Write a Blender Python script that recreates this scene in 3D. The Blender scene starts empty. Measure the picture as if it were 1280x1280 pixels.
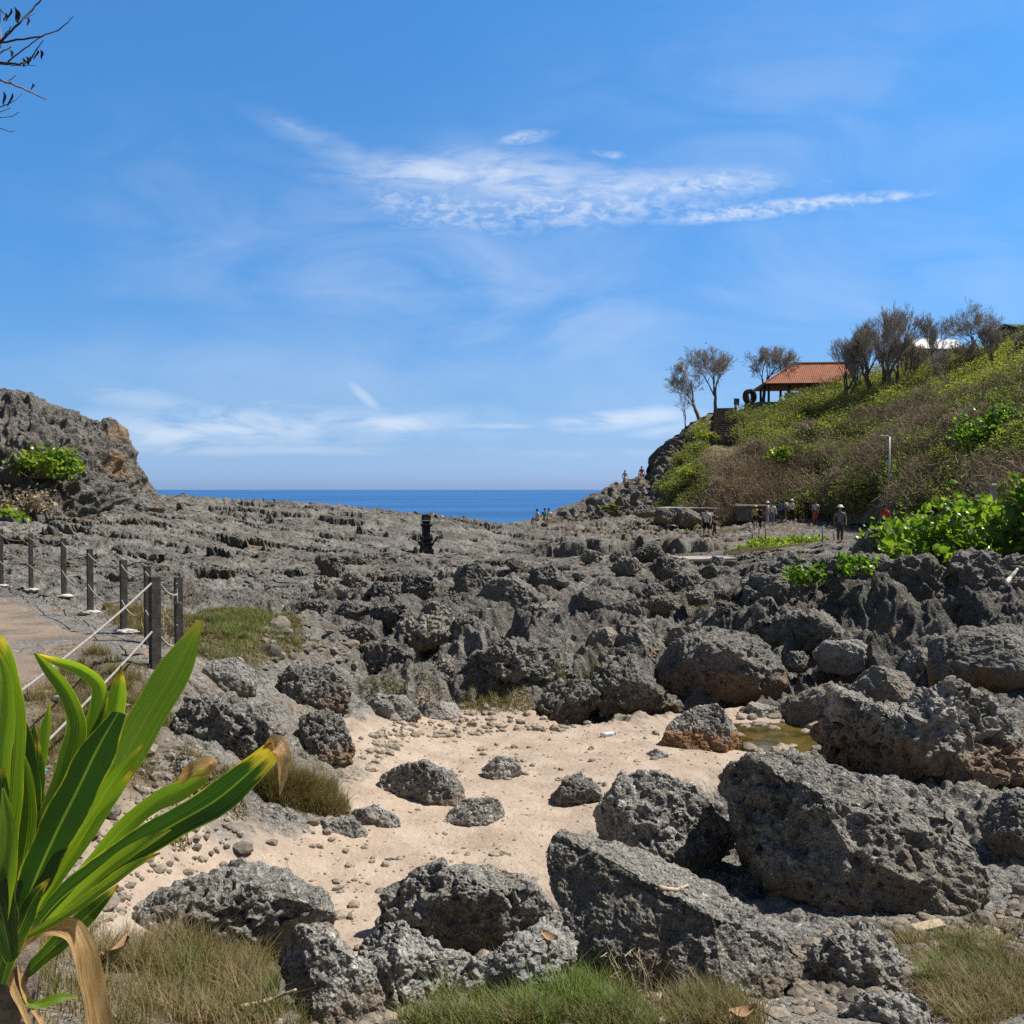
import bpy, bmesh, math, random
import numpy as np
from math import radians as RAD
from mathutils import Vector, Matrix

S = bpy.context.scene
COL = S.collection
# ------------------------------------------------------------------ camera
F, CX, CY, HOR = 1181.5, 640.0, 640.0, 612.0       # focal length in pixels of the 1280 px photograph, horizon row
CAMZ = 3.3
PITCH = math.atan((CY - HOR) / F)
cam_d = bpy.data.cameras.new("camera"); cam = bpy.data.objects.new("camera", cam_d); COL.objects.link(cam)
cam_d.sensor_fit = 'HORIZONTAL'; cam_d.sensor_width = 36.0; cam_d.lens = 36.0 * F / 1280.0
cam_d.clip_start = 0.05; cam_d.clip_end = 90000
cam.location = (0, 0, CAMZ); cam.rotation_euler = (math.pi / 2 - PITCH, 0, 0)
S.camera = cam
# ------------------------------------------------------------------ sun, sky, exposure
SUN_AZ, SUN_EL = 77.0, 56.0                         # degrees clockwise from the view direction, elevation
EXPOSURE = 0.22
SKY = 0.086
sun_d = bpy.data.lights.new("sun", 'SUN'); sun = bpy.data.objects.new("sun", sun_d); COL.objects.link(sun)
sun_d.energy = 5.0; sun_d.angle = RAD(0.53); sun_d.color = (1.0, 0.955, 0.89)
sv = Vector((math.sin(RAD(SUN_AZ)) * math.cos(RAD(SUN_EL)), math.cos(RAD(SUN_AZ)) * math.cos(RAD(SUN_EL)), math.sin(RAD(SUN_EL))))
sun.rotation_euler = sv.to_track_quat('Z', 'Y').to_euler()
S.view_settings.view_transform = 'Standard'; S.view_settings.look = 'None'
S.view_settings.exposure = EXPOSURE; S.view_settings.gamma = 1.0; S.view_settings.use_curve_mapping = False
try:
    S.cycles.max_bounces = 6; S.cycles.diffuse_bounces = 3; S.cycles.glossy_bounces = 2
    S.cycles.transparent_max_bounces = 8; S.cycles.use_denoising = False
except Exception: pass

class NT:
    """small helper for node trees"""
    def __init__(s, tree): s.t = tree; s.n = tree.nodes; s.l = tree.links
    def node(s, typ, props=None, **ins):
        n = s.n.new(typ)
        for k, v in (props or {}).items(): setattr(n, k, v)
        for k, v in ins.items(): s.set(n, k, v)
        return n
    def set(s, n, k, v):
        sock = n.inputs[int(k[1:])] if (k[0] == 'i' and k[1:].isdigit()) else n.inputs[k.replace('_', ' ')]
        if hasattr(v, 'is_linked') or isinstance(v, bpy.types.NodeSocket): s.l.new(v, sock)
        else: sock.default_value = v
    def m(s, op, a, b=0.0, c=0.0, clamp=False):
        n = s.n.new('ShaderNodeMath'); n.operation = op; n.use_clamp = clamp
        for i, v in enumerate((a, b, c)): s.set(n, 'i%d' % i, v)
        return n.outputs[0]
    def vm(s, op, a, b=(0, 0, 0)):
        n = s.n.new('ShaderNodeVectorMath'); n.operation = op
        s.set(n, 'i0', a)
        if op == 'SCALE': s.set(n, 'Scale', b)
        else: s.set(n, 'i1', b)
        return n.outputs[0]
    def mix(s, f, a, b, blend='MIX'):
        n = s.n.new('ShaderNodeMix'); n.data_type = 'RGBA'; n.blend_type = blend
        s.set(n, 'i0', f)
        for k, v in ((6, a), (7, b)):
            if isinstance(v, (tuple, list)) and len(v) == 3: v = (*v, 1)
            s.set(n, 'i%d' % k, v)
        return n.outputs[2]
    def ss(s, x, lo, hi, a=0.0, b=1.0):
        n = s.n.new('ShaderNodeMapRange'); n.interpolation_type = 'SMOOTHSTEP'
        for i, v in enumerate((x, lo, hi, a, b)): s.set(n, 'i%d' % i, v)
        return n.outputs[0]
    def noise(s, vec, scale, detail=4.0, rough=0.55, dist=0.0, typ='FBM'):
        n = s.n.new('ShaderNodeTexNoise'); n.noise_type = typ
        if vec is not None: s.set(n, 'Vector', vec)
        n.inputs['Scale'].default_value = scale; n.inputs['Detail'].default_value = detail
        n.inputs['Roughness'].default_value = rough; n.inputs['Distortion'].default_value = dist
        return n.outputs[0]
    def vor(s, vec, scale, feat='F1', rand=1.0, out='Distance'):
        n = s.n.new('ShaderNodeTexVoronoi'); n.feature = feat
        s.set(n, 'Vector', vec); n.inputs['Scale'].default_value = scale; n.inputs['Randomness'].default_value = rand
        return n.outputs[out]

W = bpy.data.worlds.new("World"); S.world = W; W.use_nodes = True
def build_world():
    W.node_tree.nodes.clear(); N = NT(W.node_tree)
    out = N.node('ShaderNodeOutputWorld'); bg = N.node('ShaderNodeBackground', Strength=SKY)
    sky = N.node('ShaderNodeTexSky', dict(sky_type='NISHITA', sun_disc=False, sun_elevation=RAD(SUN_EL), sun_rotation=RAD(SUN_AZ),
                                          altitude=0.0, air_density=1.0, dust_density=0.6, ozone_density=3.0))
    d = N.node('ShaderNodeTexCoord').outputs['Generated']
    sp = N.node('ShaderNodeSeparateXYZ', Vector=d)
    x, y, z = sp.outputs
    yy = N.m('MAXIMUM', y, 0.02)
    u = N.m('DIVIDE', x, yy); v = N.m('DIVIDE', z, yy)          # tangent-plane sky coordinates around the sea horizon
    front = N.ss(y, 0.05, 0.3)
    uv = N.node('ShaderNodeCombineXYZ', X=u, Y=v).outputs[0]
    base = N.mix(1.0, sky.outputs[0], SKY_TINT, 'MULTIPLY')
    # a clear tropical sky: deeper with height, paler near the sea
    ramp = N.node('ShaderNodeValToRGB', i0=N.m('MULTIPLY', v, 2.0, clamp=True)); e = ramp.color_ramp.elements
    for i, (vv_, c) in enumerate(SKY_RAMP):
        if i > 1: e.new(.5)
    for i, (vv_, c) in enumerate(SKY_RAMP): e[i].position = vv_ * 2.0
    for i, (vv_, c) in enumerate(SKY_RAMP): e[i].color = (*c, 1)
    tint = N.mix(N.m('MAXIMUM', N.ss(v, 0.55, 0.95), N.ss(y, 0.5, 0.1)), ramp.outputs[0], (0.42, 0.47, 0.52))  # unseen sky overhead and behind, dimmed to weaken the ambient light
    base = N.mix(1.0, base, tint, 'MULTIPLY')
    def P(px, py): return ((px - 640) / F, (612 - py) / F)
    warp = N.noise(uv, 9.0, 3.0, 0.6)
    def ell(px, py, rx, ry, ang, soft=0.6):
        cu, cv = P(px, py); c, s_ = math.cos(RAD(ang)), math.sin(RAD(ang))
        du = N.m('SUBTRACT', u, cu); dv = N.m('SUBTRACT', v, cv)
        a = N.m('DIVIDE', N.m('ADD', N.m('MULTIPLY', du, c), N.m('MULTIPLY', dv, s_)), rx / F)
        b = N.m('DIVIDE', N.m('SUBTRACT', N.m('MULTIPLY', dv, c), N.m('MULTIPLY', du, s_)), ry / F)
        r = N.m('SQRT', N.m('ADD', N.m('MULTIPLY', a, a), N.m('MULTIPLY', b, b)))
        r = N.m('ADD', r, N.m('MULTIPLY', N.m('SUBTRACT', warp, 0.5), 0.9))
        return N.ss(r, 1.0 + soft * .4, 1.0 - soft, 0.0, 1.0)
    def union(items):
        acc = None
        for e, k in items:
            e = N.m('MULTIPLY', e, k)
            acc = e if acc is None else N.m('MAXIMUM', acc, e)
        return acc
    # rippled high cloud
    st = N.node('ShaderNodeMapping', Vector=uv, Scale=(1.0, 2.0, 1.0), Rotation=(0, 0, RAD(-12))).outputs[0]
    rip = N.noise(st, 62.0, 4.0, 0.6, 0.5)
    rip2 = N.noise(st, 17.0, 5.0, 0.65, 0.4)
    streak = N.node('ShaderNodeMapping', Vector=uv, Scale=(1.0, 5.0, 1.0), Rotation=(0, 0, RAD(-8))).outputs[0]
    fib = N.ss(N.noise(streak, 16.0, 6.0, 0.62, 0.7), 0.22, 0.60)
    body = union([(ell(545, 222, 150, 30, -3, 1.1), .95), (ell(655, 230, 135, 42, -8, 1.1), 1.0), (ell(790, 236, 200, 28, 4, 1.1), .85), (ell(890, 228, 90, 15, 3, 1.0), .8), (ell(435, 198, 120, 22, -24, 1.1), .42),
                  (ell(470, 240, 60, 40, 0, 1.1), .35)])
    main = union([(ell(560, 262, 150, 40, -6, .9), .62), (ell(720, 258, 230, 34, 2, .9), .75), (ell(860, 234, 130, 22, 3, .9), .85), (ell(970, 263, 180, 11, 6, .8), .95), (ell(1085, 252, 80, 6, 6, .8), .8), (ell(655, 176, 40, 10, 6, .9), .6),
                  (ell(762, 197, 26, 6, -6, .8), .5), (ell(1030, 230, 12, 4, 0, .8), .25), (ell(380, 168, 50, 8, -24, .9), .3)])
    dens = N.m('MULTIPLY', main, N.m('ADD', 0.10, N.ss(N.m('ADD', N.m('MULTIPLY', rip, 0.6), N.m('MULTIPLY', rip2, 0.45)), 0.38, 0.66, 0.0, 0.85)))
    soft = N.m('MULTIPLY', body, N.m('ADD', N.m('MULTIPLY', fib, .62), N.m('MULTIPLY', N.ss(rip2, .3, .7), .38)))
    dens = N.m('MAXIMUM', dens, N.m('MULTIPLY', soft, .92))
    # soft veils and the low bank over the sea
    vl = N.node('ShaderNodeMapping', Vector=uv, Scale=(1.0, 2.6, 1.0), Rotation=(0, 0, RAD(24))).outputs[0]
    veil_n = N.ss(N.noise(vl, 4.5, 5.0, 0.55, 0.8), 0.28, 0.74)
    veil = N.m('MULTIPLY', veil_n, union([(ell(560, 360, 460, 150, -14, 1.2), .42), (ell(620, 235, 330, 70, 2, 1.3), .40), (ell(1000, 150, 420, 160, 10, 1.3), .24), (ell(300, 330, 240, 80, -20, 1.2), .22), (ell(420, 470, 500, 60, -3, 1.2), .26), (ell(1060, 340, 330, 110, 8, 1.3), .34)]))
    lo = N.node('ShaderNodeMapping', Vector=uv, Scale=(1.0, 3.4, 1.0)).outputs[0]
    low_n = N.ss(N.noise(lo, 11.0, 5.0, 0.6, 0.5), 0.30, 0.60)
    low = N.m('MULTIPLY', low_n, union([(ell(300, 534, 330, 30, 1, 1.1), .66), (ell(250, 540, 190, 18, 3, .9), .70), (ell(490, 531, 95, 18, 4, .9), .75), (ell(180, 500, 110, 22, -10, 1.0), .36), (ell(455, 495, 40, 9, -42, .9), .5),
                                        (ell(610, 533, 70, 5, 0, .8), .45), (ell(780, 524, 110, 15, 5, .9), .75), (ell(860, 536, 80, 11, 5, .9), .6), (ell(300, 562, 300, 9, 0, .9), .34),
                                        (ell(-60, 500, 90, 18, 0, .9), .3), (ell(335, 503, 24, 5, 0, .8), .35), (ell(760, 566, 120, 7, 0, .9), .25)]))
    alpha = N.m('MULTIPLY', N.m('MAXIMUM', N.m('MAXIMUM', dens, veil), low), front, clamp=True)
    fin = N.mix(N.m('MULTIPLY', alpha, 0.86), base, CLOUD)
    N.l.new(fin, bg.inputs[0]); N.l.new(bg.outputs[0], out.inputs[0])
SKY_TINT = (1.0, 1.0, 1.0)
SKY_RAMP = [(0, (.70, 1.04, 2.1)), (.019, (.69, 1.02, 1.95)), (.044, (.66, .94, 1.60)), (.095, (.66, .95, 1.40)), (.17, (.58, 1.0, 1.45)), (.264, (.53, 1.09, 1.57)), (.40, (.57, 1.23, 1.70)), (.50, (.58, 1.28, 1.78))]
CLOUD = (8.3, 9.0, 10.0, 1)
build_world()
# ------------------------------------------------------------------ geometry helpers
rng = np.random.default_rng(7); random.seed(7)
cp, sp_ = math.cos(PITCH), math.sin(PITCH)
def ray(px, py):
    """direction through a pixel of the photograph, scaled so that its y is 1"""
    a, b = (px - CX) / F, (CY - py) / F
    d = np.array([a, cp + b * sp_, b * cp - sp_]); return d / d[1]
def at(px, py, y):
    return np.array([0, 0, CAMZ]) + ray(px, py) * y
def at_z(px, py, z):
    r = ray(px, py); return np.array([0, 0, CAMZ]) + r * ((z - CAMZ) / r[2])
def sstep(x, a, b):
    t = np.clip((x - a) / (b - a), 0, 1); return t * t * (3 - 2 * t)

def gnoise(P, specs):
    """evaluate Blender's own noise fields at points P (n,3). specs: name -> (kind, scale, dict)"""
    P = np.ascontiguousarray(P, dtype=np.float32)
    me = bpy.data.meshes.new("noise_points"); me.vertices.add(len(P)); me.vertices.foreach_set('co', P.ravel())
    ob = bpy.data.objects.new("noise_points", me); COL.objects.link(ob)
    g = bpy.data.node_groups.new("noise_fields", 'GeometryNodeTree')
    g.interface.new_socket('Geometry', in_out='INPUT', socket_type='NodeSocketGeometry')
    g.interface.new_socket('Geometry', in_out='OUTPUT', socket_type='NodeSocketGeometry')
    gi = g.nodes.new('NodeGroupInput'); go = g.nodes.new('NodeGroupOutput'); pos = g.nodes.new('GeometryNodeInputPosition')
    last = gi.outputs[0]
    for name, (kind, scale, kw) in specs.items():
        off = kw.get('off', (0, 0, 0)); st = kw.get('st', (1, 1, 1))
        mp = g.nodes.new('ShaderNodeVectorMath'); mp.operation = 'MULTIPLY_ADD'
        g.links.new(pos.outputs[0], mp.inputs[0]); mp.inputs[1].default_value = st; mp.inputs[2].default_value = off
        if kind == 'vor':
            n = g.nodes.new('ShaderNodeTexVoronoi'); n.feature = kw.get('feature', 'F1'); n.inputs['Randomness'].default_value = kw.get('rand', 1.0)
            o = n.outputs['Distance']
        else:
            n = g.nodes.new('ShaderNodeTexNoise'); n.noise_type = {'fbm': 'FBM', 'ridged': 'RIDGED_MULTIFRACTAL', 'hybrid': 'HYBRID_MULTIFRACTAL'}[kind]
            if kind == 'fbm': n.normalize = True
            n.inputs['Detail'].default_value = kw.get('detail', 3.0); n.inputs['Roughness'].default_value = kw.get('rough', 0.5)
            n.inputs['Lacunarity'].default_value = kw.get('lac', 2.0); n.inputs['Distortion'].default_value = kw.get('dist', 0.0)
            if kind != 'fbm': n.inputs['Offset'].default_value = kw.get('offset', 1.0); n.inputs['Gain'].default_value = kw.get('gain', 1.0)
            o = n.outputs[0]
        n.inputs['Scale'].default_value = scale
        g.links.new(mp.outputs[0], n.inputs['Vector'])
        sa = g.nodes.new('GeometryNodeStoreNamedAttribute'); sa.data_type = 'FLOAT'; sa.domain = 'POINT'
        sa.inputs['Name'].default_value = name
        g.links.new(last, sa.inputs['Geometry']); g.links.new(o, [i for i in sa.inputs if i.name == 'Value' and i.enabled][0]); last = sa.outputs[0]
    g.links.new(last, go.inputs[0])
    md = ob.modifiers.new("noise", 'NODES'); md.node_group = g
    ev = ob.evaluated_get(bpy.context.evaluated_depsgraph_get()); em = ev.data
    out = {}
    for name in specs:
        a = np.empty(len(P), np.float32); em.attributes[name].data.foreach_get('value', a); out[name] = a
    bpy.data.objects.remove(ob); bpy.data.meshes.remove(me); bpy.data.node_groups.remove(g)
    return out

def new_mesh(name, V, faces_flat, sizes, smooth=False, attrs=None):
    """fast mesh from arrays; sizes is one number for all faces or an array"""
    V = np.ascontiguousarray(V, np.float32); L = np.ascontiguousarray(faces_flat, np.int32).ravel()
    me = bpy.data.meshes.new(name); me.vertices.add(len(V)); me.vertices.foreach_set('co', V.ravel())
    if np.isscalar(sizes): nf = len(L) // sizes; starts = np.arange(nf, dtype=np.int32) * sizes
    else: nf = len(sizes); starts = np.concatenate([[0], np.cumsum(sizes)[:-1]]).astype(np.int32)
    me.loops.add(len(L)); me.loops.foreach_set('vertex_index', L)
    me.polygons.add(nf); me.polygons.foreach_set('loop_start', starts)
    me.update(calc_edges=True)
    me.polygons.foreach_set('use_smooth', np.full(nf, bool(smooth)))
    for k, a in (attrs or {}).items():
        at_ = me.attributes.new(k, 'FLOAT', 'POINT'); at_.data.foreach_set('value', np.ascontiguousarray(a, np.float32).ravel())
    return me
def link(name, me, mat=None, parent=None, loc=None):
    o = bpy.data.objects.new(name, me); COL.objects.link(o)
    if mat is not None and me is not None and not len(me.materials): me.materials.append(mat)
    if parent is not None: o.parent = parent
    if loc is not None: o.location = loc
    return o
def tag(o, label=None, cat=None, group=None, kind=None):
    if label: o['label'] = label
    if cat: o['category'] = cat
    if group: o['group'] = group
    if kind: o['kind'] = kind
    return o
def empty(name, loc, rz=0.0):
    o = bpy.data.objects.new(name, None); COL.objects.link(o); o.location = loc; o.rotation_euler = (0, 0, rz); o.empty_display_size = .2; return o
def grid_faces(nu, nv):
    i = np.arange((nu - 1) * nv).reshape(nu - 1, nv)[:, :-1]
    return np.stack([i, i + nv, i + nv + 1, i + 1], -1).reshape(-1, 4)

class MB:
    """collects boxes, bars, tubes and polygons into ONE mesh"""
    def __init__(s): s.V = []; s.Fc = []; s.n = 0
    def add(s, V, Fc):
        V = np.asarray(V, float).reshape(-1, 3); s.V.append(V); s.Fc += [[int(i) + s.n for i in f] for f in Fc]; s.n += len(V)
    def box(s, c, d, rot=None, taper=1.0):
        x, y, z = np.array(d) / 2; t = taper
        V = np.array([[-x, -y, -z], [x, -y, -z], [x, y, -z], [-x, y, -z], [-x * t, -y * t, z], [x * t, -y * t, z], [x * t, y * t, z], [-x * t, y * t, z]])
        if rot is not None: V = V @ np.array(rot).T
        s.add(V + np.array(c), [(3, 2, 1, 0), (4, 5, 6, 7), (0, 1, 5, 4), (1, 2, 6, 5), (2, 3, 7, 6), (3, 0, 4, 7)])
    def tube(s, pts, radii, n=6, caps=True):
        pts = np.asarray(pts, float); m = len(pts)
        radii = np.full(m, radii) if np.isscalar(radii) else np.asarray(radii)
        T = np.gradient(pts, axis=0); T /= np.linalg.norm(T, axis=1)[:, None] + 1e-9
        ref = np.array([0, 0, 1.0]) if abs(T[0][2]) < .9 else np.array([1.0, 0, 0])
        V = []
        for k in range(m):
            a = np.cross(T[k], ref); a /= np.linalg.norm(a) + 1e-9; b = np.cross(T[k], a); ref = -np.cross(T[k], a) if False else ref
            th = np.arange(n) * 2 * math.pi / n
            V.append(pts[k] + radii[k] * (np.cos(th)[:, None] * a + np.sin(th)[:, None] * b))
        Fc = [(k * n + i, k * n + (i + 1) % n, (k + 1) * n + (i + 1) % n, (k + 1) * n + i) for k in range(m - 1) for i in range(n)]
        if caps: Fc += [tuple(range(n))[::-1], tuple((m - 1) * n + i for i in range(n))]
        s.add(np.concatenate(V), Fc)
    def lathe(s, prof, c, n=16):
        th = np.arange(n) * 2 * math.pi / n; V = []
        for r, z in prof: V.append(np.stack([r * np.cos(th), r * np.sin(th), np.full(n, z)], -1))
        m = len(prof)
        Fc = [(k * n + i, k * n + (i + 1) % n, (k + 1) * n + (i + 1) % n, (k + 1) * n + i) for k in range(m - 1) for i in range(n)]
        Fc += [tuple(range(n))[::-1], tuple((m - 1) * n + i for i in range(n))]
        s.add(np.concatenate(V) + np.array(c), Fc)
    def mesh(s, name, smooth=False):
        me = bpy.data.meshes.new(name); me.from_pydata(np.concatenate(s.V).tolist(), [], s.Fc); me.update()
        if smooth: me.polygons.foreach_set('use_smooth', np.ones(len(me.polygons), bool))
        return me
    def build(s, name, mat, parent=None, smooth=False, loc=None, bevel=0.0):
        o = link(name, s.mesh(name, smooth), mat, parent, loc)
        if bevel:
            b = o.modifiers.new('bevel', 'BEVEL'); b.width = bevel; b.segments = 2; b.limit_method = 'ANGLE'
        return o

# polygons: signed distance (negative inside)
def poly_sdf(X, Y, poly):
    poly = np.asarray(poly, float); d = np.full(X.shape, 1e18); ins = np.zeros(X.shape, bool)
    n = len(poly)
    for i in range(n):
        ax, ay = poly[i]; bx, by = poly[(i + 1) % n]
        ex, ey = bx - ax, by - ay; wx, wy = X - ax, Y - ay
        t = np.clip((wx * ex + wy * ey) / (ex * ex + ey * ey + 1e-12), 0, 1)
        d = np.minimum(d, (wx - ex * t) ** 2 + (wy - ey * t) ** 2)
        c = ((ay > Y) != (by > Y)) & (X < (bx - ax) * (Y - ay) / ((by - ay) + 1e-12) + ax); ins ^= c
    d = np.sqrt(d); return np.where(ins, -d, d)

# ------------------------------------------------------------------ materials
def mat(name, build):
    m = bpy.data.materials.new(name); m.use_nodes = True; m.node_tree.nodes.clear(); N = NT(m.node_tree)
    out = N.node('ShaderNodeOutputMaterial'); sh = build(N); N.l.new(sh, out.inputs[0]); return m
def bsdf(N, col, rough=0.8, normal=None, spec=0.3, **kw):
    b = N.node('ShaderNodeBsdfPrincipled'); 
    N.set(b, 'Base Color', (*col, 1) if isinstance(col, (tuple, list)) and len(col) == 3 else col); N.set(b, 'Roughness', rough); N.set(b, 'Specular IOR Level', spec)
    if normal is not None: N.set(b, 'Normal', normal)
    for k, v in kw.items(): N.set(b, k, v)
    return b.outputs[0]
def bump(N, h, strength=0.5, dist=0.02):
    return N.node('ShaderNodeBump', Height=h, Strength=strength, Distance=dist).outputs[0]
def simple(name, col, rough=0.7, var=0.25, scale=6.0, spec=0.3, bumpk=0.0, metallic=0.0):
    def f(N):
        p = N.node('ShaderNodeTexCoord').outputs['Object']
        n = N.noise(p, scale, 5.0, 0.6)
        lo = tuple(c * (1 - var) for c in col); hi = tuple(min(1, c * (1 + var)) for c in col)
        c = N.mix(N.ss(n, 0.3, 0.7), lo, hi)
        nm = bump(N, N.noise(p, scale * 4, 4.0, .6), bumpk, 0.01) if bumpk else None
        return bsdf(N, c, rough, nm, spec, Metallic=metallic)
    return mat(name, f)

def pos_world(N): return N.node('ShaderNodeNewGeometry').outputs['Position']
def rock_colour(N, p, dark=1.0, k=1.0):
    """karst limestone: black weathered crust, grey stone, pale lichen and bare patches"""
    big = N.noise(p, 0.9 * k, 5.0, 0.6, 0.3)
    mid = N.noise(p, 5.0 * k, 6.0, 0.68, 0.4)
    fine = N.noise(p, 26.0 * k, 4.0, 0.7)
    t = N.m('ADD', N.m('ADD', N.m('MULTIPLY', big, 0.35), N.m('MULTIPLY', mid, 0.45)), N.m('MULTIPLY', fine, 0.30))
    c = N.mix(N.ss(t, 0.36, 0.62), (0.054 * dark, 0.051 * dark, 0.046 * dark), (0.285 * dark, 0.270 * dark, 0.242 * dark))
    sp = N.noise(p, 11.0 * k, 6.0, 0.75, 0.2)
    c = N.mix(N.m('MULTIPLY', N.ss(sp, 0.52, 0.66), 0.8), c, (0.54 * dark, 0.515 * dark, 0.465 * dark))
    fl = N.noise(p, 60.0 * k, 3.0, 0.7)
    c = N.mix(1.0, c, N.mix(N.ss(fl, .34, .66), (.50, .50, .50), (1.55, 1.54, 1.50)), 'MULTIPLY')
    br = N.noise(p, 1.6 * k, 4.0, .6, .2)
    return N.mix(N.m('MULTIPLY', N.ss(br, .50, .70), .30), c, (.215 * dark, .165 * dark, .115 * dark))
def rock_bump(N, p, k=1.0, strength=0.7):
    a = N.noise(p, 7.0 * k, 6.0, 0.7, 0.3)
    b = N.vor(N.vm('ADD', p, N.vm('SCALE', N.node('ShaderNodeTexNoise', Vector=p, Scale=9.0 * k).outputs[1], 0.12)), 17.0 * k)
    b2 = N.vor(p, 41.0 * k)
    h = N.m('ADD', N.m('ADD', N.m('ADD', N.m('MULTIPLY', a, 1.3), N.m('MULTIPLY', N.noise(p, 75.0 * k, 3.0, .7), .35)), N.m('MULTIPLY', N.ss(b, 0.0, 0.5), 0.55)), N.m('MULTIPLY', N.ss(b2, 0.0, 0.5), 0.25))
    return bump(N, h, strength, 0.05 / k)
# ------------------------------------------------------------------ the lie of the land
# measured points: pixel of the photograph and height above the sand (z) or distance (y)
LAND = []
def Lz(px, py, z): LAND.append(at_z(px, py, z))
def Ly(px, py, y): LAND.append(at(px, py, y))
def Lw(x, y, z): LAND.append(np.array([x, y, z], float))
for a in [(560,1090,0),(440,1070,.05),(600,1000,0),(700,940,0),(850,950,0),(950,930,-.02),(520,930,.05),(650,890,.04),(300,1090,.15),(230,1090,.3),(160,1130,.5),(450,1150,.06),
          (700,1275,.75),(400,1275,.78),(200,1275,.9),(560,1210,.35),(1000,1270,.6),(1200,1250,.48),(1275,1270,.55),(1150,1190,.25),(1270,1130,.2),(1240,1050,.15),(1000,1180,.25),(800,1262,.62),(760,1130,.05),(900,1130,.1),
          (280,950,.8),(190,833,1.45),(225,815,1.45),(280,800,1.3),(350,800,1.2),(330,905,.72),(250,990,.75),(330,1010,.42),(420,950,.32),(100,880,1.2),(60,930,1.15),(150,990,.92),(200,1040,.65),(380,860,.75),
          (0,745,1.42),(60,770,1.42),(125,800,1.42),(30,868,1.38),(-160,745,1.4),(-200,860,1.45),(-100,1000,1.35),(90,1240,1.2),
          (40,705,1.5),(130,665,1.85),(200,648,2.1),(250,730,1.0),(330,705,1.0),(300,765,1.2),(400,725,.75),(350,668,1.3),
          (430,800,1.0),(450,870,.3),(540,868,.12),(560,800,.95),(640,876,.03),(640,800,.95),(500,765,1.05),(640,750,.8),(720,870,.1),(720,790,.75),(800,888,.05),(820,805,.45),(760,740,.7),(900,745,.75),
          (860,880,0),(960,905,-.03),(1000,890,.0),(1060,835,.35),(1000,800,.6),(1150,835,.45),(1270,900,.35),(1270,960,.2),(1270,810,.8),(1100,920,.1)]: Lz(*a)
for a in [(360,630,60),(250,643,50),(430,634,60),(500,641,62),(560,647,62),(620,655,66),(680,659,74),(720,650,80),(480,690,40),(531,692,46),(640,700,36),(600,660,56),(740,700,34),(780,692,46),(850,702,32),
          (940,692,38),(1000,684,47),(1050,681,50),(960,657,64),(880,662,68),(815,648,74),(840,672,60),(700,682,55),(760,655,72),(1100,715,19.5),(1200,712,19.5),(1000,720,19),(1290,705,20),(950,745,19.5),
          (1100,690,26),(1200,675,29),(1290,650,38),(1080,668,46),(300,690,34)]: Ly(*a)
for a in [(0,0,1.65),(0,2,1.5),(-2,1,1.65),(2,1,1.6),(2.2,2.5,1.2),(-3,-1,1.6),(3,-1,1.6),(-6,0,1.5),(6,0,1.2),(6,6,.7),(9,10,.7),(12,14,.9),(16,18,1.7),(20,26,2.0),(30,42,2.5),(50,60,3),(-12,8,1.5),(-18,14,1.6),(-25,22,1.9),(-30,34,2.2),(-45,45,2.5),
          (-1.4,2.6,1.45),(-.4,3.2,1.22),(.6,3.2,1.18)]: Lw(*a)
for px in (-200, 0, 150, 300, 450, 600, 720): Ly(px, 640, 86); LAND[-1][2] = -1.2; Ly(px, 640, 100); LAND[-1][2] = -7
for px in (820, 950, 1100, 1300): Ly(px, 640, 92); LAND[-1][2] = 1.5
LAND = np.array(LAND)
AY = 1.5                                             # the ground mesh is a fan about a point behind the camera
def to_al(x, y): return x / (y + AY), np.log(np.maximum(y + AY, .05))
la, ll = to_al(LAND[:, 0], LAND[:, 1])
def tps_k(r2): return 0.5 * r2 * np.log(r2 + 1e-9)
n_ = len(LAND)
K = tps_k((la[:, None] - la) ** 2 + (ll[:, None] - ll) ** 2) + 0.004 * np.eye(n_)
Q = np.stack([np.ones(n_), la, ll], 1)
SOL = np.linalg.solve(np.block([[K, Q], [Q.T, np.zeros((3, 3))]]), np.concatenate([LAND[:, 2], np.zeros(3)]))
A0, A1, L0, L1 = -1.7, 1.7, math.log(.6), math.log(103.0)
CA, CL = np.linspace(A0, A1, 420), np.linspace(L0, L1, 520)
GA, GL = np.meshgrid(CA, CL, indexing='ij')
Zc = SOL[n_] + SOL[n_ + 1] * GA + SOL[n_ + 2] * GL
for i in range(n_): Zc += SOL[i] * tps_k((GA - la[i]) ** 2 + (GL - ll[i]) ** 2)
GY = np.exp(GL) - AY; GX = GA * (GY + AY)
def bil(G, a, l):
    u = np.clip((a - A0) / (A1 - A0) * (len(CA) - 1), 0, len(CA) - 1.001); v = np.clip((l - L0) / (L1 - L0) * (len(CL) - 1), 0, len(CL) - 1.001)
    i = u.astype(int); j = v.astype(int); fu = u - i; fv = v - j
    return G[i, j] * (1 - fu) * (1 - fv) + G[i + 1, j] * fu * (1 - fv) + G[i, j + 1] * (1 - fu) * fv + G[i + 1, j + 1] * fu * fv
def zbase(x, y):
    a, l = to_al(np.asarray(x, float), np.asarray(y, float)); return bil(Zc, a, l)
def hit(px, py, f=None, y0=1.5, y1=100):
    """where the ray through a pixel first meets the ground"""
    f = f or zbase; r = ray(px, py); ys = np.geomspace(y0, y1, 900); z = CAMZ + r[2] * ys
    g = f(r[0] * ys, ys); k = np.argmax(z < g)
    if not (z < g).any(): k = len(ys) - 1
    y = ys[k]; return np.array([r[0] * y, y, float(g[k])])
def hits(pxs): return np.array([hit(*p)[:2] for p in pxs])

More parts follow.
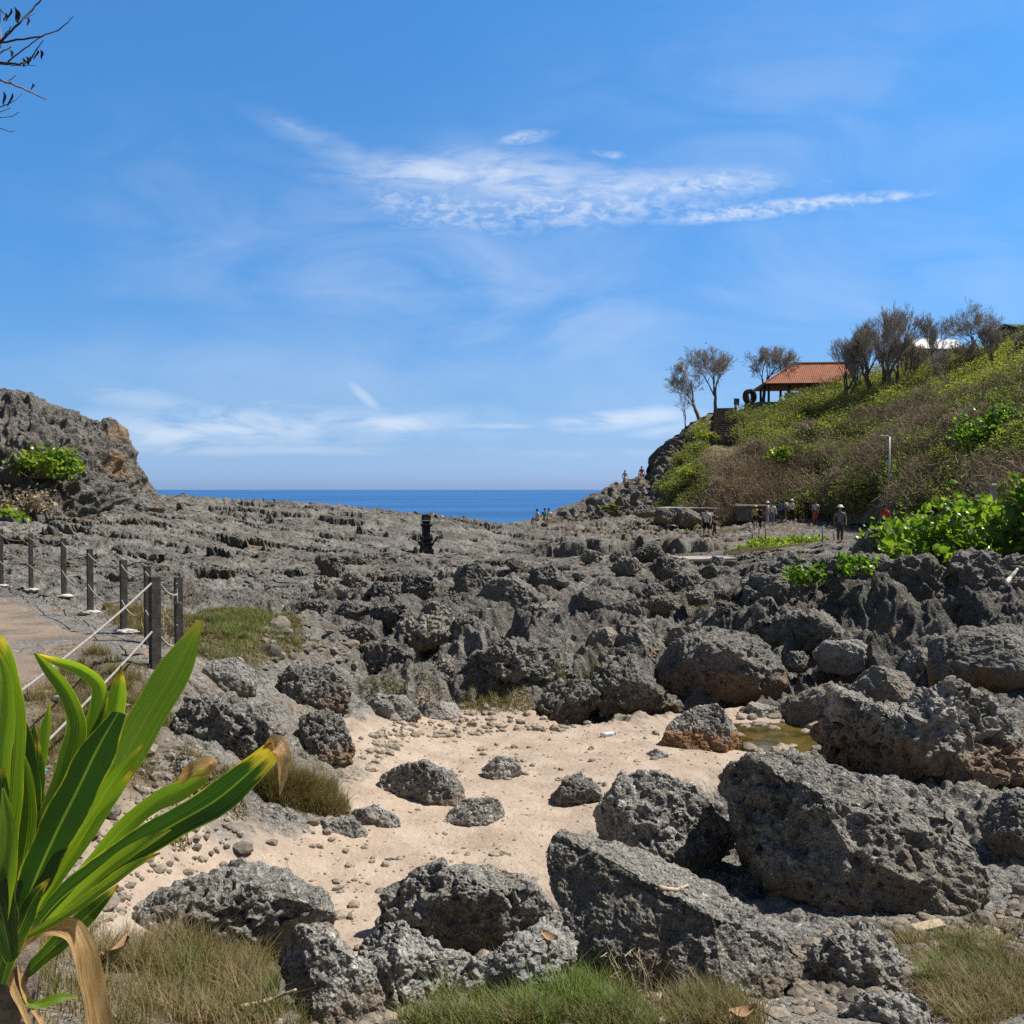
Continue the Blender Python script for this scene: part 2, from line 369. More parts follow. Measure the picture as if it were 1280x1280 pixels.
SAND_PX = [(425,1185),(400,1140),(330,1120),(150,1165),(165,1095),(205,1050),(262,1062),(300,1085),(400,1072),(440,1040),(470,960),(455,915),(520,893),(580,886),(640,884),(700,908),(780,905),(830,902),(880,890),(930,885),(990,905),(985,925),(960,950),(900,968),(770,975),(745,1030),(695,1050),(695,1110),(640,1100),(480,1110),(455,1175)]
SAND = poly_sdf(GX, GY, hits(SAND_PX))
GRASS_PX = [[(235,770),(300,760),(378,778),(384,815),(330,832),(245,822)], [(135,1185),(230,1160),(330,1180),(360,1290),(100,1300)], [(480,1290),(560,1240),(650,1212),(720,1208),(800,1245),(840,1290)],
            [(828,1262),(930,1232),(945,1295),(830,1295)], [(1115,1172),(1190,1165),(1285,1195),(1290,1265),(1200,1290),(1130,1230)], [(320,985),(350,968),(420,985),(410,1018),(340,1005)],
            [(20,885),(120,812),(180,842),(215,860),(200,960),(150,1050),(30,1010)], [(130,760),(240,772),(235,800),(150,790)],[(215,930),(260,960),(300,960),(290,1000),(220,1000)]]
GRASS_W = [hits(p) for p in GRASS_PX]
GRASS = np.min([poly_sdf(GX, GY, p) for p in GRASS_W], 0)
PATH_EDGE = [(-24, 31), (-14, 21.5), (-9.2, 16.6), (-6.1, 12.6), (-5.1, 11.5), (-4.75, 10.4), (-4.72, 9.3), (-4.95, 8.3), (-5.5, 7.2), (-5.7, 5.5), (-5.6, 3), (-5.5, -1.2)]
PATH_W = PATH_EDGE + [(-8.6, -1.2), (-8.7, 3), (-8.8, 5.5), (-9.0, 9.5), (-10.5, 13.5), (-16.5, 19), (-26, 28)]
PATHD = poly_sdf(GX, GY, PATH_W)

# fine ground mesh
a_mid = np.linspace(-.64, .64, 1180); a_l = -np.geomspace(.6405, 1.65, 60)[::-1]; a_r = np.geomspace(.6405, 1.65, 60)
AA = np.concatenate([a_l, a_mid, a_r])
LLs = np.concatenate([np.linspace(math.log(.62), math.log(5.0), 60, endpoint=False), np.linspace(math.log(5.0), math.log(26), 900, endpoint=False), np.linspace(math.log(26), math.log(84), 520, endpoint=False), np.linspace(math.log(84), math.log(102), 30)])
fa, fl = np.meshgrid(AA, LLs, indexing='ij'); FS = fa.shape
fa = fa.ravel(); fl = fl.ravel(); y = np.exp(fl) - AY; x = fa * (y + AY)
z = bil(Zc, fa, fl); sand = bil(SAND, fa, fl); gras = bil(GRASS, fa, fl); pth = bil(PATHD, fa, fl)
P0 = np.stack([x, y, np.zeros_like(x)], 1)
nz = gnoise(P0, dict(
    w=('fbm', .35, dict(detail=3)), w2=('fbm', 2.3, dict(detail=4, off=(9, 3, 1))),
    st2=('fbm', .42, dict(detail=5, rough=.55, st=(1, 2.0, 1), off=(21, 2, 0))), st=('fbm', .085, dict(detail=6, rough=.5, st=(1, 3.6, 1), off=(11, 2, 0))), sn=('fbm', 1.4, dict(detail=4, off=(7, 0, 0))), sf=('fbm', 14, dict(detail=4, rough=.6)),
    lx=('fbm', 1.7, dict(detail=4, off=(50, 0, 0))), ly=('fbm', 1.7, dict(detail=4, off=(0, 50, 0))),
    wx=('fbm', .9, dict(detail=3, off=(70, 0, 0))), wy=('fbm', .9, dict(detail=3, off=(0, 70, 0)))))
Pw = P0 + np.stack([nz['wx'] - .5, nz['wy'] - .5, 0 * x], 1) * 1.5 + np.stack([nz['lx'] - .5, nz['ly'] - .5, 0 * x], 1) * .45
nz.update(gnoise(Pw, dict(
    e1=('vor', .62, dict(feature='DISTANCE_TO_EDGE')), e2=('vor', 1.7, dict(feature='DISTANCE_TO_EDGE', off=(3, 1, 0))), e3=('vor', 4.6, dict(feature='DISTANCE_TO_EDGE', off=(1, 8, 0))),
    p=('vor', 3.4, dict(off=(2, 1, 0))), p2=('vor', 8.5, dict(off=(4, 1, 0))))))
nz.update(gnoise(P0, dict(b=('fbm', .55, dict(detail=6, rough=.55, off=(3, 7, 0), dist=.4)), m=('fbm', 1.9, dict(detail=6, rough=.62, off=(1, 2, 5), dist=.5)),
    f=('ridged', 3.2, dict(detail=5, rough=.6, off=(5, 5, 5))))))
wob = (nz['w2'] - .5) * 1.1
rock = sstep(sand + wob * .8, -.05, .55)                                    # 0 on the sand, 1 on bare rock
gmask = sstep(-(gras + wob * .5), -.12, .2) * rock
pmask = sstep(-pth, -1.0, -.15)
near = 1 - sstep(y, 3.6, 6.0)
calm = rock * (1 - .75 * gmask) * (1 - .93 * pmask) * (1 - .7 * near)
bank = sstep(y, 5.0, 9.5)
left = sstep(-x, 1.0, 4.0) * (1 - sstep(y, 14, 19))                          # rubbly slope below the path
shelf = sstep(y + 5 * sstep(-x / np.maximum(y, 1), .1, .3), 21, 29)
amp = calm * (.35 + .65 * bank) * (1 - .45 * left)
fldx = sstep(x / np.maximum(y, 1), -.34, -.22)
fld = sstep(y, 12.0, 15.0) * (1 - shelf) * (1 - left) * np.maximum(fldx, .15) * (1 - .55 * sstep(y, 16.5, 20.5))                        # jagged field beyond the sand
e1 = sstep(nz['e1'], .0, .30); e2 = sstep(nz['e2'], .0, .32); e3 = sstep(nz['e3'], .0, .3)
k0 = 1 - np.clip(fld + shelf, 0, 1)
h = amp * ((nz['b'] - .5) * (.52 * k0 + 1.25 * fld + .75 * shelf) + (nz['m'] - .5) * (.34 * k0 + .60 * fld + .11 * shelf)
           + (e1 - .7) * (.08 * k0 + .55 * fld + .09 * shelf) + (e2 - .7) * (.07 * k0 + .15 * fld + .03 * shelf) + (e3 - .7) * .03 * (1 - shelf)
           + (nz['f'] - 1.1) * (.035 * k0 + .06 * fld + .012 * shelf)
           - (1 - sstep(nz['p'], .08, .45)) * (.08 * k0 + .12 * fld + .09 * shelf) - (1 - sstep(nz['p2'], .05, .40)) * .05)
q = (nz['st'] - .5) * 4.6 + (nz['m'] - .5) * .9 + (e1 - .5) * .22 + (nz['b'] - .5) * 1.5; fr = q - np.floor(q)
jump = sstep(fr, .84, .97)
terr = np.floor(q) + .22 * fr + .78 * jump                                   # bedding ledges of the wave-cut shelf
q2 = (nz['st2'] - .5) * 6.0 + (nz['m'] - .5) * 1.6 + (nz['w2'] - .5) * .8; fr2 = q2 - np.floor(q2); jump2 = sstep(fr2, .78, .97)
t2 = np.floor(q2) + .3 * fr2 + .7 * jump2
terrace = sstep(x / np.maximum(y, 1), .20, .26) * sstep(y, 36, 42) * (1 - sstep(y, 62, 68))
h *= 1 - .65 * terrace
yf = 45.2 + (nz['w'] - .5) * 5.0 + (nz['b'] - .5) * 3.0
h += .95 * sstep(y - yf, 0, .7) * (1 - sstep(np.abs(x - 6.0 + (nz['w'] - .5) * 3), 3.2, 5.2)) * (1 - sstep(y, 49, 54)) - .35 * (1 - sstep(np.abs(y - yf + .9), .5, 1.3)) * (1 - sstep(np.abs(x - 6.0), 3.2, 5.0))
lg = shelf * amp * (1 - .8 * terrace) * (1 - sstep(y, 68, 82) * .6)
lm = sstep(nz['w'] * .6 + nz['b'] * .4, .43, .57)
h += lg * ((.08 + .92 * lm) * (terr - q) * (.40 + .12 * sstep(y, 35, 50)) + q * .22 + (t2 - q2 * .6) * .03)
ylean = -lg * (.34 * lm * (jump - .5) * (fr > .5) + .10 * (jump2 - .5) * (fr2 > .5))
h += (1 - rock) * ((nz['sn'] - .5) * .09 + (nz['sf'] - .5) * .022)
h += gmask * ((nz['sn'] - .5) * .16 + .03)
skyl = sstep(y, 55, 62)
h += skyl * rock * ((nz['m'] - .5) * .5 + (e2 - .6) * .16)
lat = amp * (.16 + .12 * fld)
X = x + (nz['lx'] - .5) * lat; Y = y + (nz['ly'] - .5) * lat * 1.2 + ylean; Z = z + h
pool_c = hit(972, 920)[:2]
h -= .16 * np.exp(-(((x - pool_c[0]) / .85) ** 2 + ((y - pool_c[1]) / .75) ** 2) ** 2); Z = z + h
crust = np.clip(np.maximum(fld, sstep(y, 15, 17) * (1 - shelf) * (1 - left)) * sstep(nz['b'] * .5 + nz['w'] * .3 + nz['m'] * .2, .40, .50) * 1.2 + shelf * sstep(nz['w'] * .4 + nz['b'] * .35 + nz['m'] * .25, .44, .56) * 1.0, 0, 1)
pale = sstep(nz['w'] + .25 * (nz['w2'] - .5), .50, .62) * sstep(y, 17, 24) * (1 - sstep(y, 70, 90)) * (1 - crust) + left * .55 + sstep(x, 1.5, 2.5) * (1 - sstep(y, 6, 9)) * .7 + (1 - sstep(sand, .2, 1.3)) * rock * .75
tan = sstep(nz['sn'] * .6 + nz['w'] * .4, .46, .62) * np.clip(left * .9 + sstep(x, 5, 7) * sstep(y, 26, 40) * .5 + terrace * .9 + sstep(nz['w'] * .6 + nz['w2'] * .4, .50, .60) * sstep(y, 22, 27) * (1 - sstep(y, 40, 50)) * .7 + (1 - sstep(sand, .1, .9)) * .8 + sstep(x / np.maximum(y, 1), .02, .08) * sstep(y, 48, 62) * 1.0 + near * .6 + fld * sstep(nz['b'], .46, .36) * .9 + shelf * sstep(nz['b'] * .6 + nz['w2'] * .4, .42, .34) * .22, 0, 1)
ZF = Z.reshape(FS); XF = X.reshape(FS); YF = Y.reshape(FS)
def zfine(xq, yq):
    a, l = to_al(np.asarray(xq, float), np.asarray(yq, float))
    i = np.clip(np.searchsorted(AA, a), 1, len(AA) - 1); j = np.clip(np.searchsorted(LLs, l), 1, len(LLs) - 1)
    return np.maximum(np.maximum(ZF[i - 1, j - 1], ZF[i, j]), np.maximum(ZF[i, j - 1], ZF[i - 1, j])) * .5 + .5 * np.minimum(ZF[i - 1, j - 1], ZF[i, j])

def m_ground(N):
    p = pos_world(N)
    def A(k): return N.node('ShaderNodeAttribute', dict(attribute_name=k)).outputs['Fac']
    rk = rock_colour(N, p, .88, 0.8)
    rk = N.mix(N.m('MULTIPLY', A('crust'), .9), rk, rock_colour(N, p, .50, .8))
    pl = N.mix(N.ss(N.noise(p, 3.5, 6.0, .7), .35, .65), (.15, .145, .135), (.34, .325, .295))
    rk = N.mix(N.m('MULTIPLY', A('pale'), N.ss(N.noise(p, 1.7, 6.0, .7, .4), .35, .62), clamp=True), rk, pl)
    tn = N.mix(N.ss(N.noise(p, 9.0, 5.0, .65), .35, .65), (.19, .125, .075), (.40, .30, .20))
    rk = N.mix(N.m('MULTIPLY', A('tan'), N.ss(N.noise(p, 2.6, 5.0, .65), .3, .6), clamp=True), rk, tn)
    s1 = N.noise(p, 2.2, 5.0, .6); s2 = N.noise(p, 30.0, 4.0, .7)
    sd = N.mix(N.ss(s1, .3, .7), (.375, .285, .21), (.51, .41, .315))
    sd = N.mix(N.m('MULTIPLY', N.ss(s2, .52, .68), .55), sd, (.58, .50, .40))
    sd = N.mix(N.m('MULTIPLY', N.ss(N.noise(p, 19.0, 4.0, .7), .60, .70), .6), sd, (.24, .15, .09))
    col = N.mix(A('rock'), sd, rk)
    so = N.mix(N.ss(N.noise(p, 14.0, 5.0, .7), .35, .65), (.10, .075, .04), (.24, .185, .10))
    col = N.mix(N.m('MULTIPLY', A('turf'), .85), col, so)
    hb = N.m('ADD', N.noise(p, 20.0, 5.0, .7), N.m('MULTIPLY', N.vor(p, 34.0), .5))
    rb = rock_bump(N, p, 0.8, 0.8)
    sb = bump(N, hb, 0.45, 0.03)
    nm = N.node('ShaderNodeMix', dict(data_type='VECTOR'), i0=A('rock'), i4=sb, i5=rb).outputs[1]
    return bsdf(N, col, 0.92, nm, 0.18)
M_GROUND = mat('limestone_ground', m_ground)
Vg = np.stack([X, Y, Z], 1)
g_me = new_mesh('ground', Vg, grid_faces(*FS)[:, ::-1], 4, True, dict(crust=crust, rock=rock, pale=np.clip(pale, 0, 1), tan=np.clip(tan, 0, 1), turf=gmask))
ground = tag(link('ground', g_me, M_GROUND), kind='structure')
print('ground', len(Vg), 'z flip', g_me.polygons[5000].normal.z)

# sea
sea_b = MB(); R_ = 60000.0
ys = [60, 110, 200, 400, 900, 2500, 8000, 25000, 60000]
def m_sea(N):
    p = pos_world(N)
    mp = N.node('ShaderNodeMapping', Vector=p, Scale=(.35, 1.0, 1.0)).outputs[0]
    w = N.m('ADD', N.noise(mp, .35, 6.0, .62), N.m('MULTIPLY', N.noise(mp, .045, 4.0, .6), .8))
    far = N.node('ShaderNodeMapping', Vector=p, Scale=(.0012, .006, 1.0)).outputs[0]
    c = N.mix(N.ss(N.noise(far, 1.0, 5.0, .6), .35, .65), SEA_A, SEA_B)
    cap = N.ss(N.noise(mp, .22, 6.0, .7), .74, .80)
    c = N.mix(N.m('MULTIPLY', cap, .25), c, (.5, .55, .6))
    return bsdf(N, c, 0.35, bump(N, w, 1.0, 1.2), 0.22, IOR=1.33)
SEA_A = (.016, .092, .26); SEA_B = (.034, .15, .38)
sm = bpy.data.meshes.new('sea'); 
sm.from_pydata([(-R_, 40, -12), (R_, 40, -12), (R_, R_, -12), (-R_, R_, -12)], [], [(0, 1, 2, 3)])
sea = tag(link('sea', sm, mat('sea_water', m_sea)), kind='structure')
# ------------------------------------------------------------------ boulders
def m_rock(dark=1.0, ochre=0.0, warm=0.0, pale=0.0, k=1.0, brown=0.5):
    def f(N):
        p = pos_world(N)
        c = rock_colour(N, p, dark, k)
        if warm: c = N.mix(warm, c, N.mix(N.noise(p, 3.0, 4.0, .6), (.22, .17, .12), (.36, .30, .23)))
        if pale:
            w = N.ss(N.noise(p, 2.4, 6.0, .72, .3), .42, .62)
            c = N.mix(N.m('MULTIPLY', w, pale), c, (.46, .44, .40))
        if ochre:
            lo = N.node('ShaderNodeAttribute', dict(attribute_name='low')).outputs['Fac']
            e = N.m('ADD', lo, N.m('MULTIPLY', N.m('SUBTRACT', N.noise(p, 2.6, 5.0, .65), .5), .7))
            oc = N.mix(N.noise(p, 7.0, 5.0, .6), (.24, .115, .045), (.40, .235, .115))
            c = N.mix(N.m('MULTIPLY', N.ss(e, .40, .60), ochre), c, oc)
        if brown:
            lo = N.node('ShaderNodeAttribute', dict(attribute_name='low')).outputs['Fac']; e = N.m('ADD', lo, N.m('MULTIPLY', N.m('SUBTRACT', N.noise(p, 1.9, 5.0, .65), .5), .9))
            c = N.mix(N.m('MULTIPLY', N.ss(e, .42, .75), brown), c, N.mix(N.noise(p, 9.0, 5.0, .65), (.13, .085, .05), (.27, .19, .12)))  # brown towards the foot: staining, with warm bounce light painted in
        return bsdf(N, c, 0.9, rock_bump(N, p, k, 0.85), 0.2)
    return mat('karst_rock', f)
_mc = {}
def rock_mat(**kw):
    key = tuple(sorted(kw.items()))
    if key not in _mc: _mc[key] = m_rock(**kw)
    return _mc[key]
_ico = {}
def ico(n):
    if n not in _ico:
        bm = bmesh.new(); bmesh.ops.create_icosphere(bm, subdivisions=n, radius=1.0); bm.verts.ensure_lookup_table()
        V = np.array([v.co[:] for v in bm.verts]); Fc = np.array([[v.index for v in f.verts] for f in bm.faces]); bm.free(); _ico[n] = (V, Fc)
    return _ico[n]
def vnormals(V, Fc):
    fn = np.cross(V[Fc[:, 1]] - V[Fc[:, 0]], V[Fc[:, 2]] - V[Fc[:, 0]]); n = np.zeros_like(V)
    for k in range(3):
        for c in range(3): n[:, c] += np.bincount(Fc[:, k], fn[:, c], len(V))
    return n / (np.linalg.norm(n, axis=1)[:, None] + 1e-12)
BOULDERS = []
def boulder(label, outline, depth=.85, seed=1, d=None, planes=(), cuts=7, rough=1.0, pit=1.0, res=6, m=None, name='boulder', cat='boulder', lump=1.0, box=.78, sink=0.0, group=None):
    """a rock with the given outline as seen from the camera, its own distance, depth and body"""
    m = m or {}
    r_ = np.random.default_rng(seed)
    out = np.array(outline, float); cx, cy = (out.max(0) + out.min(0)) / 2
    # centroid of area
    xs, ys_ = out[:, 0], out[:, 1]; x1, y1 = np.roll(xs, -1), np.roll(ys_, -1); cr = xs * y1 - x1 * ys_; A = cr.sum() / 2
    cx, cy = ((xs + x1) * cr).sum() / (6 * A), ((ys_ + y1) * cr).sum() / (6 * A)
    wpx = out[:, 0].max() - out[:, 0].min()
    if d is None:
        bot = out[np.argsort(-out[:, 1])[:3]].mean(0); df = hit(bot[0], bot[1] - 3)[1]
        d = df + depth * .42 * wpx / F * df
    r0 = ray(cx, cy); c = np.array([0, 0, CAMZ]) + r0 * d
    vdir = r0 / np.linalg.norm(r0); right = np.array([1.0, 0, 0]); right -= vdir * (right @ vdir); right /= np.linalg.norm(right); up = np.cross(right, vdir)
    # outline in the plane through the rock's middle
    pts = []
    for q in out:
        rr = ray(*q); t = ((c - np.array([0, 0, CAMZ])) @ vdir) / (rr @ vdir); w = np.array([0, 0, CAMZ]) + rr * t - c; pts.append((w @ right, w @ up))
    pts = np.array(pts); th = np.linspace(-math.pi, math.pi, 721); R = np.zeros(721)
    for i in range(len(pts)):
        p, q = pts[i], pts[(i + 1) % len(pts)]; e = q - p
        den = np.cos(th) * e[1] - np.sin(th) * e[0]; den = np.where(abs(den) < 1e-12, 1e-12, den)
        t = (p[0] * e[1] - p[1] * e[0]) / den; s = (p[0] * np.sin(th) - p[1] * np.cos(th)) / den
        R = np.where((t > 0) & (s >= -1e-6) & (s <= 1 + 1e-6), np.maximum(R, t), R)
    ker = np.ones(9) / 9; R = np.convolve(np.concatenate([R[-5:-1], R, R[1:5]]), ker, 'valid')
    size = math.sqrt(abs(A)) / F * d                                       # overall size in metres
    D = depth * size * .5
    V, Fc = ico(res); ang = np.arctan2(V[:, 2], V[:, 0]); rho = np.hypot(V[:, 0], V[:, 2])
    Rv = np.interp(ang, th, R); g = rho ** box; hh = np.sign(V[:, 1]) * np.abs(V[:, 1]) ** box * D
    L = np.stack([Rv * g * np.cos(ang), hh, Rv * g * np.sin(ang)], 1)      # local: right, away, up
    for n, hfrac in list(planes) + [((r_.normal() * .8, -abs(r_.normal()) - .25, r_.normal() * .7 + .1), r_.uniform(.66, .86)) for _ in range(cuts)]:
        n = np.array(n, float); n /= np.linalg.norm(n); hmax = (L @ n).max(); e = np.maximum(0, L @ n - hfrac * hmax); L = L - e[:, None] * n * .93
    Wd = c + L[:, :1] * right + L[:, 1:2] * vdir + L[:, 2:] * up
    q = Wd + seed * 3.1
    wq = gnoise(q, dict(x=('fbm', 4.0 / size, dict(detail=3)), y=('fbm', 4.0 / size, dict(detail=3, off=(31, 0, 0))), z=('fbm', 4.0 / size, dict(detail=3, off=(0, 31, 0))), pm=('fbm', 2.0 / size, dict(detail=3, off=(7, 9, 3)))))
    qw = q + (np.stack([wq['x'], wq['y'], wq['z']], 1) - .5) * size * .30; pm = .25 + 1.1 * sstep(wq['pm'], .40, .62)
    nz = gnoise(qw, dict(p=('vor', 6.5 / size ** .6, {}), p2=('vor', 15.0 / size ** .4, {}), e=('vor', 2.4 / size, dict(feature='DISTANCE_TO_EDGE')), e2=('vor', 5.5 / size ** .7, dict(feature='DISTANCE_TO_EDGE', off=(3, 3, 3)))))
    nz.update(gnoise(q, dict(a=('fbm', 1.1 / size, dict(detail=4, rough=.5)), b=('fbm', 3.2 / size, dict(detail=6, rough=.6, dist=.4)),
                        k=('ridged', 7.0 / size ** .5 / 1.4, dict(detail=5, rough=.6)), f=('fbm', 22.0, dict(detail=5, rough=.7)))))
    Nn = vnormals(Wd, Fc)
    if (Nn * (Wd - c)).sum() < 0: Nn = -Nn
    dsp = size * ((nz['a'] - .5) * .12 * lump + (nz['b'] - .5) * .085 * rough + (sstep(nz['e'], 0, .22) - .8) * .03 * rough)
    dsp = dsp + (nz['k'] - 1.1) * .024 * rough * min(1.2, size) - (1 - sstep(nz['p'], .10, .46)) * .055 * pit * pm * min(1.2, size) - (1 - sstep(nz['p2'], .08, .42)) * .035 * pit * pm * min(1.3, size) + (sstep(nz['e2'], 0, .2) - .8) * .022 * rough * min(1.2, size) + (nz['f'] - .5) * .045
    Wd = Wd + Nn * dsp[:, None]
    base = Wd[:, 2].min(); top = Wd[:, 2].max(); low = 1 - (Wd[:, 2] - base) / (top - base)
    org = np.array([c[0], c[1], base]); Wd = Wd - np.array([0, 0, sink])
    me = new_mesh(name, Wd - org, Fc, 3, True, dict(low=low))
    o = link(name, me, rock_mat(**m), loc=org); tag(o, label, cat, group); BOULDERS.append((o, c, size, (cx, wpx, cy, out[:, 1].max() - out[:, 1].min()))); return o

# the foreground
boulder('great dark slab with a flat top tilting down towards its pointed end', [(684,1062),(692,1042),(730,1036),(765,1044),(850,1074),(920,1106),(965,1150),(1000,1190),(1010,1215),(965,1248),(890,1262),(800,1262),(722,1225),(705,1150),(688,1105)],
        depth=1.0, seed=3, planes=[((.38, -.35, .85), .60), ((-.25, -1, -.12), .52), ((.75, -.7, .1), .8)], cuts=3, rough=.42, pit=.5, res=8, lump=.6, m=dict(dark=.92))
boulder('biggest humped grey boulder, coarse and knobbly, above the right-hand grass patch', [(884,992),(905,962),(950,938),(985,930),(1050,953),(1080,970),(1128,962),(1180,1008),(1216,1055),(1237,1105),(1233,1138),(1130,1152),(1020,1160),(960,1158),(905,1100),(890,1030)],
        depth=1.05, seed=8, planes=[((.3, -.45, .8), .66), ((-.35, -.9, .0), .6), ((.2, -1, -.25), .7)], cuts=3, rough=1.0, pit=.8, res=8, m=dict(dark=.95, k=1.15))
boulder('low pale grey rounded boulder wedged behind the great dark slab', [(742,1010),(775,966),(830,962),(872,985),(892,1010),(925,1035),(918,1060),(890,1100),(830,1120),(745,1080)], depth=1.0, seed=12, rough=.8, pit=.7, res=7, m=dict(dark=1.15))
boulder('broad rounded boulder with a black cleft across its front, standing in the sand', [(468,1155),(478,1110),(518,1084),(570,1076),(632,1078),(666,1100),(690,1130),(680,1170),(630,1200),(545,1205),(480,1182)], depth=1.0, seed=21,
        planes=[((.2, -.3, .9), .72), ((-.5, -.8, .1), .62), ((.35, -.9, -.2), .66)], cuts=4, rough=1.0, pit=.9, res=7)
boulder('long pale pitted rock lying slantwise in front of the green grass', [(515,1258),(555,1216),(615,1190),(655,1160),(690,1127),(718,1140),(724,1170),(714,1225),(660,1252),(600,1272),(530,1276)], depth=.8, seed=31, rough=1.2, pit=1.3, res=7, m=dict(pale=.7), planes=[((-.2, -.4, .9), .6)])
boulder('wide low dome of pitted black rock beside the brown grass tuft', [(132,1185),(165,1130),(228,1100),(300,1078),(362,1088),(412,1113),(424,1150),(402,1195),(300,1222),(180,1220)], depth=1.15, seed=37, rough=.9, pit=1.4, res=7, box=.9, cuts=3, m=dict(dark=.9))
boulder('angular grey rock at the edge of the brown grass tuft', [(346,1195),(372,1156),(410,1152),(434,1182),(472,1212),(486,1290),(400,1295),(358,1245)], depth=.8, seed=41, rough=.8, pit=.5, res=7, m=dict(dark=1.1))
boulder('crumbling low grey rock with a grass tuft on it', [(440,1185),(470,1148),(505,1150),(560,1188),(600,1200),(566,1255),(505,1276),(450,1260)], depth=.9, seed=44, rough=1.1, pit=1.1, res=7, m=dict(dark=1.15, pale=.2))
boulder('low jagged rock in the rubble between the slab and the grass', [(1000,1205),(1028,1168),(1090,1152),(1132,1188),(1165,1228),(1105,1256),(1040,1252)], depth=.9, seed=47, rough=1.4, pit=1.3, res=7, m=dict(pale=.25))
boulder('pale knobbly rock at the bottom edge below the rubble', [(1040,1268),(1080,1240),(1130,1238),(1175,1262),(1190,1300),(1040,1305)], depth=.8, seed=49, rough=1.3, pit=1.2, res=6, m=dict(pale=.5))
# in and around the sand
boulder('brown-grey boulder alone on the sand, shaped like a loaf', [(470,980),(488,960),(530,950),(566,963),(587,990),(577,1016),(545,1022),(500,1014),(476,1002)], depth=1.0, seed=51, rough=.9, pit=.9, res=7)
boulder('flat light grey boulder beside the loaf-shaped one on the sand', [(553,1022),(580,998),(616,995),(637,1012),(632,1036),(590,1044),(558,1040)], depth=1.0, seed=53, rough=.8, pit=.6, res=6, m=dict(dark=1.3))
boulder('small pale upright boulder in the middle of the sand', [(599,960),(620,944),(646,946),(657,970),(647,986),(615,989)], depth=.9, seed=55, rough=.8, pit=.5, res=6, m=dict(pale=.5, dark=1.2))
boulder('small black lumpy rock at the sand edge above the great slab', [(689,996),(704,974),(722,965),(752,979),(757,1006),(720,1017),(692,1014)], depth=.9, seed=57, rough=1.3, pit=1.3, res=6, m=dict(dark=.85))
boulder('tent-shaped boulder with an orange undercut base on the sand', [(826,932),(838,900),(868,882),(896,878),(918,900),(937,930),(932,947),(880,948),(838,945)], depth=1.0, seed=59, planes=[((-.1, -.75, .6), .6)], rough=.6, pit=.5, res=7, m=dict(ochre=1.0, dark=1.1))
boulder('big black barrel-shaped boulder with a rough top behind the tent-shaped one', [(812,838),(838,805),(878,783),(906,778),(950,793),(977,825),(982,855),(970,872),(920,886),(850,874),(822,858)], depth=1.0, seed=61, rough=.9, pit=1.0, res=7, m=dict(dark=.82, ochre=.5), cuts=4, planes=[((.1, -.35, .9), .72)])
boulder('white-topped oval boulder resting on darker rocks', [(1014,816),(1030,801),(1076,799),(1102,818),(1099,836),(1060,845),(1024,839)], depth=.9, seed=63, rough=.6, pit=.4, res=7, m=dict(pale=.9, dark=1.1))
boulder('bare pale brown rock sloping down to the water puddle', [(970,900),(998,866),(1040,852),(1068,865),(1074,902),(1020,920),(980,915)], depth=1.0, seed=65, rough=.7, pit=.5, res=6, m=dict(warm=.8))
boulder('large hollowed sharp-edged boulder full of holes, beyond the biggest one', [(1002,905),(1012,872),(1040,864),(1065,870),(1095,884),(1130,886),(1148,864),(1190,848),(1237,864),(1262,900),(1290,940),(1290,972),(1230,993),(1180,1004),(1120,988),(1060,966),(1008,945)], depth=.9, seed=67, rough=1.5, pit=2.0, lump=1.8, res=8, m=dict(pale=.8, dark=.95, ochre=.5), cuts=3)
boulder('massive boulder with an orange-stained flank at the right edge', [(1156,805),(1190,784),(1300,776),(1350,850),(1310,905),(1230,884),(1162,858)], depth=1.0, seed=69, rough=.6, pit=.6, res=7, m=dict(dark=.85, ochre=1.0), planes=[((-.2, -.9, -.3), .6), ((-.1, -.3, .95), .75)])
boulder('black boulder cut by the right edge below the hollowed one', [(1220,1022),(1248,994),(1300,982),(1330,1070),(1262,1082),(1232,1055)], depth=1.0, seed=71, rough=1.0, pit=.8, res=7, m=dict(dark=.8))
boulder('shaded brown block under the white-topped boulder', [(1060,852),(1090,831),(1132,840),(1155,870),(1132,896),(1068,890)], depth=.9, seed=73, rough=.7, pit=.4, res=6, m=dict(warm=.4))
boulder('narrow upright grey stone against the orange-stained boulder', [(1123,842),(1135,813),(1162,806),(1170,852),(1134,860)], depth=.9, seed=75, rough=.8, pit=.6, res=6)
boulder('small pale stone by the puddle under the barrel-shaped boulder', [(924,890),(940,876),(978,884),(976,908),(934,908)], depth=.9, seed=77, rough=.8, pit=.6, res=6, m=dict(pale=.7))
boulder('black overhanging chunk at the far sand edge', [(672,884),(688,852),(735,846),(758,882),(716,915),(683,915)], depth=1.0, seed=79, rough=1.4, pit=1.3, res=6, m=dict(dark=.75))
boulder('jagged black outcrop sloping to the sand beside the barrel-shaped boulder', [(735,850),(760,818),(800,822),(835,858),(858,888),(832,908),(790,895),(750,895)], depth=1.2, seed=81, rough=1.5, pit=1.4, res=7, m=dict(dark=.8))
boulder('spiky black outcrop hanging over the far end of the sand', [(566,862),(590,815),(640,795),(700,808),(726,850),(690,882),(640,880),(590,880)], depth=1.1, seed=82, rough=1.5, pit=1.5, res=7, m=dict(dark=.78))
boulder('small flat pale stone on the far sand by the grass tufts', [(515,885),(540,874),(572,880),(578,902),(540,908),(518,903)], depth=.9, seed=83, rough=.8, pit=.6, res=6, m=dict(pale=.9))
boulder('crumbly light rock at the far left corner of the sand', [(446,890),(470,866),(508,868),(528,895),(500,918),(460,915)], depth=1.0, seed=85, rough=1.1, pit=1.0, res=6, m=dict(pale=.55))
